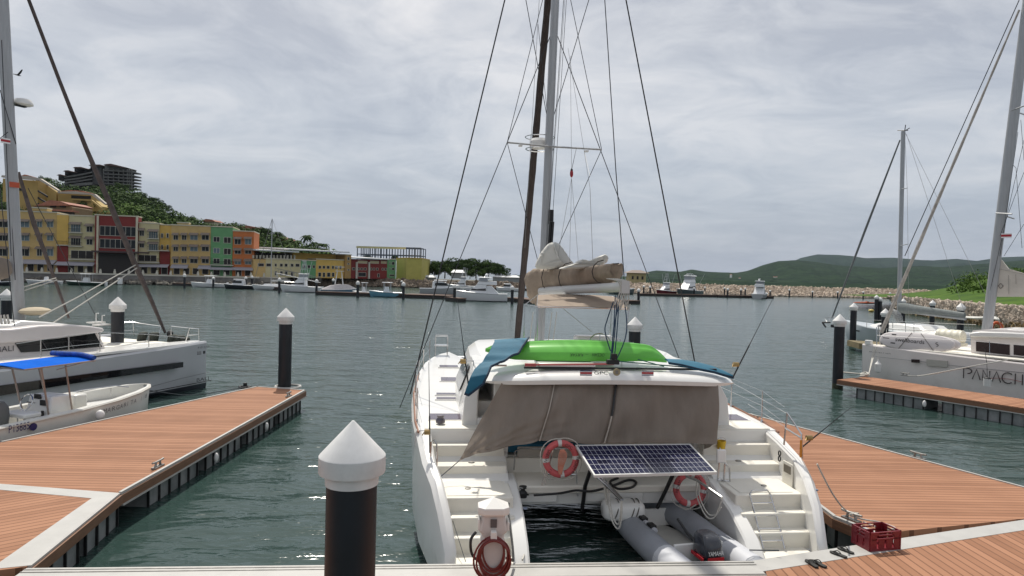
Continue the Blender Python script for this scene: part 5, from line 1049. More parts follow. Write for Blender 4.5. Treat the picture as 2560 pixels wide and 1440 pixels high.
for c_, d_ in (((c1.x + 0.06, -0.2, 0.98), (0.03, 0.2, 0.14)), ((c1.x + 0.10, 0.05, 1.12), (0.03, 0.22, 0.12)), ((c1.x + 0.0, -0.26, 0.72), (0.03, 0.07, 0.14))): MB().box(c_, d_).build('instrument', BLACK, sk, smooth=False)
mb = MB(); s0 = skx(60, 1040, -0.1).x
mb.box((s0, 0, 0.75), (0.45, 0.85, 0.12)); mb.build('helm_cushion', WHITE, sk, bevel=0.04)
mb = MB()
for dx in (-0.2, 0.2):
    for y in (-0.4, 0.4): mb.tube([(s0 + dx, y, 0.26), (s0 + dx, y, 0.72)], 0.018, 5)
mb.tube([(s0 - 0.2, -0.4, 0.45), (s0 + 0.2, -0.4, 0.45)], 0.015, 5); mb.build('seat_frame', STEEL, sk)
ZT = 2.0
T = [SF.L(62, 923, y=-0.72), SF.L(238, 900, y=-0.72)]; ZT = (T[0].z + T[1].z) / 2
x0t, x1t = T[0].x, T[1].x
BLT = mat('royal_blue_canvas', (0.0, 0.11, 0.56), 0.85, noise=0.12, spec=0.08)
mb = MB(); mb.sheet(lambda u, v: (lerp(x0t - 0.12 * math.sin(math.pi * v), x1t, u), lerp(-0.72, 0.78, v), T[0].lerp(T[1], u).z + 0.07 * math.sin(math.pi * v) - 0.04 * abs(math.sin(u * 6.3)) * math.sin(math.pi * v)), 12, 8, 0.015, (0, 0, -1)); mb.build('canvas_top', BLT, sk)
mb = MB(); mb.tube([(x0t, -0.72, T[0].z - 0.015), (x1t, -0.72, T[1].z - 0.015), (x1t, 0.78, T[1].z - 0.015), (x0t, 0.78, T[0].z - 0.015)], 0.020, 6, closed=True)
for xx, yy, xb in ((0.28, -0.55, 0.1), (0.62, -0.55, 0.75), (0.30, 0.55, 0.1), (0.66, 0.55, 0.8)):
    xt = lerp(x0t, x1t, xx); mb.tube([(xt, yy, T[0].lerp(T[1], xx).z - 0.02), (c1.x + xb, yy * 0.8, 0.28)], 0.024, 6)
mb.tube([(lerp(x0t, x1t, .5), -0.55, ZT - 0.15), (lerp(x0t, x1t, .85), -0.7, T[1].z - 0.03)], 0.014, 5); mb.build('top_frame', mat('bronze_tinted_steel', (0.36, 0.30, 0.27), 0.35, 0.7), sk)
rl = [SF.L(150, 893, y=0.7), SF.L(180, 893, y=0.3), SF.L(210, 895, y=-0.2), SF.L(234, 899, y=-0.68)]
mb = MB(); mb.tube([(x1t - 0.05, 0.78, T[1].z + 0.10), (x1t - 0.12, 0.3, T[1].z + 0.12), (x1t - 0.02, -0.2, T[1].z + 0.12), (x1t - 0.05, -0.75, T[1].z + 0.07)], [0.07, 0.085, 0.085, 0.06], 10, smooth=5); mb.build('rolled_canvas', mat('crumpled_blue_canvas', (0.004, 0.08, 0.42), 0.7, noise=0.5, scale=7, bump=0.5, bscale=12), sk)
mb = MB(); o0 = skx(12, 1040, -0.2).x; rings = []
for z, k in ((0.3, 0.6), (0.5, 0.9), (0.8, 1), (1.0, 0.95), (1.15, 0.6)): rings.append([(o0 - 0.05 + 0.30 * k * math.cos(a), 0.05 + 0.26 * k * math.sin(a), z) for a in [j * math.pi / 9 for j in range(18)]])
mb.loft(rings); mb.build('outboard_cover', mat('dark_grey_motor_cover', (0.13, 0.13, 0.125), 0.6), sk)
def stx(s, px, py, pxe, h, m): 
    a = SF.L(px, py, y=-0.99); b = SF.L(pxe, py, y=-0.99); MB().text(s, (a.x, -1.04, a.z), (1, 0, 0), (0, 0, 1), h, width=b.x - a.x, off=0.006).build('lettering', m, sk, smooth=False)
NAV = mat('navy_lettering', (0.015, 0.012, 0.10), 0.5)
stx('P13885', 16, 1083, 68, 0.19, NAV)
a = SF.L(82, 1067, y=-1.02); mb = MB(); mb.tube([(a.x, -1.03, a.z), (a.x, -1.05, a.z)], 0.09, 16); mb.build('blue_dot', NAV, sk)
# name along the curved bow
cs = 'MARGARITA 1.8'; mb = MB()
for k, ch in enumerate(cs):
    if ch == ' ': continue
    px = lerp(264, 352, k / (len(cs) - 1)); xx = lerp(-2.35, -0.62, k / (len(cs) - 1))
    bb_ = tab([(a_, b_) for a_, b_, c_ in S_], xx); b2 = tab([(a_, b_) for a_, b_, c_ in S_], xx + 0.1); zz = tab([(a_, c_) for a_, b_, c_ in S_], xx)
    ux = Vector((0.1, -(b2 - bb_), 0.006)); mb.text(ch, (xx, -bb_ - 0.005, zz - 0.27), ux, (0, -0.12, 1), 0.13, width=(None if ch in 'I1.' else 0.11), off=0.02)
mb.build('lettering', mat('grey_lettering', (0.16, 0.15, 0.15), 0.5), sk, smooth=False)
p = SF.L(250, 1040, y=-1.12); mb = MB(); mb.ell((p.x, -1.12, 0.58), (0.12, 0.1, 0.14), 12, 8); mb.build('fender', CAPW, sk)
# ------------------------------------------------------------------ white catamaran at right
pr = math.atan2(-0.80, 0.60); PO = (16.95, 33.3, 0); PF = Fr(PO, pr)
pc = thing('catamaran', 'white catamaran at right with dark nameplate letters on its hull and paddleboards on deck', 'catamaran', PO, pr)
def pside(pts, y): return [PF.L(px, py, y=y) for px, py in pts]
PH = mat('pink_white_hull', (0.76, 0.71, 0.68), 0.3, noise=0.05, scale=0.8, coat=0.25); antifoul(PH, 0.05)
for hy in (0.0, 5.2):
    rings = []
    for x, wd_, zs in ((0.0, 0.08, 1.66), (0.3, 0.2, 1.66), (1.2, 0.5, 1.64), (3, 0.85, 1.6), (6, 1.0, 1.55), (13, 1.0, 1.45)):
        c = hy + 0.75; y0 = (hy + (1 - wd_) * 0.5) if hy == 0 else c - wd_ * 0.75; y1 = y0 + wd_ * 1.45
        rings.append([(x - 0.0, y0 + 0.04, zs), (x, y0, zs - 0.06), (x, y0 + 0.03, 1.05), (x + 0.05, y0 + 0.12 * min(1, wd_ * 1.5), 0.0), (x + 0.05, (y0 + y1) / 2, -0.4), (x + 0.05, y1 - 0.12, 0.0), (x, y1 - 0.03, 1.05), (x, y1, zs - 0.06), (x, y1 - 0.04, zs)])
    mb = MB(); mb.loft(rings); mb.build('hull', PH, pc, ang=30)
mb = MB(); mb.bb(2.6, 12, 1.0, 5.4, 0.8, 1.55); mb.prism([(0.1, 0.6), (1.2, 0.32), (3, 0.14), (6, 0.06), (13, 0.06), (13, 1.4), (3, 1.35), (0.3, 0.8)], 1.58, 1.66); mb.build('deck', WHITE2, pc, bevel=0.02)
cab = pside([(2428, 882), (2426, 836), (2432, 826), (2470, 823), (2700, 835), (2720, 905)], 1.0)
mb = MB(); mb.ext(cab, (0, 3.4, 0)); mb.build('cabin', PH, pc, smooth=False)
rf_ = pside([(2420, 838), (2424, 832), (2450, 829), (2520, 831), (2720, 842), (2720, 852), (2520, 845), (2430, 843)], 0.8); mb = MB(); mb.ext(rf_, (0, 3.9, 0)); mb.build('cabin_roof', WHITE, pc, bevel=0.05, ang=50)
for a_, b_ in (((2440, 853), (2524, 862)), ((2534, 862), (2640, 872))):
    wq = pside([(a_[0], a_[1]), (b_[0], b_[1]), (b_[0], b_[1] + 26), (a_[0], a_[1] + 25)], 0.97); mb = MB(); mb.ext(wq, (0, 0.06, 0)); mb.build('cabin_window', mat('brown_tinted_glass', (0.035, 0.022, 0.022), 0.1), pc, smooth=False)
mb = MB(); wq = pside([(2454, 828), (2535, 822), (2700, 826), (2700, 833), (2535, 829)], 1.8); mb.ext(wq, (0, 2.2, 0)); mb.build('sliding_hatch', WHITE, pc, bevel=0.03)
# hull window, stripe, text
wq = pside([(2278, 898), (2297, 899), (2297, 907), (2278, 906)], -0.02); mb = MB(); mb.ext([Vector((p.x, -0.015, p.z)) for p in wq], (0, 0.1, 0)); mb.build('hull_window', mat('brown_tinted_glass', (0.04, 0.02, 0.02)), pc, smooth=False)
wq = pside([(2316, 898), (2368, 903), (2368, 918), (2316, 914)], -0.02); mb = MB(); mb.ext([Vector((p.x, -0.008, p.z)) for p in wq], (0, 0.05, 0)); mb.build('hull_window', mat('grey_tint_panel', (0.42, 0.41, 0.37), 0.3), pc, smooth=False)
mb = MB(); mb.tube([(p.x, 0.005 + (0.15 if i == 0 else 0.03 if i == 1 else 0), p.z) for i, p in enumerate(pside([(2185, 892), (2275, 901), (2400, 916), (2560, 932), (2700, 946)], 0))], 0.010, 4); mb.build('styling_line', mat('line_grey', (0.2, 0.2, 0.2)), pc)
LT = mat('brown_black_lettering', (0.045, 0.03, 0.03), 0.5)
a = PF.L(2409, 945, y=-0.03)
def stroke(segs, w=0.022):
    mb = MB()
    for s_ in segs: mb.tube([(p[0], -0.02, p[1]) for p in s_], w, 4)
    return mb
H_ = 0.44; zb = PF.L(2409, 945, y=0).z; dz_ = -0.0
def lx(px): return PF.L(px, 945 + (px - 2409) * 0.11, y=0).x
def letter(px0, px1, segs):
    x0, x1 = lx(px0), lx(px1); return [[(lerp(x0, x1, u), lerp(zb, zb + H_, v)) for u, v in s] for s in segs]
arc = lambda cx, cy, rx, ry, a0, a1, n=12: [(cx + rx * math.cos(math.radians(lerp(a0, a1, k / n))), cy + ry * math.sin(math.radians(lerp(a0, a1, k / n)))) for k in range(n + 1)]
LS = letter(2409, 2429, [[(0, 0), (0, 1), (0.5, 1)] + arc(0.5, 0.75, 0.5, 0.25, 90, -90)[1:]]) + letter(2431, 2451, [[(0, 0), (0.5, 1), (1, 0)]]) + letter(2457, 2474, [[(0, 0), (0, 1), (1, 0), (1, 1)]]) + letter(2480, 2502, [[(0, 0), (0.5, 1), (1, 0)]]) + letter(2505, 2532, [arc(0.55, 0.5, 0.55, 0.5, 50, 310)]) + letter(2538, 2556, [[(0, 0), (0, 1)], [(1, 0), (1, 1)]]) + letter(2566, 2584, [[(1, 0), (0, 0), (0, 1), (1, 1)]])
stroke(LS, 0.024).build('lettering', LT, pc, smooth=False)
stroke(letter(2474, 2556, [[(0, 0.28), (0.3, 0.4), (0.6, 0.42), (1, 0.3)]]), 0.010).build('red_flourish', mat('flourish_red', (0.35, 0.05, 0.05)), pc, smooth=False)
a = PF.L(2176, 880, y=0.15); b = PF.L(2228, 884, y=0.1); MB().text('BRANCHET F 14071', (a.x, 0.12, a.z), (1, 0.0, 0), (0, 0, 1), 0.05, width=b.x - a.x, off=0.09).build('lettering', LT, pc, smooth=False)
def ptubes(name, paths, r=0.016, m=STEEL):
    mb = MB()
    for p in paths: mb.tube([PF.L(px, py, y=y) for px, py, y in p], r, 6)
    return mb.build(name, m, pc)
ptubes('pulpit', [[(2192, 862, 0.3), (2192, 818, 0.3), (2196, 812, 0.5), (2200, 862, 0.6)]], 0.025); ptubes('pulpit', [[(2216, 850, 2.6), (2216, 822, 2.6), (2300, 826, 2.8), (2340, 828, 3.0)]], 0.025)
ptubes('lifeline', [[(2474, 852, 0.15), (2474, 890, 0.12)], [(2192, 838, 0.2), (2474, 856, 0.15), (2700, 875, 0.2)]], 0.008)
# mast and stays
m0 = PF.L(2467, 826, y=3.0); m1_ = PF.L(2567, 30, y=3.0); md = (m1_ - m0) / (m1_.z - m0.z)
mb = MB(); rings = []
for z in (m0.z - 0.5, 8, 20): p = m0 + md * (z - m0.z); rings.append([(p.x + 0.22 * math.cos(a), p.y + 0.13 * math.sin(a), z) for a in [k * math.pi / 8 for k in range(16)]])
mb.loft(rings); mb.build('mast', ALU, pc, ang=50)
s0_ = PF.L(2203, 832, y=2.6); s1_ = PF.L(2548, 25, y=3.0); mb = MB()
n_ = 24; pts = [s0_.lerp(s1_, k / n_) for k in range(n_ + 1)]; mb.tube(pts, [0.10 - 0.06 * k / n_ + 0.008 * math.sin(k * 1.9) for k in range(n_ + 1)], 8); mb.build('furled_headsail', mat('cream_grey_furled_sail', (0.50, 0.46, 0.42), 0.8, noise=0.35, scale=4), pc)
ptubes('stay', [[(2548, 0, 2.6), (2262, 640, 2.8)]], 0.02, WIRE)
ptubes('stay', [[(2560, 350, 2.6), (2470, 750, 2.9)], [(2545, 330, 2.6), (2500, 640, 2.9)], [(2552, 300, 2.9), (2560, 400, 2.9)], [(2555, 620, 3.0), (2540, 420, 3.0), (2520, 400, 3)], [(2500, 590, 2.8), (2560, 430, 2.8)], [(2510, 640, 2.8), (2560, 560, 2.8)]], 0.010, WIRE)
ptubes('spreader', [[(2530, 276, 2.6), (2562, 264, 2.2)], [(2530, 276, 3.2), (2562, 287, 3.6)], [(2490, 533, 2.8), (2530, 535, 2.2)], [(2490, 533, 3.2), (2536, 547, 3.6)]], 0.03, ALU)
q = PF.L(2516, 589, y=2.6); mb = MB(); mb.k = 0; mb.box(q, (0.4, 0.02, 0.10)); mb.k = 1; mb.box(q + Vector((0, 0, 0.075)), (0.4, 0.018, 0.05)); mb.box(q - Vector((0, 0, 0.075)), (0.4, 0.018, 0.05)); mb.build('courtesy_flag', [RED, WHT], pc, smooth=False)
# white sail beside the mast
sq = [PF.L(px, py, y=3.0) for px, py in ((2494, 645), (2504, 650), (2521, 672), (2562, 684), (2640, 690), (2640, 745), (2562, 742), (2484, 742), (2480, 725), (2478, 690))]
mb = MB(); mb.ext(sq, (0, 0.10, 0)); so_ = mb.build('folded_mainsail', mat('beige_sail', (0.58, 0.54, 0.48), 0.8, noise=0.15, scale=2, bump=0.3, bscale=4), pc, ang=60)
q = PF.L(2502, 715, y=2.97); mb = MB(); mb.tube([(q.x + 0.1 * math.cos(a), q.y - 0.01, q.z + 0.12 * math.sin(a)) for a in (0, math.pi / 2, math.pi, 4.71)], 0.015, 4, closed=True); mb.build('diamond_logo', LT, pc)
ptubes('sail_seam', [[(2494, 672, 2.97), (2560, 684, 2.97)], [(2521, 688, 2.97), (2522, 735, 2.97)], [(2539, 686, 2.97), (2540, 710, 2.97)]], 0.010, mat('seam_grey', (0.3, 0.28, 0.26)))
# boom cover aft, liferaft, paddleboards
c = PF.L(2376, 842, y=3.4); w = PF.W(c)
t = thing('life_raft_canister', 'cream ribbed life raft canister on the foredeck of the white catamaran at right', 'life raft', w, pr)
mb = MB(); rings = []
for i in range(19):
    u = -0.60 + 1.2 * i / 18; k = (1.0 if i % 4 else 0.93) * (0.75 if i in (0, 18) else 1)
    rings.append([(u, 0.36 * k * math.cos(a), 0.36 * k * math.sin(a) * (1 if math.sin(a) > 0 else 0.9)) for a in [j * math.pi / 9 for j in range(18)]])
mb.loft(rings); mb.build('canister', mat('cream_fibreglass', (0.66, 0.63, 0.52), 0.5), t, ang=50); mb = MB(); mb.box((0.05, 0, -0.32), (1.26, 0.5, 0.16)); mb.build('cradle', mat('cream_fibreglass', (0.66, 0.63, 0.52)), t, bevel=0.04)
def board(pxl, pxr, pyt, pyb, y, lab, letters):
    cpx = ((pxl + pxr) / 2, (pyt + pyb) / 2); c = PF.L(*cpx, y=y); hl = (PF.L(pxr, cpx[1] + 8, y=y).x - PF.L(pxl, cpx[1] - 8, y=y).x) / 2; hh = (PF.L(cpx[0], pyt, y=y).z - PF.L(cpx[0], pyb, y=y).z) / 2
    t = thing('paddleboard', lab, 'paddleboard', PF.W(c), pr, 'paddleboards tied on deck of the right catamaran')
    t.rotation_euler = (R_(-14), 0, pr)
    ol = []
    for k in range(48):
        a = 2 * math.pi * k / 48; cx_ = math.cos(a); sx_ = math.sin(a); ol.append((hl * math.copysign(abs(cx_) ** 0.72, cx_), math.copysign(abs(sx_) ** 0.8, sx_) * hh * 1.06 * (1 - 0.08 * cx_)))
    mb = MB(); mb.loft([[(x * k, yy, z * k) for x, z in ol] for yy, k in ((-0.06, 0.94), (-0.04, 0.985), (0, 1.0), (0.04, 0.985), (0.06, 0.94))]); mb.build('board_body', mat('pinkish_white_board', (0.66, 0.62, 0.61), 0.4), t, ang=60)
    if letters:
        MB().text('swellboards', (-hl * 0.55, -0.07, -hh * 0.16), (1, 0, -0.02), (0, 0, 1), 0.20, width=hl * 0.78, off=0.004).build('lettering', BLACK, t, smooth=False)
        MB().text('S', (hl * 0.55, -0.07, -0.16), (0.9, 0, 0.35), (-0.35, 0, 0.9), 0.2, off=0.004).build('lettering', BLACK, t, smooth=False)
        mb = MB(); mb.box((-hl * 0.84 + 0.05, -0.066, hh * .12), (0.28, 0.012, 0.035)); mb.build('fin_slot', BLACK, t, smooth=False)
        mb = MB(); mb.box((-hl * 0.6, -0.066, hh * .62), (0.2, 0.012, 0.05)); mb.build('fin_slot', BLACK, t, smooth=False); mb = MB(); mb.box((-hl * 0.6, -0.066, -hh * .42), (0.2, 0.012, 0.05)); mb.build('fin_slot', BLACK, t, smooth=False)
        mb = MB(); mb.tube([(-hl * 0.42, -0.075, -hh), (-hl * 0.12, -0.085, hh)], 0.013, 4); mb.tube([(hl * 0.12, -0.085, hh), (hl * 0.5, -0.075, -hh * 0.9)], 0.013, 4); mb.build('lashing', mat('grey_strap', (0.12, 0.11, 0.10)), t)
    return t
board(2196, 2384, 833, 876, 0.35, 'front white paddleboard with black lettering tied along the side deck at right', True)
board(2215, 2399, 836, 874, 0.62, 'rear white paddleboard showing its rounded end behind the lettered one', False)
c = PF.L(2172, 856, y=0.5); mb = MB(); mb.box(c, (0.28, 0.25, 0.22)); mb.build('bow_box', WHITE, pc, bevel=0.02)
# things on the far right pontoon
c = at(2181, 945, z=DZ); mb = MB()
mb.tube([at(2108, 931, z=DZ + 0.03), at(2140, 934, z=DZ + 0.05), at(2165, 936, z=DZ + 0.03), at(2150, 940, z=DZ + 0.04), at(2172, 938, z=DZ + 0.06), at(2165, 931, z=DZ + 0.05), at(2152, 935, z=DZ + 0.08), at(2170, 937, z=DZ + 0.12)], 0.04, 6, smooth=5)
mb.tube([at(2172, 935, z=DZ + 0.15), PF.W(PF.L(2183, 895, y=-0.1)), PF.W(PF.L(2192, 868, y=0.0))], 0.025, 5); mb.tube([at(2172, 935, z=DZ + 0.15), PF.W(PF.L(2180, 895, y=-0.1)), PF.W(PF.L(2186, 868, y=0.0))], 0.02, 5)
o = mb.build('mooring_line', ROPEW, None); tag(o, 'white mooring line heaped on the narrow pontoon tip and rising to the right catamaran bow', 'rope')
c = at(2187, 934, z=DZ); t = thing('fender', 'white cylindrical fender hanging at the bow of the right catamaran', 'fender', (c.x + 0.35, c.y + 0.4, DZ + 0.25)); MB().lathe([(0.03, -0.25), (0.13, -0.2), (0.14, 0.15), (0.06, 0.24), (0.03, 0.3), (0.03, 0.36)], (0, 0, 0), 14).build('fender_body', CAPW, t)
mb = MB(); mb.tube([(0, 0, 0.34), (0.0, 0.1, 0.8)], 0.012, 4); mb.build('fender_line', ROPEW, t)
wt('mooring_line', [at(2268, 939, z=DZ + 0.13), at(2295, 940, z=DZ + 0.06), at(2340, 933, Y=27.6), at(2440, 914, Y=27.0), PF.W(PF.L(2520, 900, y=-0.02))], 0.022, ROPEW, 'white line from the pontoon cleat slanting up to the side deck of the right catamaran', 'rope')
c = at(2468, 965, z=DZ); t = thing('bucket', 'white bucket with dark contents on the narrow pontoon beside the hull letters', 'bucket', (c.x, c.y, DZ)); MB().lathe([(0.13, 0), (0.16, 0.30), (0.15, 0.30), (0.12, 0.03)], (0, 0, 0), 16).build('pail', CAPW, t); mb = MB(); mb.ell((0, 0, 0.3), (0.13, 0.13, 0.07), 10, 6); mb.tube([(0, 0, 0.3), (0.02, 0.1, 0.9), (0.05, 0.3, 1.5)], 0.01, 4); mb.build('dark_cloth', BLACK, t)
# ------------------------------------------------------------------ sloop behind
zr = math.atan2(-0.973, 0.23); ZO = (25.6, 55.6, 0); ZF = Fr(ZO, zr)
zs_ = thing('sailing_yacht', 'white single-hulled sailing yacht with anchor at its bow and grey boom cover before the rocks', 'sailboat', ZO, zr)
rings = []
for x, w2, z in ((-0.1, 0.06, 1.62), (0.8, 0.45, 1.55), (2.2, 1.0, 1.45), (4.5, 1.6, 1.35), (7.5, 1.85, 1.28), (10, 1.75, 1.25), (12.2, 1.45, 1.25)):
    c = 1.9; rings.append([(x, c - w2, z), (x, c - w2 - 0.02, z - 0.06), (x + 0.25, c - w2 * 0.85, 0.4), (x + 0.5, c - w2 * 0.62, 0), (x + 0.55, c, -0.4), (x + 0.5, c + w2 * 0.62, 0), (x + 0.25, c + w2 * 0.85, 0.4), (x, c + w2 + 0.02, z - 0.06), (x, c + w2, z)])
mb = MB(); mb.loft(rings); mb.build('hull', mat('blue_white_hull', (0.50, 0.54, 0.56), 0.3, coat=0.3), zs_, ang=30)
mb = MB(); rings = []
for x, w2, z in ((3.2, 0.5, 1.45), (4.5, 0.9, 1.68), (6.5, 1.05, 1.82), (8.6, 1.1, 1.80), (9.0, 1.15, 1.55), (11.8, 1.2, 1.5)): rings.append([(x, 1.9 - w2 - 0.15, 1.25), (x, 1.9 - w2, z - 0.1), (x, 1.9 - w2 + 0.15, z), (x, 1.9 + w2 - 0.15, z), (x, 1.9 + w2, z - 0.1), (x, 1.9 + w2 + 0.15, 1.25)])
mb.loft(rings); mb.build('cabin', WHITE, zs_, ang=30)
for x0, x1 in ((4.9, 5.8), (6.1, 7.6), (8.0, 8.5)):
    mb = MB(); mb.hexa([(x0, 0.80, 1.44), (x1, 0.76, 1.46), (x1, 0.9, 1.46), (x0, 0.9, 1.44), (x0, 0.85, 1.6), (x1, 0.82, 1.66), (x1, 0.95, 1.66), (x0, 0.95, 1.6)]); mb.build('cabin_window', DARKG, zs_, smooth=False)
mb = MB(); mb.box((2.9, 0.62, 0.95), (0.45, 0.03, 0.1)); mb.box((6.0, 0.02, 0.9), (0.5, 0.03, 0.1)); mb.build('hull_window', DARKG, zs_, smooth=False)
def ztubes(name, paths, r=0.016, m=STEEL):
    mb = MB()
    for p in paths: mb.tube([ZF.L(px, py, y=y) for px, py, y in p], r, 6)
    return mb.build(name, m, zs_)
ztubes('pulpit', [[(2068, 805, 1.5), (2060, 793, 1.6), (2085, 793, 1.5), (2100, 810, 1.3)], [(2075, 805, 1.6), (2072, 793, 1.6)]], 0.03)
ztubes('anchor', [[(2056, 806, 1.9), (2064, 818, 1.9)], [(2056, 806, 1.9), (2075, 806, 1.9)]], 0.07, BLACK)
mb = MB(); a = ZF.L(2083, 815, y=1.2); mb.tube([a + Vector((0, -0.15, 0)), a + Vector((0, 0.1, 0))], 0.13, 10); mb.build('anchor_fairlead', BLACK, zs_)
ztubes('lifeline', [[(2085, 793, 1.5), (2180, 800, 0.6), (2300, 806, 0.1), (2440, 812, 0.1)]], 0.012)
for px in (2128, 2167, 2232, 2264, 2285): ztubes('stanchion', [[(px, 797 + (px - 2128) * 0.08, 0.4), (px, 817 + (px - 2128) * 0.10, 0.4)]], 0.025)
m0 = ZF.L(2247, 800, y=1.9); m1_ = ZF.L(2258, 328, y=1.9); mb = MB(); mb.loft([[(p.x + 0.17 * math.cos(a), p.y + 0.13 * math.sin(a), p.z) for a in [k * math.pi / 8 for k in range(16)]] for p in (m0, m1_)]); mb.build('mast', ALU, zs_, ang=50)
ztubes('masthead_gear', [[(2244, 326, 1.9), (2270, 326, 1.9)], [(2262, 326, 1.9), (2264, 312, 1.9)], [(2264, 326, 1.9), (2274, 320, 1.9)]], 0.03, BLACK)
ztubes('spreader', [[(2252, 473, 1.9), (2268, 470, 1.2)], [(2248, 615, 1.9), (2270, 610, 1.0)]], 0.03, ALU)
mb = MB(); mb.tube([ZF.L(2080, 795, y=1.9), ZF.L(2165, 570, y=1.9), ZF.L(2250, 350, y=1.9)], [0.06, 0.09, 0.05], 8); mb.build('furled_headsail', mat('grey_furled_sail', (0.16, 0.165, 0.17), 0.7), zs_)
ztubes('stay', [[(2262, 330, 1.9), (2418, 645, 1.5), (2520, 850, 1)], [(2266, 335, 1.9), (2365, 640, 2.4), (2430, 840, 3)], [(2262, 335, 1.9), (2268, 470, 1.2), (2270, 610, 1.0), (2272, 800, 0.4)]], 0.010, GALV)
mb = MB(); rings = []
for px, py, r in ((2250, 768, 0.40), (2262, 770, 0.42), (2290, 774, 0.33), (2330, 778, 0.25), (2380, 784, 0.20), (2412, 788, 0.17)):
    c = ZF.L(px, py, y=1.9); rings.append([(c.x, c.y + r * 0.55 * math.cos(a), c.z + r * math.sin(a)) for a in [k * math.pi / 8 for k in range(16)]])
mb.loft(rings); mb.build('boom_cover', mat('grey_green_canvas', (0.22, 0.24, 0.235), 0.8, noise=0.2, bump=0.3, bscale=5), zs_)
ztubes('boom', [[(2252, 778, 1.9), (2414, 798, 1.9)]], 0.08, ALU)
mb = MB(); rings = []
for px, py, r in ((2228, 770, 0.05), (2238, 778, 0.35), (2245, 790, 0.38), (2250, 806, 0.3)):
    c = ZF.L(px, py, y=1.9); rings.append([(c.x + r * math.cos(a), c.y + r * 0.5 * math.sin(a), c.z) for a in [k * math.pi / 6 for k in range(12)]])
mb.loft(rings); mb.build('mast_bag', mat('grey_mesh_bag', (0.33, 0.34, 0.34), 0.8, noise=0.6, scale=12), zs_)
bm = PF.L(2440, 795, y=4.5); mb = MB(); rings = []
for px, py, w_2, hh in ((2392, 790, 0.1, 0.03), (2410, 793, 0.5, 0.08), (2450, 795, 0.6, 0.1), (2480, 794, 0.5, 0.1), (2497, 799, 0.1, 0.03)):
    c = ZF.L(px, py, y=5.0); rings.append([(c.x, c.y + w_2 * math.cos(a), c.z + hh * math.sin(a)) for a in [k * math.pi / 6 for k in range(12)]])
mb.loft(rings); o = mb.build('white_awning', SAILW, None); o.location = ZO; o.rotation_euler = (0, 0, zr); tag(o, 'long white shallow boat cover stretched behind the mast of the right catamaran', 'boat cover')
c = ZF.L(2492, 818, y=3); w = ZF.W(c); t = thing('life_ring', 'orange life ring seen behind the mast foot of the right catamaran', 'life ring', w); MB().tube([(0.33 * math.cos(a), 0, 0.3 * math.sin(a)) for a in [k * math.pi / 8 for k in range(16)]], 0.09, 8, closed=True).build('ring_body', mat('bright_orange', (0.6, 0.10, 0.02)), t)
# small pontoon under the sloop
p = [at(px, py, z=DZ)[:2] for px, py in ((2118, 850), (2148, 858), (2300, 875), (2330, 862))]
t = thing('floating_pontoon', 'short weathered pontoon between the sloop and the right catamaran', 'pontoon', (0, 0, 0), 0, 'floating pontoons')
MB().prism([tuple(q) for q in p], 0.1, DZ).build('deck', mat('weathered_olive_timber', (0.20, 0.16, 0.08), 0.8, noise=0.4, scale=2), t, smooth=False)
# kayaks and buoys on the water
for px, py, l, m, nm, lab in ((2165, 758, 9, mat('orange_kayak', (0.55, 0.12, 0.05)), 'kayak', 'orange kayaks moored beyond the pile at right'),):
    c = at(px, py + 2, z=0); t = thing(nm, 'orange open kayak floating beyond the sloop left of two close piles', 'kayak', (c.x, c.y, 0)); rings = []
    for u, k in ((-2.2, 0.1), (-1.5, 0.7), (0, 1), (1.5, 0.7), (2.2, 0.1)): rings.append([(u * 1.4, 0.45 * k * math.cos(a), 0.25 + 0.25 * k * math.sin(a)) for a in [j * math.pi / 6 for j in range(12)]])
    MB().loft(rings).build('hull', m, t); mb = MB(); mb.box((0.3, 0, 0.5), (0.5, 0.5, 0.2)); mb.build('seat_back', m, t)
for px, py, lab in ((2130, 768, 'small yellow buoy floating left of the pile before the sloop'), (2178, 778, 'small yellow buoy floating right of the pile before the sloop'), (2206, 786, 'small yellow buoy floating beside the two close-set piles')):
    c = at(px, py, z=0); t = thing('mooring_buoy', lab, 'buoy', (c.x, c.y, 0), 0, 'small yellow buoys'); MB().ell((0, 0, 0.1), (0.45, 0.45, 0.25), 12, 8).build('float', mat('yellow_buoy', (0.55, 0.42, 0.10)), t); MB().lathe([(0.06, 0.3), (0.06, 0.45)], (0, 0, 0), 8).build('ring', STEEL, t)
# ------------------------------------------------------------------ quay and promenade
QW = mat('quay_concrete', (0.21, 0.20, 0.19), 0.85, noise=0.4, scale=0.3); PALE = mat('pale_trim', (0.50, 0.48, 0.41), 0.7)
q0 = Vector((-130, 156, 0)); q1 = Vector((-64, 172.5, 0)); qr = math.atan2(q1.y - q0.y, q1.x - q0.x); QL = (q1 - q0).length; QF = Fr(q0, qr)
t = thing('quay_wall', 'long grey quay wall with pale coping below the coloured waterfront buildings', 'wall', q0, qr)
MB().bb(-40, QL, 0, 1.2, -1.5, 2.05).build('wall_face', QW, t, smooth=False); MB().bb(-40, QL, -0.15, 1.3, 2.053, 2.4).build('coping', PALE, t, smooth=False)
mb = MB()
for k in range(34): x = -30 + k * 3.1; mb.lathe([(0.3, 2.4), (0.28, 2.9), (0.16, 3.3), (0.2, 3.45)], (x, 0.5, 0), 6)
struct(mb.build('coping_post', PALE, t), 'stuff') if False else mb.build('coping_post', PALE, t)
mb = MB(); mb.bb(-40, QL + 6, 1.3, 60, 1.0, 2.30); o = mb.build('promenade', mat('promenade_paving', (0.30, 0.28, 0.25), 0.8, noise=0.2, scale=0.5), None, smooth=False); o.location = q0; o.rotation_euler = (0, 0, qr); struct(o)
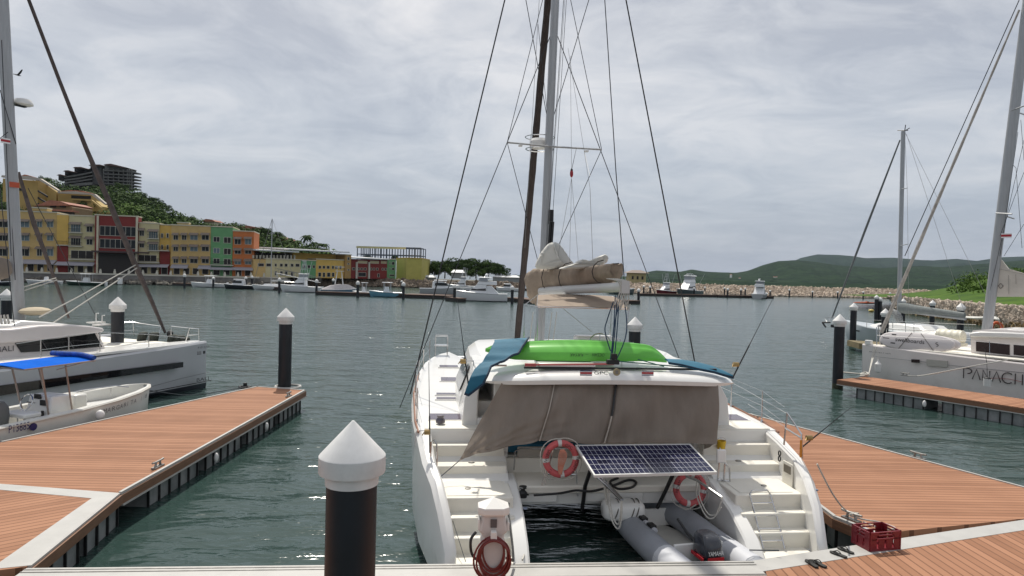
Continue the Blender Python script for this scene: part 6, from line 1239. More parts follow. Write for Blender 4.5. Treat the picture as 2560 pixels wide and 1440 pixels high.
def rocks(name, label, fn, n, s0, s1, m, kind='stuff', seed=1):
    r = np.random.default_rng(seed); mb = MB()
    phi = (1 + 5 ** .5) / 2; iv = np.array([(-1, phi, 0), (1, phi, 0), (-1, -phi, 0), (1, -phi, 0), (0, -1, phi), (0, 1, phi), (0, -1, -phi), (0, 1, -phi), (phi, 0, -1), (phi, 0, 1), (-phi, 0, -1), (-phi, 0, 1)]) / 1.9
    fc = [(0, 11, 5), (0, 5, 1), (0, 1, 7), (0, 7, 10), (0, 10, 11), (1, 5, 9), (5, 11, 4), (11, 10, 2), (10, 7, 6), (7, 1, 8), (3, 9, 4), (3, 4, 2), (3, 2, 6), (3, 6, 8), (3, 8, 9), (4, 9, 5), (2, 4, 11), (6, 2, 10), (8, 6, 7), (9, 8, 1)]
    for i in range(n):
        p = fn(r.random(), r.random()); s = r.uniform(s0, s1)
        v = iv * s * r.uniform(0.65, 1.3, (12, 1)) * r.uniform(0.6, 1.2, 3) + np.array(p)
        mb.add([tuple(x) for x in v], fc)
    o = mb.build(name, m, None, smooth=False); o['kind'] = kind; return o
def rockmat(name, a, b, sc_=0.8):
    return mat(name, a, 0.9, noise=0.5, scale=sc_, col2=b)
RK = rockmat('tan_boulder', (0.52, 0.43, 0.34), (0.32, 0.255, 0.195))
rocks('quay_riprap', '', lambda u, v: tuple(QF.W((lerp(-30, QL + 4, u), -0.3 - 2.2 * v, 0.7 - 0.7 * v))), 700, 0.35, 0.8, rockmat('grey_boulder', (0.17, 0.155, 0.13), (0.07, 0.065, 0.055)), seed=2)
# ------------------------------------------------------------------ buildings
def cm(n, c): return mat(n, tuple(min(0.8, x * 1.12) for x in c), 0.8, noise=0.12, scale=0.6)
TAN = cm('tan_yellow_render', (0.50, 0.35, 0.145)); PYEL = cm('pale_yellow_render', (0.52, 0.46, 0.27)); YEL = cm('golden_render', (0.60, 0.39, 0.10)); BRED = cm('dark_red_render', (0.19, 0.025, 0.022)); GRN = cm('green_render', (0.125, 0.30, 0.135)); ORA = cm('orange_render', (0.48, 0.15, 0.045)); LIME = cm('lime_render', (0.42, 0.38, 0.10)); CRM = cm('cream_render', (0.52, 0.48, 0.37))
GLS = mat('building_glass', (0.018, 0.024, 0.028), 0.3, noise=0.6, scale=0.9, spec=0.25); DRK = mat('dark_opening', (0.02, 0.017, 0.016), 0.7); AWN = mat('grey_lilac_awning', (0.34, 0.33, 0.36), 0.7); AWB = mat('brown_awning', (0.22, 0.18, 0.15), 0.8); LG = mat('blue_glass', (0.10, 0.15, 0.17), 0.12)
def win(f, par, x0, x1, y0, y1, g=GLS, fr=PALE, name='window', mull=1):
    a = f.L(x0, y1, y=0); b = f.L(x1, y0, y=0); x0_, x1_, z0, z1 = a.x, b.x, min(a.z, b.z), max(a.z, b.z); w = 0.09
    mb = MB(); mb.k = 0
    mb.bb(x0_, x1_, -0.10, -0.002, z0, z0 + w); mb.bb(x0_, x1_, -0.10, -0.002, z1 - w, z1); mb.bb(x0_, x0_ + w, -0.09, -0.002, z0 + w, z1 - w); mb.bb(x1_ - w, x1_, -0.09, -0.002, z0 + w, z1 - w)
    for k in range(1, mull + 1): c = lerp(x0_, x1_, k / (mull + 1)); mb.bb(c - 0.04, c + 0.04, -0.08, -0.04, z0 + w, z1 - w)
    mb.k = 1; mb.bb(x0_ + w, x1_ - w, -0.05, -0.004, z0 + w, z1 - w)
    return mb.build(name, [fr, g], par, smooth=False)
def awn(f, par, x0, x1, y, out=1.1, m=AWB, drop=0.5):
    a = f.L(x0, y, y=0); b = f.L(x1, y, y=0); mb = MB(); z = (a.z + b.z) / 2
    mb.hexa([(a.x, -out, z - drop - 0.06), (b.x, -out, z - drop - 0.06), (b.x, -0.004, z - 0.06), (a.x, -0.004, z - 0.06), (a.x, -out, z - drop), (b.x, -out, z - drop), (b.x, -0.004, z), (a.x, -0.004, z)])
    mb.bb(a.x, b.x, -out - 0.04, -out - 0.005, z - drop - 0.22, z - drop); return mb.build('awning', m, par, smooth=False)
def balc(f, par, x0, x1, y):
    a = f.L(x0, y, y=0); b = f.L(x1, y, y=0); z = (a.z + b.z) / 2; mb = MB(); mb.k = 0; mb.bb(a.x, b.x, -0.9, -0.004, z - 0.2, z); mb.k = 1
    mb.bb(a.x, b.x, -0.9, -0.86, z + 0.85, z + 0.92); n = max(3, int((b.x - a.x) / 0.25))
    for k in range(n + 1): c = lerp(a.x, b.x, k / n); mb.bb(c - 0.02, c + 0.02, -0.89, -0.86, z, z + 0.85)
    return mb.build('balcony', [PALE, DRK], par, smooth=False)
def block(f, par, x0, x1, ytop, m, y0=0, dep=12, name='wall', zb=2.28, cap=True, ybot=None):
    a = f.L(x0, ytop, y=0); b = f.L(x1, ytop, y=0); xm = f.L((x0 + x1) / 2, ytop, y=0); z1 = xm.z
    if ybot: zb = f.L((x0 + x1) / 2, ybot, y=0).z
    o = MB().bb(a.x, b.x, y0, y0 + dep, zb, z1).build(name, m, par, smooth=False)
    if cap: MB().bb(a.x - 0.1, b.x + 0.1, y0 - 0.15, y0 + dep + .1, z1 + 0.002, z1 + 0.28).build('cornice', CRM, par, smooth=False)
    return o
BFm = Fr(QF.W((0, 7.5, 0)), qr)
def building(label, g='coloured waterfront buildings'):
    return thing('apartment_building', label, 'building', BFm.o, qr, g)
def grid(f, t, cols, rows, g=GLS, aw=True):
    for (x0, x1) in cols:
        for (y0, y1) in rows:
            win(f, t, x0, x1, y0, y1, g if (x1 - x0) < 14 else (LG if rng.random() < .5 else GLS))
            if aw: awn(f, t, x0 - 1.5, x1 + 1.5, y0 - 2.2)
def grnd(f, t, x0, x1, n, y0=664, y1=682):
    for k in range(n): a = lerp(x0, x1, (k + 0.12) / n); b = lerp(x0, x1, (k + 0.8) / n); win(f, t, a, b, y0, y1, DRK, name='shop_front', mull=0)
t = building('wide tan-yellow four-storey building at the left end of the quay'); block(BFm, t, -40, 143, 529, TAN); block(BFm, t, 80, 117, 521, TAN, dep=3, name='raised_parapet', ybot=527)
grid(BFm, t, ((-8, 21), (49, 74), (92, 106), (117, 134)), ((550, 568), (584, 602), (618, 640))); awn(BFm, t, 47, 142, 649, 2.0, AWN, 0.9); awn(BFm, t, -20, 44, 647, 2.0, AWN, 0.9); grnd(BFm, t, -10, 140, 6, 660, 678)
t = building('pale yellow four-storey building with small balconies between the tan and dark red buildings'); block(BFm, t, 143.5, 240, 540, PYEL); block(BFm, t, 144, 172, 538, YEL, y0=-0.3, dep=2, name='yellow_bay', ybot=614, cap=False); block(BFm, t, 144, 171, 615, BRED, y0=-0.25, dep=2, name='red_bay', cap=False)
for x0 in (151, 162):
    for y0 in (562, 595): win(BFm, t, x0, x0 + 6, y0, y0 + 13, DRK, mull=0)
win(BFm, t, 177, 202, 559, 580, LG, mull=3); win(BFm, t, 216, 232, 566, 580); win(BFm, t, 177, 202, 594, 613, GLS, mull=3); win(BFm, t, 216, 232, 598, 612); win(BFm, t, 177, 234, 627, 646, DRK, mull=2)
for a in ((175, 205, 555), (214, 236, 559), (175, 205, 589), (214, 236, 591)): awn(BFm, t, *a)
for a in ((174, 208, 581), (174, 208, 615), (144, 172, 612), (174, 241, 648)): balc(BFm, t, *a)
awn(BFm, t, 144, 240, 654, 2.0, AWN, 0.8); grnd(BFm, t, 144, 238, 4, 662, 681)
t = building('dark red building with two long white-framed ribbon windows'); block(BFm, t, 240.5, 347, 541, BRED, y0=-0.8, dep=3.5)
win(BFm, t, 252, 343, 568, 589, GLS, mull=6); win(BFm, t, 252, 343, 600, 620, GLS, mull=6)
for c in t.children:
    if c.name.startswith('window'): c.location.y = -0.85
for x0 in (245.5, 342.8):
    a = BFm.L(x0, 540, y=0); b = BFm.L(x0 + 3, 682, y=0); MB().bb(a.x, b.x, -1.1, -0.81, 2.3, a.z).build('pilaster', CRM, t, smooth=False)
a = BFm.L(250, 632, y=0); b = BFm.L(343, 682, y=0); MB().bb(a.x, b.x, -1.0, -0.82, 2.3, a.z).build('arcade_opening', DRK, t, smooth=False)
MB().bb(a.x - 1, b.x + 3, -3.0, -1.01, a.z + 0.1, a.z + 0.5).build('entrance_canopy', mat('dark_canopy', (0.05, 0.03, 0.03)), t, smooth=False)
a = BFm.L(290, 655, y=0); mb = MB(); mb.lathe([(1.6, 0), (1.6, 0.1)], (0, 0, 0), 14); 
t = building('pale yellow narrow four-storey building right of the dark red one'); block(BFm, t, 347.5, 398, 559, PYEL); block(BFm, t, 348, 378, 552, CRM, y0=3, dep=3, name='roof_room', ybot=558, cap=False)
win(BFm, t, 349, 361, 576, 590); win(BFm, t, 349, 361, 606, 619); win(BFm, t, 372, 395, 578, 596, LG, mull=3); win(BFm, t, 372, 395, 609, 626, LG, mull=3); win(BFm, t, 346, 392, 638, 653, DRK, mull=2)
for a in ((347, 363, 570), (370, 397, 573), (347, 363, 602), (370, 397, 604)): awn(BFm, t, *a)
for a in ((370, 399, 596), (370, 399, 626), (345, 400, 655)): balc(BFm, t, *a)
awn(BFm, t, 342, 424, 660, 2.0, AWN, 0.6); grnd(BFm, t, 350, 398, 2, 667, 684)
t = building('narrow golden yellow recessed building with a red lower floor'); block(BFm, t, 398.5, 428, 563, YEL, y0=0.6); block(BFm, t, 399, 424, 628, BRED, y0=0.3, dep=2, name='red_bay', cap=False)
for x0 in (402, 416):
    for y0 in (583, 612): win(BFm, t, x0, x0 + 6.5, y0, y0 + 12, DRK, mull=0)
balc(BFm, t, 398, 424, 626); grnd(BFm, t, 400, 424, 1, 668, 686)
t = building('tan-yellow four-storey building with stepped parapet left of the green one'); block(BFm, t, 428.5, 527, 565, TAN); block(BFm, t, 443, 472, 558, TAN, dep=2, name='raised_parapet', ybot=564)
grid(BFm, t, ((433, 446), (454, 467), (475, 495), (504, 523)), ((584, 600), (613, 628), (643, 658))); awn(BFm, t, 430, 472, 661, 1.8, AWN, 0.8); awn(BFm, t, 497, 528, 663, 1.8, AWN, 0.8); grnd(BFm, t, 431, 526, 4, 670, 686)
t = building('green four-storey building near the right end of the quay'); block(BFm, t, 527.5, 582, 568, GRN)
for y0, g in ((592, GLS), (620, LG), (646, GLS)):
    win(BFm, t, 533, 550, y0, y0 + 13, g); win(BFm, t, 559, 578, y0 + 1, y0 + 16, DRK)
balc(BFm, t, 527, 584, 662); awn(BFm, t, 527, 584, 667, 1.8, AWN, 0.6); grnd(BFm, t, 530, 580, 2, 675, 688)
t = building('orange four-storey building at the right end of the tall row'); block(BFm, t, 582.5, 635, 579, ORA)
grid(BFm, t, ((586, 603), (612, 629)), ((594, 611), (622, 635), (649, 661))); awn(BFm, t, 584, 634, 668, 1.5, AWN, 0.6); grnd(BFm, t, 586, 632, 2, 675, 690)
# low long building
LR = R_(50); LFm = Fr((-67.2, 179, 0), LR); LG_ = 'low colourful marina building sections'
def low(label): return thing('low_building', label, 'building', LFm.o, LR, LG_)
def lw(t, xs, y0, y1, g=DRK, slope=0.012):
    for a, b in xs: win(LFm, t, a, b, y0 + (a - 640) * slope, y1 + (a - 640) * slope, g, mull=0)
WR = mat('white_metal_roof', (0.55, 0.56, 0.57), 0.5)
def roofl(t, x0, x1, y, dz=0.35, dep=14, out=1.2): a = LFm.L(x0, y, y=0); b = LFm.L(x1, y, y=0); z = (a.z + b.z) / 2; MB().hexa([(a.x, -out, z), (b.x, -out, z - 0.0), (b.x, dep, z + 0.6), (a.x, dep, z + 0.6), (a.x, -out, z + dz), (b.x, -out, z + dz), (b.x, dep, z + dz + 0.6), (a.x, dep, z + dz + 0.6)]).build('roof', WR, t, smooth=False)
t = low('pale yellow low building section next to the orange building'); block(LFm, t, 634, 664, 648, TAN, name='tan_wall', cap=False); block(LFm, t, 664.2, 752, 649, PYEL)
block(LFm, t, 636, 745, 632, DRK, y0=3.5, dep=10, name='terrace_room', ybot=648, cap=False); roofl(t, 633, 742, 629)
mb = MB()
for k in range(13): a = LFm.L(lerp(637, 740, k / 12), 636, y=0); mb.bb(a.x - 0.2, a.x + 0.2, 0.6, 1.0, LFm.L(690, 648, y=0).z, a.z - 0.2)
mb.build('terrace_posts', PALE, t, smooth=False)
lw(t, ((644, 660), (665, 679), (686, 692), (699, 707), (711, 719), (726, 734), (738, 749)), 658, 666); lw(t, ((686, 692), (699, 707), (711, 719)), 677, 688, GLS); lw(t, ((726, 734),), 678, 691, DRK)
t = low('green low building section left of the sportfishing tower'); block(LFm, t, 752.3, 790, 652, GRN); lw(t, ((757, 764), (768, 776), (781, 788)), 661, 669)
t = low('golden yellow low building section with terrace below a white roof'); block(LFm, t, 790.3, 860, 650, YEL, name='wall'); block(LFm, t, 752, 862, 634, YEL, y0=4, dep=9, name='upper_wall', ybot=652, cap=False); roofl(t, 716, 868, 629)
lw(t, ((796, 803), (806, 813), (816, 824), (829, 835), (837, 845), (848, 854)), 662, 670); lw(t, ((806, 813),), 679, 691); lw(t, ((795, 803), (817, 826), (829, 836)), 679, 690, GLS)
t = low('tan tower section between the yellow and dark red low buildings'); block(LFm, t, 860.3, 875, 638, cm('tan_brown_render', (0.36, 0.22, 0.08)), y0=-0.6); lw(t, ((865, 871),), 640, 648); lw(t, ((865, 871),), 655, 659); lw(t, ((865, 871),), 670, 674)
for c in t.children:
    if c.name.startswith('window'): c.location.y = -0.6
t = low('dark red low building section with white pilasters'); block(LFm, t, 875.3, 968, 649, BRED, cap=False); roofl(t, 875, 968, 648)
lw(t, ((880, 888), (894, 899), (901, 907), (909, 916), (925, 930), (932, 937), (940, 946), (954, 959), (961, 967)), 667, 673, DRK, 0.009); lw(t, ((894, 918), (925, 947), (952, 966)), 650, 656, mat('cream_blind', (0.5, 0.42, 0.25)), 0.009); lw(t, ((895, 915),), 680, 690, GLS, 0.005); lw(t, ((943, 949),), 683, 692, DRK, 0.003)
for x0 in (889, 920): a = LFm.L(x0, 655, y=0); b = LFm.L(x0 + 3.6, 655, y=0); MB().bb(a.x, b.x, -0.4, -0.003, 2.3, a.z).build('pilaster', PALE, t, smooth=False)
t = low('green end section of the low marina building'); block(LFm, t, 968.3, 990, 649, GRN); lw(t, ((973, 976), (979, 986)), 653, 661, GLS, 0.004); lw(t, ((973, 976), (979, 986)), 668, 674, GLS, 0.004); lw(t, ((973, 986),), 685, 690, DRK, 0.002)
def wb(px0, px1, py0, py1, Y, dep, m, name, par, z0=None):     # box standing at depth Y
    a = at(px0, py1, Y=Y); b = at(px1, py0, Y=Y); o = par.location
    return MB().bb(a.x - o.x, b.x - o.x, Y - o.y, Y + dep - o.y, (a.z if z0 is None else z0) - o.z, b.z - o.z).build(name, m, par, smooth=False)
o_ = at(1034, 697, Y=214); t = thing('lime_hall', 'plain lime yellow windowless hall right of the green section', 'building', (o_.x, 214, 2))
a = at(990, 700, Y=222); c = at(1015, 700, Y=214); b = at(1053, 700, Y=214); zt = at(1034, 646, Y=214).z
MB().prism([(a.x - o_.x, 8), (c.x - o_.x, 0), (b.x - o_.x, 0.5), (b.x - o_.x, 22), (a.x - o_.x, 22)], -0.5, zt - 2).build('wall', LIME, t, smooth=False)
MB().prism([(a.x - o_.x - .1, 7.9), (c.x - o_.x, -0.15), (b.x - o_.x + .1, 0.3), (b.x - o_.x + .1, 22), (a.x - o_.x - .1, 22)], zt - 1.99, zt - 1.8).build('parapet', YEL, t, smooth=False)
o_ = at(975, 650, Y=236); t = thing('steel_frame', 'open blue-grey steel roof frame with yellow fascia above the lime hall', 'steel structure', (o_.x, 236, 2)); STL = mat('blue_grey_steel', (0.07, 0.09, 0.13), 0.5)
mb = MB(); a = at(893, 646, Y=236); b = at(1053, 620, Y=236); zt = b.z
for j, yy in enumerate((0, 6, 12)):
    for k in range(12): x = lerp(a.x, b.x, k / 11) - o_.x; MB().box((x, yy, (zt - 2) / 2), (0.28, 0.28, zt - 2)).build('post', STL, t, smooth=False)
mb = MB()
for yy in (0, 6, 12):
    for zz in (0.62, 0.76, 1.0): mb.box(((a.x + b.x) / 2 - o_.x, yy, (zt - 2) * zz), (b.x - a.x, 0.25, 0.25))
mb.build('beam', STL, t, smooth=False)
MB().bb(a.x - o_.x - 0.3, at(1015, 620, Y=236).x - o_.x, -0.4, -0.2, zt - 2.6, zt - 1.9).build('fascia', cm('pale_lime_fascia', (0.5, 0.48, 0.28)), t, smooth=False)
# ------------------------------------------------------------------ left hill
CR_ = [(-200, 440, 300), (0, 490, 300), (110, 480, 330), (200, 505, 345), (320, 502, 335), (345, 516, 330), (400, 545, 300), (440, 566, 285), (540, 586, 270), (600, 598, 262), (640, 612, 256), (700, 628, 252), (760, 640, 250), (800, 650, 250), (850, 664, 255), (900, 682, 262)]
def hillp(px, v):
    py = tab([(a, b) for a, b, c in CR_], px); Yc = tab([(a, c) for a, b, c in CR_], px); Y0 = 188 if px < 650 else 196 + (px - 650) * 0.1
    c = at(px, py, Y=Yc); z = 2.0 + (c.z - 2.0) * (math.sin(min(v, 1) * math.pi / 2) ** 0.9 if v <= 1 else 1 - (v - 1) * 0.8); Y = lerp(Y0, Yc, v); d = ray(px, 700); return Vector((d.x / d.y * Y, Y, z))
HG = mat('hill_undergrowth', (0.045, 0.075, 0.02), 0.95, noise=0.5, scale=0.15, col2=(0.018, 0.035, 0.012), bump=0.6, bscale=0.6)
mb = MB(); mb.sheet(lambda u, v: hillp(lerp(-200, 905, u), v * 1.5) + Vector((0, 0, 1.2 * math.sin(u * 90 + v * 9) * math.sin(u * 37 - v * 21))), 90, 24)
struct(mb.build('hill', HG, None))
def leafmat(name, c1, c2, sc_=0.25):
    m = mat(name, c1, 0.8, noise=0.5, scale=sc_, col2=c2, spec=0.1); return m
LF1 = leafmat('foliage_dark', (0.055, 0.095, 0.022), (0.022, 0.045, 0.014)); LF2 = leafmat('foliage_bright', (0.11, 0.18, 0.035), (0.05, 0.09, 0.02)); LF3 = leafmat('foliage_mid', (0.075, 0.12, 0.03), (0.03, 0.06, 0.016)); BARK = mat('bark', (0.12, 0.09, 0.065), 0.9, noise=0.3)
def leaves(mb, c, r, n, size, g=None):
    g = g or rng
    d = g.normal(size=(n, 3)); d /= np.linalg.norm(d, axis=1)[:, None]; rad = g.uniform(0.72, 1.06, n) ** 0.7
    p = np.array(c) + d * rad[:, None] * np.array(r)
    nn = d + g.normal(scale=0.33, size=(n, 3)); nn /= np.linalg.norm(nn, axis=1)[:, None]
    t = np.cross(nn, g.normal(size=(n, 3))); t /= np.linalg.norm(t, axis=1)[:, None]; b = np.cross(nn, t); s = size * g.uniform(0.6, 1.3, n)[:, None]
    o = len(mb.v); q = np.stack([p - t * s - b * s * .6, p + t * s - b * s * .5, p + t * s * .7 + b * s * .7, p - t * s * .8 + b * s * .5], 1).reshape(-1, 3)
    mb.v += [tuple(x) for x in q]; mb.f += [(o + 4 * i, o + 4 * i + 1, o + 4 * i + 2, o + 4 * i + 3) for i in range(n)]; mb.m += [mb.k] * n
mb = MB()
for i in range(980):
    px = rng.uniform(-60, 830); v = rng.uniform(0.05, 1.0) ** 0.8; p = hillp(px, v); s = rng.uniform(2.4, 5.2) * (0.55 if v > .75 else 1); mb.k = 0 if rng.random() < .62 else (1 if v < .5 else 2)
    leaves(mb, (p.x, p.y, p.z + s * 0.35), (s * 1.15, s * 1.15, s * 0.8), int(40 + 22 * s), 0.40)
o = mb.build('hillside_woods', [LF1, LF2, LF3], None, smooth=False); o['kind'] = 'stuff'
# individual trees
def make_tree(seed, W, H, lobes, flat, lf, nleaf, size, label, cat_='tree'):
    g = np.random.default_rng(seed); t = thing('tree', label, cat_, (0, 0, 0))
    mb = MB(); cl = []
    for k in range(lobes):
        a = 2 * math.pi * k / lobes + g.uniform(-.4, .4); rr = W * (0.12 + 0.36 * g.random()) ; z = H * (0.30 + 0.52 * ((k * 0.618) % 1) * (1.15 - rr / W))
        cl.append(((rr * math.cos(a), rr * math.sin(a), z), (W * g.uniform(.16, .27), W * g.uniform(.16, .27), H * flat * 1.35 * g.uniform(.8, 1.2))))
    for c, r in cl: leaves(mb, c, r, int(nleaf / lobes), size, g)
    mb.build('crown', lf, t, smooth=False)
    mb = MB(); mb.tube([(0, 0, -1), (0.1, 0, H * 0.25), (0.0, 0.1, H * 0.5)], [H * 0.035, H * 0.028, H * 0.02], 7)
    for c, r in cl[::2]: mb.tube([(0, 0, H * 0.3), (c[0] * 0.5, c[1] * 0.5, lerp(H * .3, c[2], 0.6)), c], [H * 0.018, H * 0.012, H * 0.005], 5)
    mb.build('trunk', BARK, t); return t
TP_ = [make_tree(1, 14, 11, 14, 0.12, LF1, 2600, 0.36, 'x'), make_tree(2, 10, 10, 11, 0.15, LF3, 2000, 0.34, 'x'), make_tree(3, 16, 11, 18, 0.09, LF1, 3000, 0.36, 'x')]
TL = [(1085, 692, 652, 236, 1, 'pale open-crowned tree at the left end of the clump behind the motor yacht'), (1064, 692, 660, 240, 0, 'dark round tree at the far left of the clump next to the lime hall'), (1112, 692, 646, 238, 2, 'tall spreading tree in the left half of the clump behind the motor yacht'), (1150, 692, 641, 242, 2, 'highest broad tree in the middle of the clump behind the motor yacht'), (1190, 692, 643, 240, 0, 'broad dark tree right of the middle of the clump behind the motor yacht'), (1222, 693, 651, 238, 2, 'rounded tree near the right end of the clump behind the motor yacht'), (1247, 696, 659, 236, 0, 'rightmost rounded tree of the clump beside the furled brown sail'), (1130, 694, 668, 228, 1, 'bright low tree in front of the clump left of the yacht flybridge'), (1175, 695, 672, 226, 1, 'bright low tree in front of the clump behind the sportfishing boat rigging'), (1205, 695, 676, 225, 1, 'low tree directly above the flybridge of the white motor yacht'),
      (655, 602, 565, 252, 2, 'large spreading tree on the hill right above the orange building'), (690, 610, 578, 250, 0, 'flat-crowned tree on the hill behind the thin sailboat mast'), (588, 583, 556, 262, 0, 'dark tree breaking the skyline above the green building'), (560, 578, 560, 264, 1, 'small tree breaking the skyline left of the dark one over the green building'), (470, 562, 538, 280, 1, 'small tree on the skyline above the stepped tan building'), (405, 530, 504, 296, 0, 'dark tree on the hill edge where the slope drops right'), (378, 515, 490, 305, 2, 'broad tree on the hill edge just below the ruined hotel'), (350, 500, 478, 318, 1, 'tree at the foot of the ruined concrete hotel right corner'), (298, 486, 456, 325, 0, 'dark tree standing in front of the ruined concrete hotel'), (255, 488, 462, 322, 2, 'wide tree in front of the gap between the two ruined hotel blocks'), (215, 530, 500, 230, 1, 'rounded green tree between the yellow hillside houses and the red building'), (190, 535, 505, 228, 0, 'dark tree beside the small brown-roofed hillside house'), (112, 462, 440, 330, 1, 'small tree on the skyline left of the ruined hotel'), (8, 560, 500, 205, 0, 'dark tree at the left edge above the tan building roof'),
      (920, 650, 637, 250, 0, 'small dark tree on the horizon under the steel frame'), (848, 655, 638, 256, 1, 'small dark tree on the horizon left of the steel frame'), (985, 650, 636, 246, 1, 'small green tree inside the open steel frame')]
used = set()
for px, pb_, ptp, Y, k, lab in TL:
    b = at(px, pb_, Y=Y); tp = at(px, ptp, Y=Y); h = tp.z - b.z; H0 = (11, 10, 11)[k]
    src = TP_[k]; s = h / (H0 * 0.93); sx = s * (1.0 if h > 5 else 1.15)
    if k not in used: used.add(k); t = src; t.location = b; t['label'] = lab; t['group'] = 'trees around the marina'; t.scale = (sx, sx, s)
    else: t = dup(src, b, rng.uniform(0, 6), lab, 'trees around the marina', scale=(sx, sx, s))
# palms
def palm(label):
    t = thing('palm_tree', label, 'palm', (0, 0, 0), 0, 'palms beside the hillside house'); MB().tube([(0, 0, -0.5), (0.15, 0, 3), (0.05, 0, 6)], [0.2, 0.15, 0.12], 7).build('trunk', BARK, t); mb = MB()
    for k in range(16):
        a = k * 2.4; up = 0.9 - 0.085 * k; pts = []
        for j in range(7): u = j / 6; pts.append(Vector((math.cos(a) * 2.4 * u, math.sin(a) * 2.4 * u, 6 + up * 1.6 * u - 2.0 * u * u)))
        side_ = Vector((-math.sin(a), math.cos(a), 0))
        for j in range(6):
            w = 0.42 * math.sin(math.pi * (j + 0.6) / 7); p, q = pts[j], pts[j + 1]
            for s in (-1, 1): mb.add([p, q, q + side_ * s * w - Vector((0, 0, w * .7)), p + side_ * s * w - Vector((0, 0, w * .7))], [(0, 1, 2, 3)])
    mb.build('fronds', LF1, t, smooth=False); return t
pm = None
for px, pb_, ptp, Y, lab in ((766, 632, 586, 246, 'tallest palm with full crown against the sky right of the hillside house'), (705, 612, 590, 248, 'palm directly in front of the red hillside roof'), (688, 610, 592, 249, 'palm left of the red hillside roof beside the mast'), (725, 622, 594, 247, 'palm at the right gable of the red hillside roof'), (745, 628, 600, 246, 'palm left of the tallest palm'), (785, 634, 604, 246, 'palm just right of the tallest palm'), (799, 636, 607, 246, 'palm second from the right end of the row'), (812, 638, 608, 246, 'rightmost palm of the row above the thatched roof')):
    b = at(px, pb_, Y=Y); h = at(px, ptp, Y=Y).z - b.z; s = h / 6.4
    if pm is None: pm = palm(lab); pm.location = b; pm.scale = (s, s, s)
    else: dup(pm, b, rng.uniform(0, 6), lab, scale=(s * 1.1, s * 1.1, s))
# hillside houses
ROOF = mat('terracotta_roof', (0.36, 0.15, 0.10), 0.8, noise=0.3, scale=1.5); OCH = cm('ochre_wall', (0.42, 0.29, 0.10)); BRN = cm('brown_wall', (0.22, 0.15, 0.08))
def traced(par, pts, Y, dep, m, name):
    o = par.location; q = [at(px, py, Y=Y) - Vector(o) for px, py in pts]; return MB().ext(q, (0, dep, 0)).build(name, m, par, smooth=False)
EAV = mat('pale_eaves', (0.42, 0.38, 0.33), 0.7)
b = at(75, 520, Y=224); t = thing('hotel', 'big ochre hillside hotel with terracotta roof at upper left behind the mast', 'building', b)
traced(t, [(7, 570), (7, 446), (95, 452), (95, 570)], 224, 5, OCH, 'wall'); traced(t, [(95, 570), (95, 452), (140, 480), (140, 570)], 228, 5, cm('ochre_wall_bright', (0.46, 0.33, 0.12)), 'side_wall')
traced(t, [(3, 443), (98, 451), (145, 479), (145, 475), (100, 446), (70, 440), (4, 438)], 222, 1.2, EAV, 'eaves'); traced(t, [(50, 440), (62, 436), (95, 446), (140, 472), (100, 447)], 228, 1.5, ROOF, 'roof')
for y0 in (475, 492, 507): traced(t, [(94, y0), (94, y0 + 4), (118, y0 + 19), (118, y0 + 14)], 223.6, 0.4, DRK, 'terrace_opening')
traced(t, [(46, 470), (55, 471), (55, 477), (46, 476)], 223.6, 0.3, DRK, 'window')
b = at(200, 520, Y=228); t = thing('hotel_wing', 'ochre hotel wing with long balcony and sloping pale eaves above the pale yellow building', 'building', b)
traced(t, [(145, 570), (145, 482), (228, 486), (228, 570)], 228, 5, OCH, 'wall'); traced(t, [(143, 479), (145, 483), (228, 487), (262, 512), (264, 509), (236, 485), (190, 478)], 226, 1.2, EAV, 'eaves'); traced(t, [(150, 478), (175, 475), (205, 477), (232, 484)], 230, 1.5, ROOF, 'roof')
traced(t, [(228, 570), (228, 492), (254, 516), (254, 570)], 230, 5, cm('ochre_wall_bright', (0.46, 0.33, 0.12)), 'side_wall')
traced(t, [(178, 488), (178, 496), (226, 497), (226, 490)], 227.7, 0.3, DRK, 'balcony_opening'); traced(t, [(178, 496), (178, 500), (228, 503), (252, 522), (252, 518), (228, 499)], 227, 0.8, OCH, 'balcony')
b = at(140, 530, Y=205); t = thing('house', 'small brown-roofed hillside house with two dark windows above the tan building', 'building', b)
traced(t, [(95, 560), (95, 512), (168, 512), (180, 518), (180, 560)], 205, 10, BRN, 'wall'); traced(t, [(82, 516), (110, 506), (125, 500), (150, 503), (172, 511), (168, 514), (95, 514)], 204, 12, ROOF, 'roof'); traced(t, [(118, 522), (118, 526), (182, 530), (182, 526)], 203, 3, ROOF, 'lower_roof'); traced(t, [(120, 527), (120, 533), (182, 536), (182, 531)], 204, 0.9, DRK, 'veranda')
for x0 in (125, 149): traced(t, [(x0, 509), (x0, 518), (x0 + 14, 519), (x0 + 14, 510)], 204.7, 0.3, DRK, 'window')
b = at(690, 605, Y=249); t = thing('house', 'house with long terracotta roof behind the palms', 'building', b); traced(t, [(655, 596), (690, 588), (725, 600), (722, 604), (660, 603)], 249, 10, ROOF, 'roof'); traced(t, [(665, 603), (720, 604), (720, 616), (665, 616)], 250, 8, BRN, 'wall')
b = at(625, 570, Y=258); t = thing('house', 'house with stacked orange roof edges behind the orange building', 'building', b); traced(t, [(605, 566), (615, 563), (650, 570), (650, 573), (605, 570)], 258, 8, ROOF, 'roof'); traced(t, [(608, 571), (648, 574), (648, 590), (608, 590)], 259, 7, cm('orange_wall', (0.3, 0.13, 0.05)), 'wall')
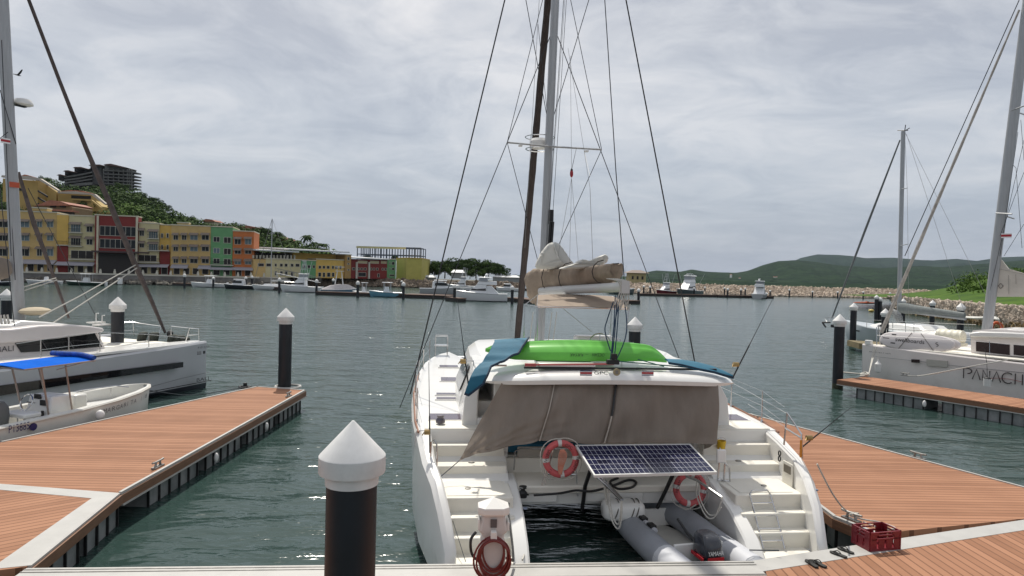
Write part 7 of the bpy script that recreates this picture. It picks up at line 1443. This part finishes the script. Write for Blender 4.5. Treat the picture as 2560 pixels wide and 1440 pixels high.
b = at(524, 550, Y=272); t = thing('house', 'tiny pink roofed house on the skyline above the tan stepped building', 'building', b); traced(t, [(507, 550), (515, 547), (530, 549), (538, 554), (508, 554)], 272, 8, ROOF, 'roof'); traced(t, [(510, 554), (536, 554), (536, 566), (510, 566)], 273, 6, CRM, 'wall')
b = at(797, 628, Y=244); t = thing('thatched_pavilion', 'dark thatched pavilion roof below the rightmost palms', 'pavilion', b); traced(t, [(776, 630), (783, 621), (808, 621), (815, 629)], 244, 8, mat('thatch', (0.10, 0.09, 0.08), 0.95, noise=0.4), 'roof'); traced(t, [(782, 630), (808, 629), (808, 636), (782, 636)], 246, 5, BRN, 'wall')
# ruined concrete hotel on the hill top
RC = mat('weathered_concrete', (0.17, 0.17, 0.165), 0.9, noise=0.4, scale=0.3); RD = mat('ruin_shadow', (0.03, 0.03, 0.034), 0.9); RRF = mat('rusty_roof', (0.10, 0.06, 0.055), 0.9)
b = at(295, 468, Y=340); t = thing('ruined_building', 'unfinished dark concrete tower block with open floors on the hill top', 'building', b)
for i, y0 in enumerate((424, 433, 441, 449, 457, 465)): traced(t, [(258, y0), (258, y0 + 2.6), (329, y0 + 6.5), (329, y0 + 3.5)], 338, 9, RC, 'floor_slab')
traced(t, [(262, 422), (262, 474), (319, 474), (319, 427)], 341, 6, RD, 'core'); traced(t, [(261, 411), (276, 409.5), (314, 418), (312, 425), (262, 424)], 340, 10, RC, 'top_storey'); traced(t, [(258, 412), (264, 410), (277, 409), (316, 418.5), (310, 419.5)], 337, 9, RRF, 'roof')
for x in (258.5, 270, 283, 296, 308, 318, 323, 328.5): traced(t, [(x - 0.9, 422), (x - 0.9, 474), (x + 0.9, 474), (x + 0.9, 424)], 338.2, 0.6, RC, 'column')
b = at(205, 466, Y=345); t = thing('ruined_building', 'curved unfinished concrete hotel with long balcony bands left of the tower block', 'building', b)
for a_, b_ in ((441, 429), (449, 438), (456, 446), (463, 455)): traced(t, [(160, a_), (160, a_ + 3.4), (195, a_ - 1), (230, b_ + 3), (230, b_), (195, a_ - 5)], 343, 6, RC, 'floor_band')
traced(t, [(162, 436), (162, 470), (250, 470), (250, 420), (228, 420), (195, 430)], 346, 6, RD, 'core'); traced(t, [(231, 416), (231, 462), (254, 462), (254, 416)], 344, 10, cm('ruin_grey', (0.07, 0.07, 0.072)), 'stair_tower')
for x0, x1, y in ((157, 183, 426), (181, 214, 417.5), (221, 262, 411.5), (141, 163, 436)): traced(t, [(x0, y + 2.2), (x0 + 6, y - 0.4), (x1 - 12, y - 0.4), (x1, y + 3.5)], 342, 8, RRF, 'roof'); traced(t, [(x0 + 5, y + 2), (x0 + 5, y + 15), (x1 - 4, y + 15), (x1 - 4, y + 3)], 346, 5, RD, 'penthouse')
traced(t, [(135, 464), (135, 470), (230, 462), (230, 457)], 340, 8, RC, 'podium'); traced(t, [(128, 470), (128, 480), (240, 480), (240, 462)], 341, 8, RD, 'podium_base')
# ------------------------------------------------------------------ breakwater, shores, hills
def strip_top(name, P, m, w=10, z=3.2): pass
BW0, BW1 = Vector((22, 232, 0)), Vector((124, 232, 0)); bwl = [(1555, 731), (1650, 737), (1800, 739), (2000, 742), (2200, 746), (2290, 749)]
def bwp(u, v):
    px = lerp(1530, 2520, u); Y = lerp(206, 238, u); d = ray(px, 720); x = d.x / d.y * Y; return Vector((x, Y + 6.5 * v, 0.0 + 2.9 * v))
mb = MB(); mb.sheet(lambda u, v: bwp(u, v) - Vector((0, 0, 0.3)), 30, 4); mb.sheet(lambda u, v: bwp(u, 1) + Vector((0, 10 * v, -0.3)), 30, 2); struct(mb.build('breakwater', rockmat('breakwater_core', (0.2, 0.16, 0.12), (0.1, 0.08, 0.06)), None))
rocks('breakwater_rocks', '', lambda u, v: tuple(bwp(u, v)), 6500, 0.3, 0.62, RK, seed=5)
def rsh(u, v):                        # right shore slope
    pxs = [(2255, 776, 118), (2330, 786, 101), (2400, 800, 92), (2480, 812, 82), (2560, 826, 74), (2760, 850, 60)]
    px = lerp(2255, 2760, u); Y = tab([(a, c) for a, b, c in pxs], px); d = ray(px, 720); return Vector((d.x / d.y * Y + 2 * v, Y + 7.5 * v, -0.1 + 2.4 * v))
mb = MB(); mb.sheet(lambda u, v: rsh(u, v) - Vector((0, 0, 0.35)), 20, 4); struct(mb.build('shore_slope', rockmat('breakwater_core', (0.2, 0.16, 0.12), (0.1, 0.08, 0.06)), None))
rocks('shore_rocks', '', lambda u, v: tuple(rsh(u, 0.18 + 0.85 * v)), 4200, 0.22, 0.5, rockmat('pale_boulder', (0.52, 0.44, 0.36), (0.28, 0.23, 0.18)), seed=6)
rocks('tidal_rocks', '', lambda u, v: tuple(rsh(u, 0.32 * v - 0.02)), 1500, 0.26, 0.55, rockmat('tidal_boulder', (0.24, 0.17, 0.07), (0.09, 0.06, 0.03)), seed=8)
def gr(u, v):
    px = lerp(2235, 2760, u); p = rsh(max(0, (px - 2255) / 505), 1.0) if px >= 2255 else rsh(0, 1) + Vector((-3, 12, 0))
    Yc = p.y + 42; pyc = tab([(2235, 736), (2330, 727), (2380, 716), (2430, 698), (2480, 690), (2560, 684), (2700, 672)], px); c = at(px, pyc, Y=Yc); q = p.lerp(c, v); q.z = p.z + (c.z - p.z) * v ** 1.6; return q
mb = MB(); mb.sheet(gr, 30, 14); struct(mb.build('grass_bank', mat('bright_grass', (0.075, 0.135, 0.016), 0.9, noise=0.5, scale=0.25, col2=(0.035, 0.075, 0.012), spec=0.1, bump=0.5, bscale=2), None))
mb = MB()
for i in range(130):
    u = rng.uniform(0.3, 1); v = rng.uniform(0.5, 1.0); p = gr(u, v); s = rng.uniform(0.5, 1.6) * (1.5 if 0.36 < u < 0.44 and v > .7 else 1); mb.k = 0; leaves(mb, (p.x, p.y, p.z + s * .3), (s * 1.2, s * 1.2, s * .8), 60, 0.16)
o = mb.build('bank_bushes', LF2, None, smooth=False); o['kind'] = 'stuff'
def land(name, px0, px1, Y, z, m, dep=60): a = at(px0, 700, Y=Y); b = at(px1, 700, Y=Y); o = MB().bb(a.x, b.x, Y, Y + dep, -1, z).build(name, m, None, smooth=False); struct(o); return o
land('shore_land', 880, 1300, 212, 2.0, mat('shore_earth', (0.10, 0.085, 0.05), 0.9, noise=0.4, scale=0.2), 70)
rocks('shore_riprap', '', lambda u, v: (lerp(-46, 3, u) , 211.5 - 3.5 * v, 1.9 - 1.9 * v), 1000, 0.5, 1.0, rockmat('brown_grey_boulder', (0.22, 0.17, 0.125), (0.10, 0.08, 0.06)), seed=9)
rocks('shore_riprap', '', lambda u, v: (lerp(-78, -44, u), lerp(186, 210, u) - 3.5 * v, 1.9 - 1.9 * v), 700, 0.5, 1.0, rockmat('brown_grey_boulder', (0.22, 0.17, 0.125), (0.10, 0.08, 0.06)), seed=10)
def ridge(name, T, Y, m, px0, px1, n, base=0, amp=1.0, dep=900):
    g = np.random.default_rng(int(Y)); ph = g.uniform(0, 6, 8)
    def fn(u, v):
        px = lerp(px0, px1, u); c = at(px, tab(T, px), Y=Y + dep); w = sum(math.sin(px * f + p + v * 7) / (k + 1) for k, (f, p) in enumerate(zip((.021, .05, .11, .23, .41), ph)))
        Y_ = Y + dep * v; d = ray(px, 700); z = base + (c.z - base) * (v ** 0.8) * (1 + 0.10 * w * (1 - v) * 2) + amp * w * (1 - v * .6)
        if v == 0: z = -2
        return Vector((d.x / d.y * Y_, Y_, z))
    mb = MB(); mb.sheet(fn, n, 26); o = mb.build(name, m, None, ang=180); struct(o); return o
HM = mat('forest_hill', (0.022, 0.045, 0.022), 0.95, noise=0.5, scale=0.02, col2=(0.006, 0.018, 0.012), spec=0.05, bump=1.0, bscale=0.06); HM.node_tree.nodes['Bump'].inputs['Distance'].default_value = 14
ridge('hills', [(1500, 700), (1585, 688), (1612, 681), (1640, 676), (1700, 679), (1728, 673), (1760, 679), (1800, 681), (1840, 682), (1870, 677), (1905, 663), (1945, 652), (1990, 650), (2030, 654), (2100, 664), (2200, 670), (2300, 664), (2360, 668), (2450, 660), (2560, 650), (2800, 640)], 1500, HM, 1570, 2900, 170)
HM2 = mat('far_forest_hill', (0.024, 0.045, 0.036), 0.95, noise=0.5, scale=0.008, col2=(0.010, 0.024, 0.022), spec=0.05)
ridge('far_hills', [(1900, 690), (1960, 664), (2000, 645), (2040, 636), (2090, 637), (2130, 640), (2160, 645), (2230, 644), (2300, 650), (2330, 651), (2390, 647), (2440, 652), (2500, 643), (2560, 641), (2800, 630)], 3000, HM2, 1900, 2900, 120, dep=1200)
ridge('far_coast', [(1262, 692), (1280, 688), (1330, 689), (1400, 690), (1500, 690), (1600, 690)], 700, HM, 1255, 1620, 40, dep=150)
ridge('coast_flat', [(1500, 693.5), (2950, 731)], 600, HM, 1560, 2900, 60, dep=150, amp=0.25)
for px, py, Y in ((1828, 688, 1700), (1936, 694, 1700), (1942, 694, 1700), (1850, 697, 1650)):
    c = at(px, py, Y=Y); t = thing('house', f'tiny white house on the forested hill {["left of the dark yacht", "pair, left one, above the dark yacht", "pair, right one, above the dark yacht", "lowest, above the dark yacht"][[1828,1936,1942,1850].index(px)]}', 'building', c, 0, 'white houses on the far hill'); MB().bb(-2, 2, 0, 4, -6, 1.6).build('wall', WHT, t, smooth=False); MB().box((0, 2, 2.2), (5, 5, 1.2), tx=.4, ty=.4).build('roof', ROOF, t, smooth=False)
# yellow house behind breakwater
b = at(1595, 700, Y=250); t = thing('house', 'cream house with low hipped roof behind the breakwater left of the red boat', 'building', b)
MB().box((0, 4, 0.8), (6.2, 6, 3.6)).build('wall', cm('cream_yellow_wall', (0.42, 0.35, 0.18)), t, smooth=False); MB().box((0, 4, 3.1), (8.6, 8, 1.1), tx=.35, ty=.35).build('roof', mat('brown_grey_roof', (0.25, 0.20, 0.17), 0.8), t, smooth=False)
for x in (-1.8, 0, 1.8): MB().box((x, 0.96, 0.8), (0.7, 0.1, 1.2)).build('window', DRK, t, smooth=False)
land('breakwater_land', 1520, 1640, 222, 2.6, mat('shore_earth', (0.10, 0.085, 0.05)), 60)
# white sheds behind the yacht
for px0, px1, py0, py1, Y, lab in ((1232, 1300, 688, 700, 232, 'long pale shed with white roof right of the motor yacht'), (1045, 1085, 688, 700, 224, 'low pale building behind the grey cruiser'), (1128, 1160, 675, 690, 222, 'white hipped roof shed behind the sportfishing boat outriggers')):
    b = at((px0 + px1) / 2, py1, Y=Y); t = thing('shed', lab, 'building', b); hw = (px1 - px0) / 2 * Y / FPX; hh = (py1 - py0) * Y / FPX
    MB().bb(-hw, hw, 0, 6, -0.8, hh * 0.55).build('wall', cm('shed_grey', (0.25, 0.27, 0.27)), t, smooth=False); MB().box((0, 3, hh * 0.8), (hw * 2.15, 7, hh * 0.45), tx=.7, ty=.3).build('roof', WR, t, smooth=False)
# ------------------------------------------------------------------ far pontoons
FDK = mat('far_pontoon_timber', (0.12, 0.07, 0.05), 0.8, noise=0.3); FDS = mat('far_pontoon_side', (0.03, 0.028, 0.027), 0.8)
def fpont(pa, pb_, lab, w=2.0, h=0.55):
    a = at(*pa, z=0.05); b = at(*pb_, z=0.05); a.z = b.z = 0; c = (a + b) / 2; r = math.atan2(b.y - a.y, b.x - a.x); L = (b - a).length
    t = thing('far_pontoon', lab, 'pontoon', c, r, 'far floating pontoons'); MB().bb(-L / 2, L / 2, 0, w, h - 0.15, h).build('deck', FDK, t, smooth=False); MB().bb(-L / 2, L / 2, 0.06, w - 0.1, -0.3, h - 0.153).build('float', FDS, t, smooth=False)
fpont((430, 712), (645, 720), 'far pontoon in front of the tan and green quay buildings'); fpont((628, 721), (805, 730), 'far pontoon below the white sailboat and tall sportfishing boat'); fpont((790, 735), (1010, 742), 'far pontoon below the covered boat and light blue boat'); fpont((1005, 742), (1122, 746), 'far brown pontoon left of the white motor yacht', 5); fpont((1112, 749), (1145, 753), 'short far pontoon at the bow of the white motor yacht', 1.5); fpont((1262, 750), (1330, 757), 'far pontoon at the stern of the white motor yacht', 4); fpont((1540, 758), (1601, 758), 'short dark pontoon with one pile below the boom end', 3); fpont((1240, 724), (1345, 726), 'far pontoon under the row of white boats behind the yacht', 2)
fpont((1600, 738), (1800, 742), 'far pontoon beside the red and dark hulled boats'); fpont((1795, 742), (1935, 745), 'far pontoon left of the dark motor yacht'); fpont((1750, 735), (2300, 745), 'long far pontoon directly along the rock breakwater', 1.5)
fpont((80, 704), (420, 709), 'far pontoon along the foot of the quay wall at left', 1.5, 0.45)
# ------------------------------------------------------------------ far boats
BWt = mat('boat_white', (0.72, 0.73, 0.74), 0.3, noise=0.05, coat=0.2); BSh = mat('boat_grey_white', (0.5, 0.51, 0.53), 0.4)
def fboat(name, label, cat_, px0, px1, pyw, style, hm=BWt, bow=-1, hpx=12, turn=0, Yo=None, k_=None):
    w = at((px0 + px1) / 2, pyw, z=0); Y = Yo or w.y; w = at((px0 + px1) / 2, pyw, Y=Y); w.z = 0; mpp = Y / FPX; L = (px1 - px0) * mpp; H = hpx * mpp; ct_ = abs(math.cos(R_(turn))); L = L / max(ct_, 0.35)
    B = min(L * 0.3, 4.6); t = thing(name, label, cat_, w, (math.pi if bow < 0 else 0) + R_(turn), 'boats moored across the harbour')
    rings = []
    for u, wd_, z in ((-0.5, 0.86, 0.72), (-0.3, 0.96, 0.72), (0, 1.0, 0.78), (0.22, 0.86, 0.86), (0.38, 0.52, 0.94), (0.46, 0.24, 0.98), (0.5, 0.03, 1.0)):
        x = u * L; b_ = B / 2 * wd_; k = 0.75 if u < 0.3 else 0.45; xs = -0.06 * L if u > 0.4 else (-0.03 * L if u > 0.3 else 0)
        rings.append([(x, -b_, H * z), (x + xs * 0.3, -b_ * 0.93, H * z * 0.5), (x + xs, -b_ * k, 0.0), (x + xs, 0, -0.3), (x + xs, b_ * k, 0.0), (x + xs * 0.3, b_ * 0.93, H * z * 0.5), (x, b_, H * z)])
    MB().loft([r[::-1] for r in rings]).build('hull', hm, t, ang=30)
    MB().tube([(r[0][0], r[0][1] - 0.02, r[0][2]) for r in rings] + [(r[-1][0], r[-1][1] + 0.02, r[-1][2]) for r in rings[::-1]], 0.07, 5).build('rub_rail', BWt, t)
    def cab(x0, x1, z0, z1, wk, m=BWt, nm='cabin', sf=0.3, sa=0.1, by=0.06):
        if style in ('sport', 'yacht', 'cabin'): z0 = z + (z0 - z) * 1.42; z1 = z + (z1 - z) * 1.42
        h = z1 - z0; sf = sf / 1.4; b2 = B / 2 * wk
        mb = MB(); mb.hexa([(x0, -b2, z0), (x1, -b2 * .8, z0), (x1, b2 * .8, z0), (x0, b2, z0), (x0 + h * sa, -b2 * .85, z1), (x1 - h * sf, -b2 * .65, z1), (x1 - h * sf, b2 * .65, z1), (x0 + h * sa, b2 * .85, z1)]); return mb.build(nm, m, t, bevel=by)
    z = H * 0.76
    if style in ('sport', 'yacht'):
        cab(-0.12 * L, 0.26 * L, z, z + 0.11 * L, 0.8, sf=1.6); cab(-0.10 * L, 0.2 * L, z + 0.035 * L, z + 0.075 * L, 0.815, DARKG, 'side_window', sf=1.6, by=0.0)
        cab(-0.3 * L if style == 'yacht' else -0.13 * L, 0.08 * L, z + 0.112 * L, z + 0.16 * L, 0.7, sf=0.9, nm='flybridge'); 
        if style == 'yacht': cab(-0.34 * L, -0.11 * L, z - 0.02, z + 0.10 * L, 0.8, nm='aft_cabin', sf=0, sa=1.0)
        cab(-0.13 * L, 0.05 * L, z + 0.162 * L, z + 0.20 * L, 0.66, mat('clear_vinyl', (0.28, 0.30, 0.33), 0.2), 'enclosure', sf=0.6, by=0); cab(-0.2 * L if style == 'yacht' else -0.16 * L, 0.05 * L, z + 0.202 * L, z + 0.215 * L, 0.75, nm='hardtop', sf=0.4, by=0.03)
        mb = MB(); zt = z + 0.305 * L; TH = k_ or (0.14 * L if style == 'sport' else 0)
        if style == 'sport':
            for sx, sy in ((-0.13, -1), (-0.13, 1), (0.02, -1), (0.02, 1)): mb.tube([(sx * L, sy * B * .26, zt), (-0.06 * L + sx * 0.2 * L, sy * B * .12, zt + TH)], 0.045, 5)
            for q in (0.35, 0.7): mb.tube([(lerp(-0.13, -0.08, q) * L, -B * lerp(.26, .12, q), zt + TH * q), (lerp(0.02, -.05, q) * L, -B * lerp(.26, .12, q), zt + TH * q), (lerp(0.02, -.05, q) * L, B * lerp(.26, .12, q), zt + TH * q)], 0.035, 5)
            mb.box((-0.06 * L, 0, zt + TH), (0.08 * L, B * .35, 0.12)); mb.build('tower', BSh, t)
            mb = MB()
            for s in (-1, 1): mb.tube([(-0.08 * L, s * B * .45, z), (-0.16 * L, s * B * .9, z + TH + 0.3 * L)], 0.035, 5)
            mb.build('outrigger', BSh, t)
        else:
            mb.ell((-0.1 * L, 0.3, zt + 0.25), (0.28, 0.28, 0.3), 10, 7); mb.tube([(-0.15 * L, 0, zt), (-0.15 * L, 0, zt + 0.5)], 0.05, 5); mb.box((-0.15 * L, 0, zt + 0.5), (1.2, 0.15, 0.12)); mb.build('radar', BWt, t)
        MB().tube([(0.42 * L, -B * .2, H), (0.42 * L, -B * .2, H + 0.5), (0.2 * L, -B * .4, H + 0.5), (0.2 * L, -B * .42, H * .86)], 0.03, 5).build('bow_rail', STEEL, t)
    elif style == 'console':
        cab(-0.1 * L, 0.06 * L, z, z + 1.0, 0.4, nm='console'); cab(-0.2 * L, 0.1 * L, z + 1.75, z + 1.86, 0.7, nm='t_top', sf=0, sa=0, by=0.02); mb = MB()
        for sx in (-0.14, 0.05):
            for s in (-1, 1): mb.tube([(sx * L, s * B * .25, z), (sx * L, s * B * .25, z + 1.75)], 0.035, 5)
        mb.build('top_frame', BSh, t); MB().box((-0.53 * L, 0, z * 0.7), (0.45, 0.6, 1.1), tx=.8).build('outboard_motor', BWt, t, bevel=0.08); cab(0.2 * L, 0.38 * L, z, z + 0.25, 0.5, nm='bow_seat')
    elif style == 'cabin':
        cab(-0.2 * L, 0.25 * L, z, z + 0.12 * L, 0.8, sf=1.5); cab(-0.16 * L, 0.16 * L, z + 0.13 * L, z + 0.145 * L, 0.75, nm='hardtop', sf=0.3, by=0.02); cab(-0.14 * L, 0.2 * L, z + 0.05 * L, z + 0.10 * L, 0.81, GLS, 'side_window', sf=1.5, by=0)
    elif style == 'cover':
        mb = MB(); mb.loft([[(u * L, -B * .5 * w_, H * .8), (u * L, -B * .25 * w_, zz), (u * L, B * .25 * w_, zz), (u * L, B * .5 * w_, H * .8)] for u, w_, zz in ((-0.48, .9, H * .85), (-0.25, 1.0, H * 1.5), (0.0, 1.0, H * 1.75), (0.25, .85, H * 1.7), (0.45, .3, H * 1.1))]); mb.build('boat_cover', mat('pinkish_boat_cover', (0.55, 0.52, 0.52), 0.8, noise=0.15), t)
        mb = MB(); zt = H * 1.7
        for sx, sy in ((-0.12, -1), (-0.12, 1), (0.1, -1), (0.1, 1)): mb.tube([(sx * L, sy * B * .25, zt), (sx * .5 * L, sy * B * .14, zt + 2.6)], 0.05, 5)
        mb.box((0, 0, zt + 2.6), (1.6, 1.2, 0.1)); mb.box((0, 0, zt + 3.4), (1.7, 1.3, 0.1)); mb.tube([(-0.5, 0, zt + 2.6), (-0.5, 0, zt + 3.4)], 0.05, 5); mb.build('tower', BWt, t)
    elif style == 'sail':
        cab(-0.1 * L, 0.25 * L, z, z + 0.5, 0.6, sf=1); mb = MB(); mh = k_ or 16; mb.tube([(0.08 * L, 0, z), (0.08 * L, 0, mh)], 0.10, 7); mb.tube([(0.08 * L, 0, z + 1.2), (-0.35 * L, 0, z + 1.3)], 0.16, 7); mb.build('mast', ALU, t)
        mb = MB(); mb.tube([(0.08 * L, 0, mh), (0.48 * L, 0, H)], 0.05, 4); mb.tube([(0.08 * L, 0, mh), (-0.5 * L, 0, H)], 0.03, 4); mb.tube([(0.08 * L, -0.8, mh * .6), (0.08 * L, 0.8, mh * .6)], 0.04, 4); mb.build('stay', GALV, t)
    elif style == 'panga':
        cab(-0.12 * L, 0.0 * L, z, z + 0.9, 0.5, nm='console')
    return t
DKH = mat('boat_black_hull', (0.02, 0.024, 0.03), 0.3); GRH = mat('boat_dark_green', (0.02, 0.05, 0.035), 0.4); RDH = mat('boat_maroon_hull', (0.12, 0.012, 0.02), 0.3); TLH = mat('boat_slate_hull', (0.06, 0.085, 0.09), 0.3); BLH = mat('boat_sky_blue', (0.13, 0.30, 0.40), 0.3); BL2 = mat('boat_steel_blue', (0.07, 0.16, 0.24), 0.3); GYH = mat('boat_grey_hull', (0.35, 0.36, 0.37), 0.5)
fboat('skiff', 'white open skiff moored before the quay beside the left catamaran sail', 'boat', 72, 148, 708, 'panga', bow=-1, hpx=8, turn=14)
fboat('skiff', 'dark green open boat with white trim at the quay behind the furled sail', 'boat', 165, 262, 712, 'console', GRH, bow=-1, hpx=9)
fboat('skiff', 'dark boat partly cut by the left picture edge below the quay', 'boat', -30, 30, 712, 'panga', DKH, bow=1, hpx=9)
fboat('motor_boat', 'white motor boat with pointed bow before the tan stepped building', 'boat', 477, 566, 717, 'console', BWt, hpx=11)
fboat('motor_boat', 'black hulled boat with white cabin before the green building', 'boat', 560, 634, 721, 'cabin', DKH, hpx=11)
fboat('sailing_yacht', 'small white sailboat with thin mast rising above the low marina building', 'sailboat', 630, 742, 724, 'sail', BWt, hpx=11, k_=15.5)
fboat('sportfishing_boat', 'white sportfishing boat with tall tower before the yellow low building', 'motor yacht', 700, 806, 729, 'sport', BWt, hpx=17, k_=2.6)
fboat('sportfishing_boat', 'covered sportfishing boat with blue bottom and small tower seen end on', 'motor yacht', 806, 890, 735, 'cover', BL2, bow=1, hpx=14, turn=20)
fboat('motor_boat', 'small white inflatable boat with hardtop left of the light blue boat', 'boat', 884, 932, 737, 'console', BWt, hpx=9, turn=25)
fboat('motor_boat', 'light blue hulled boat with white top moored before the dark red building', 'boat', 922, 1006, 741, 'console', BLH, hpx=14)
fboat('motor_boat', 'grey covered cruiser with pale blue hull left of the motor yacht', 'boat', 1050, 1150, 741, 'cabin', GYH, bow=1, hpx=18, turn=10, Yo=150)
fboat('sportfishing_boat', 'sportfishing boat with outriggers in front of the tree clump', 'motor yacht', 1118, 1192, 722, 'sport', BWt, hpx=14, Yo=190, k_=2.5)
fboat('motor_yacht', 'large white flybridge motor yacht in front of the tree clump', 'motor yacht', 1135, 1268, 751, 'yacht', BWt, hpx=24)
fboat('motor_boat', 'white boat moored behind the stern of the motor yacht', 'boat', 1240, 1296, 724, 'cabin', BWt, hpx=9, Yo=195)
fboat('sportfishing_boat', 'sportfishing boat with tower partly hidden behind the boom end', 'motor yacht', 1525, 1590, 734, 'sport', TLH, bow=1, hpx=14, turn=35, Yo=195, k_=4.4)
fboat('sportfishing_boat', 'maroon hulled sportfishing boat with tall tower before the breakwater', 'motor yacht', 1636, 1690, 738, 'sport', RDH, hpx=14, turn=40, k_=2.4)
fboat('motor_yacht', 'tall white motor yacht with slate hull and twin domes before the breakwater', 'motor yacht', 1682, 1758, 739, 'sport', TLH, hpx=17, turn=52, k_=0.5)
fboat('motor_yacht', 'small dark topped motor yacht seen from astern at the breakwater pontoon end', 'motor yacht', 1876, 1926, 745, 'yacht', GYH, bow=1, hpx=14, turn=62)
b = at(300, 711, z=0); t = thing('floating_tank', 'small white block standing in the water before the quay wall', 'tank', b); MB().box((0, 0, 0.75), (0.85, 0.8, 1.5)).build('tank_body', WHT, t, bevel=0.15); MB().lathe([(0.2, 1.5), (0.2, 1.6)], (0, 0, 0), 10).build('lid', GALV, t)
# gangway
a = at(690, 682, Y=172); b = at(800, 706, Y=160); t = thing('gangway', 'grey sloping gangway leading from the quay down to the far pontoons', 'gangway', a); mb = MB(); d = b - a
for s in (-0.7, 0.7):
    o_ = Vector((0, s, 0)); mb.tube([o_ + Vector((0, 0, 1.1)), o_ + d + Vector((0, 0, 1.1))], 0.06, 4)
    for k in range(13): p = d * (k / 12); mb.tube([o_ + p, o_ + p + Vector((0, 0, 1.1))], 0.045, 4)
mb.build('railing', GALV, t); mb = MB(); mb.hexa([(0, -.7, -.1), tuple(d + Vector((0, -.7, -.1))), tuple(d + Vector((0, .7, -.1))), (0, .7, -.1), (0, -.7, 0), tuple(d + Vector((0, -.7, 0))), tuple(d + Vector((0, .7, 0))), (0, .7, 0)]); mb.build('ramp', GYH, t, smooth=False)
# birds
BRD = mat('dark_bird', (0.03, 0.025, 0.025), 0.8)
def bird(px, py, Y, s, label):
    c = at(px, py, Y=Y); mb = MB(); rings = []
    for x, r in ((-0.35, 0.01), (-0.2, 0.07), (0.05, 0.10), (0.25, 0.05), (0.36, 0.01)): rings.append([(x * s, r * s * math.cos(a), r * s * 0.8 * math.sin(a)) for a in [k * math.pi / 4 for k in range(8)]])
    mb.loft(rings)
    for sd in (-1, 1):
        q = [(0.12, 0, 0.02), (0.2, sd * 0.35, 0.22), (0.1, sd * 0.95, 0.42), (-0.02, sd * 0.9, 0.40), (-0.08, sd * 0.4, 0.18), (-0.12, 0, 0.02)]
        mb.ext([Vector(p) * s for p in q], (0, 0, 0.02 * s))
    mb.ext([Vector(p) * s for p in ((-0.3, 0.03, 0), (-0.5, 0.1, 0), (-0.5, -0.1, 0), (-0.3, -0.03, 0))], (0, 0, 0.015 * s))
    o = mb.build('bird', BRD, None); o.location = c; o.rotation_euler = (R_(-8), 0, R_(60)); tag(o, label, 'bird')
bird(45, 188, 60, 0.75, 'dark bird gliding with raised wings beside the left mast'); bird(1290, 687, 150, 0.5, 'tiny dark bird low over the horizon left of the brown furled sail')
# ------------------------------------------------------------------ haze
hm = bpy.data.materials.new('haze'); hm.use_nodes = True; nt2 = hm.node_tree; nt2.nodes.remove(nt2.nodes['Principled BSDF']); pv = nt2.nodes.new('ShaderNodeVolumePrincipled'); pv.inputs['Color'].default_value = (0.70, 0.78, 0.92, 1); pv.inputs['Density'].default_value = 0.00003; nt2.links.new(pv.outputs[0], nt2.nodes['Material Output'].inputs['Volume'])
o = MB().bb(-3500, 5200, -60, 4600, -9, 420).build('haze', hm, None, smooth=False); o['kind'] = 'stuff'
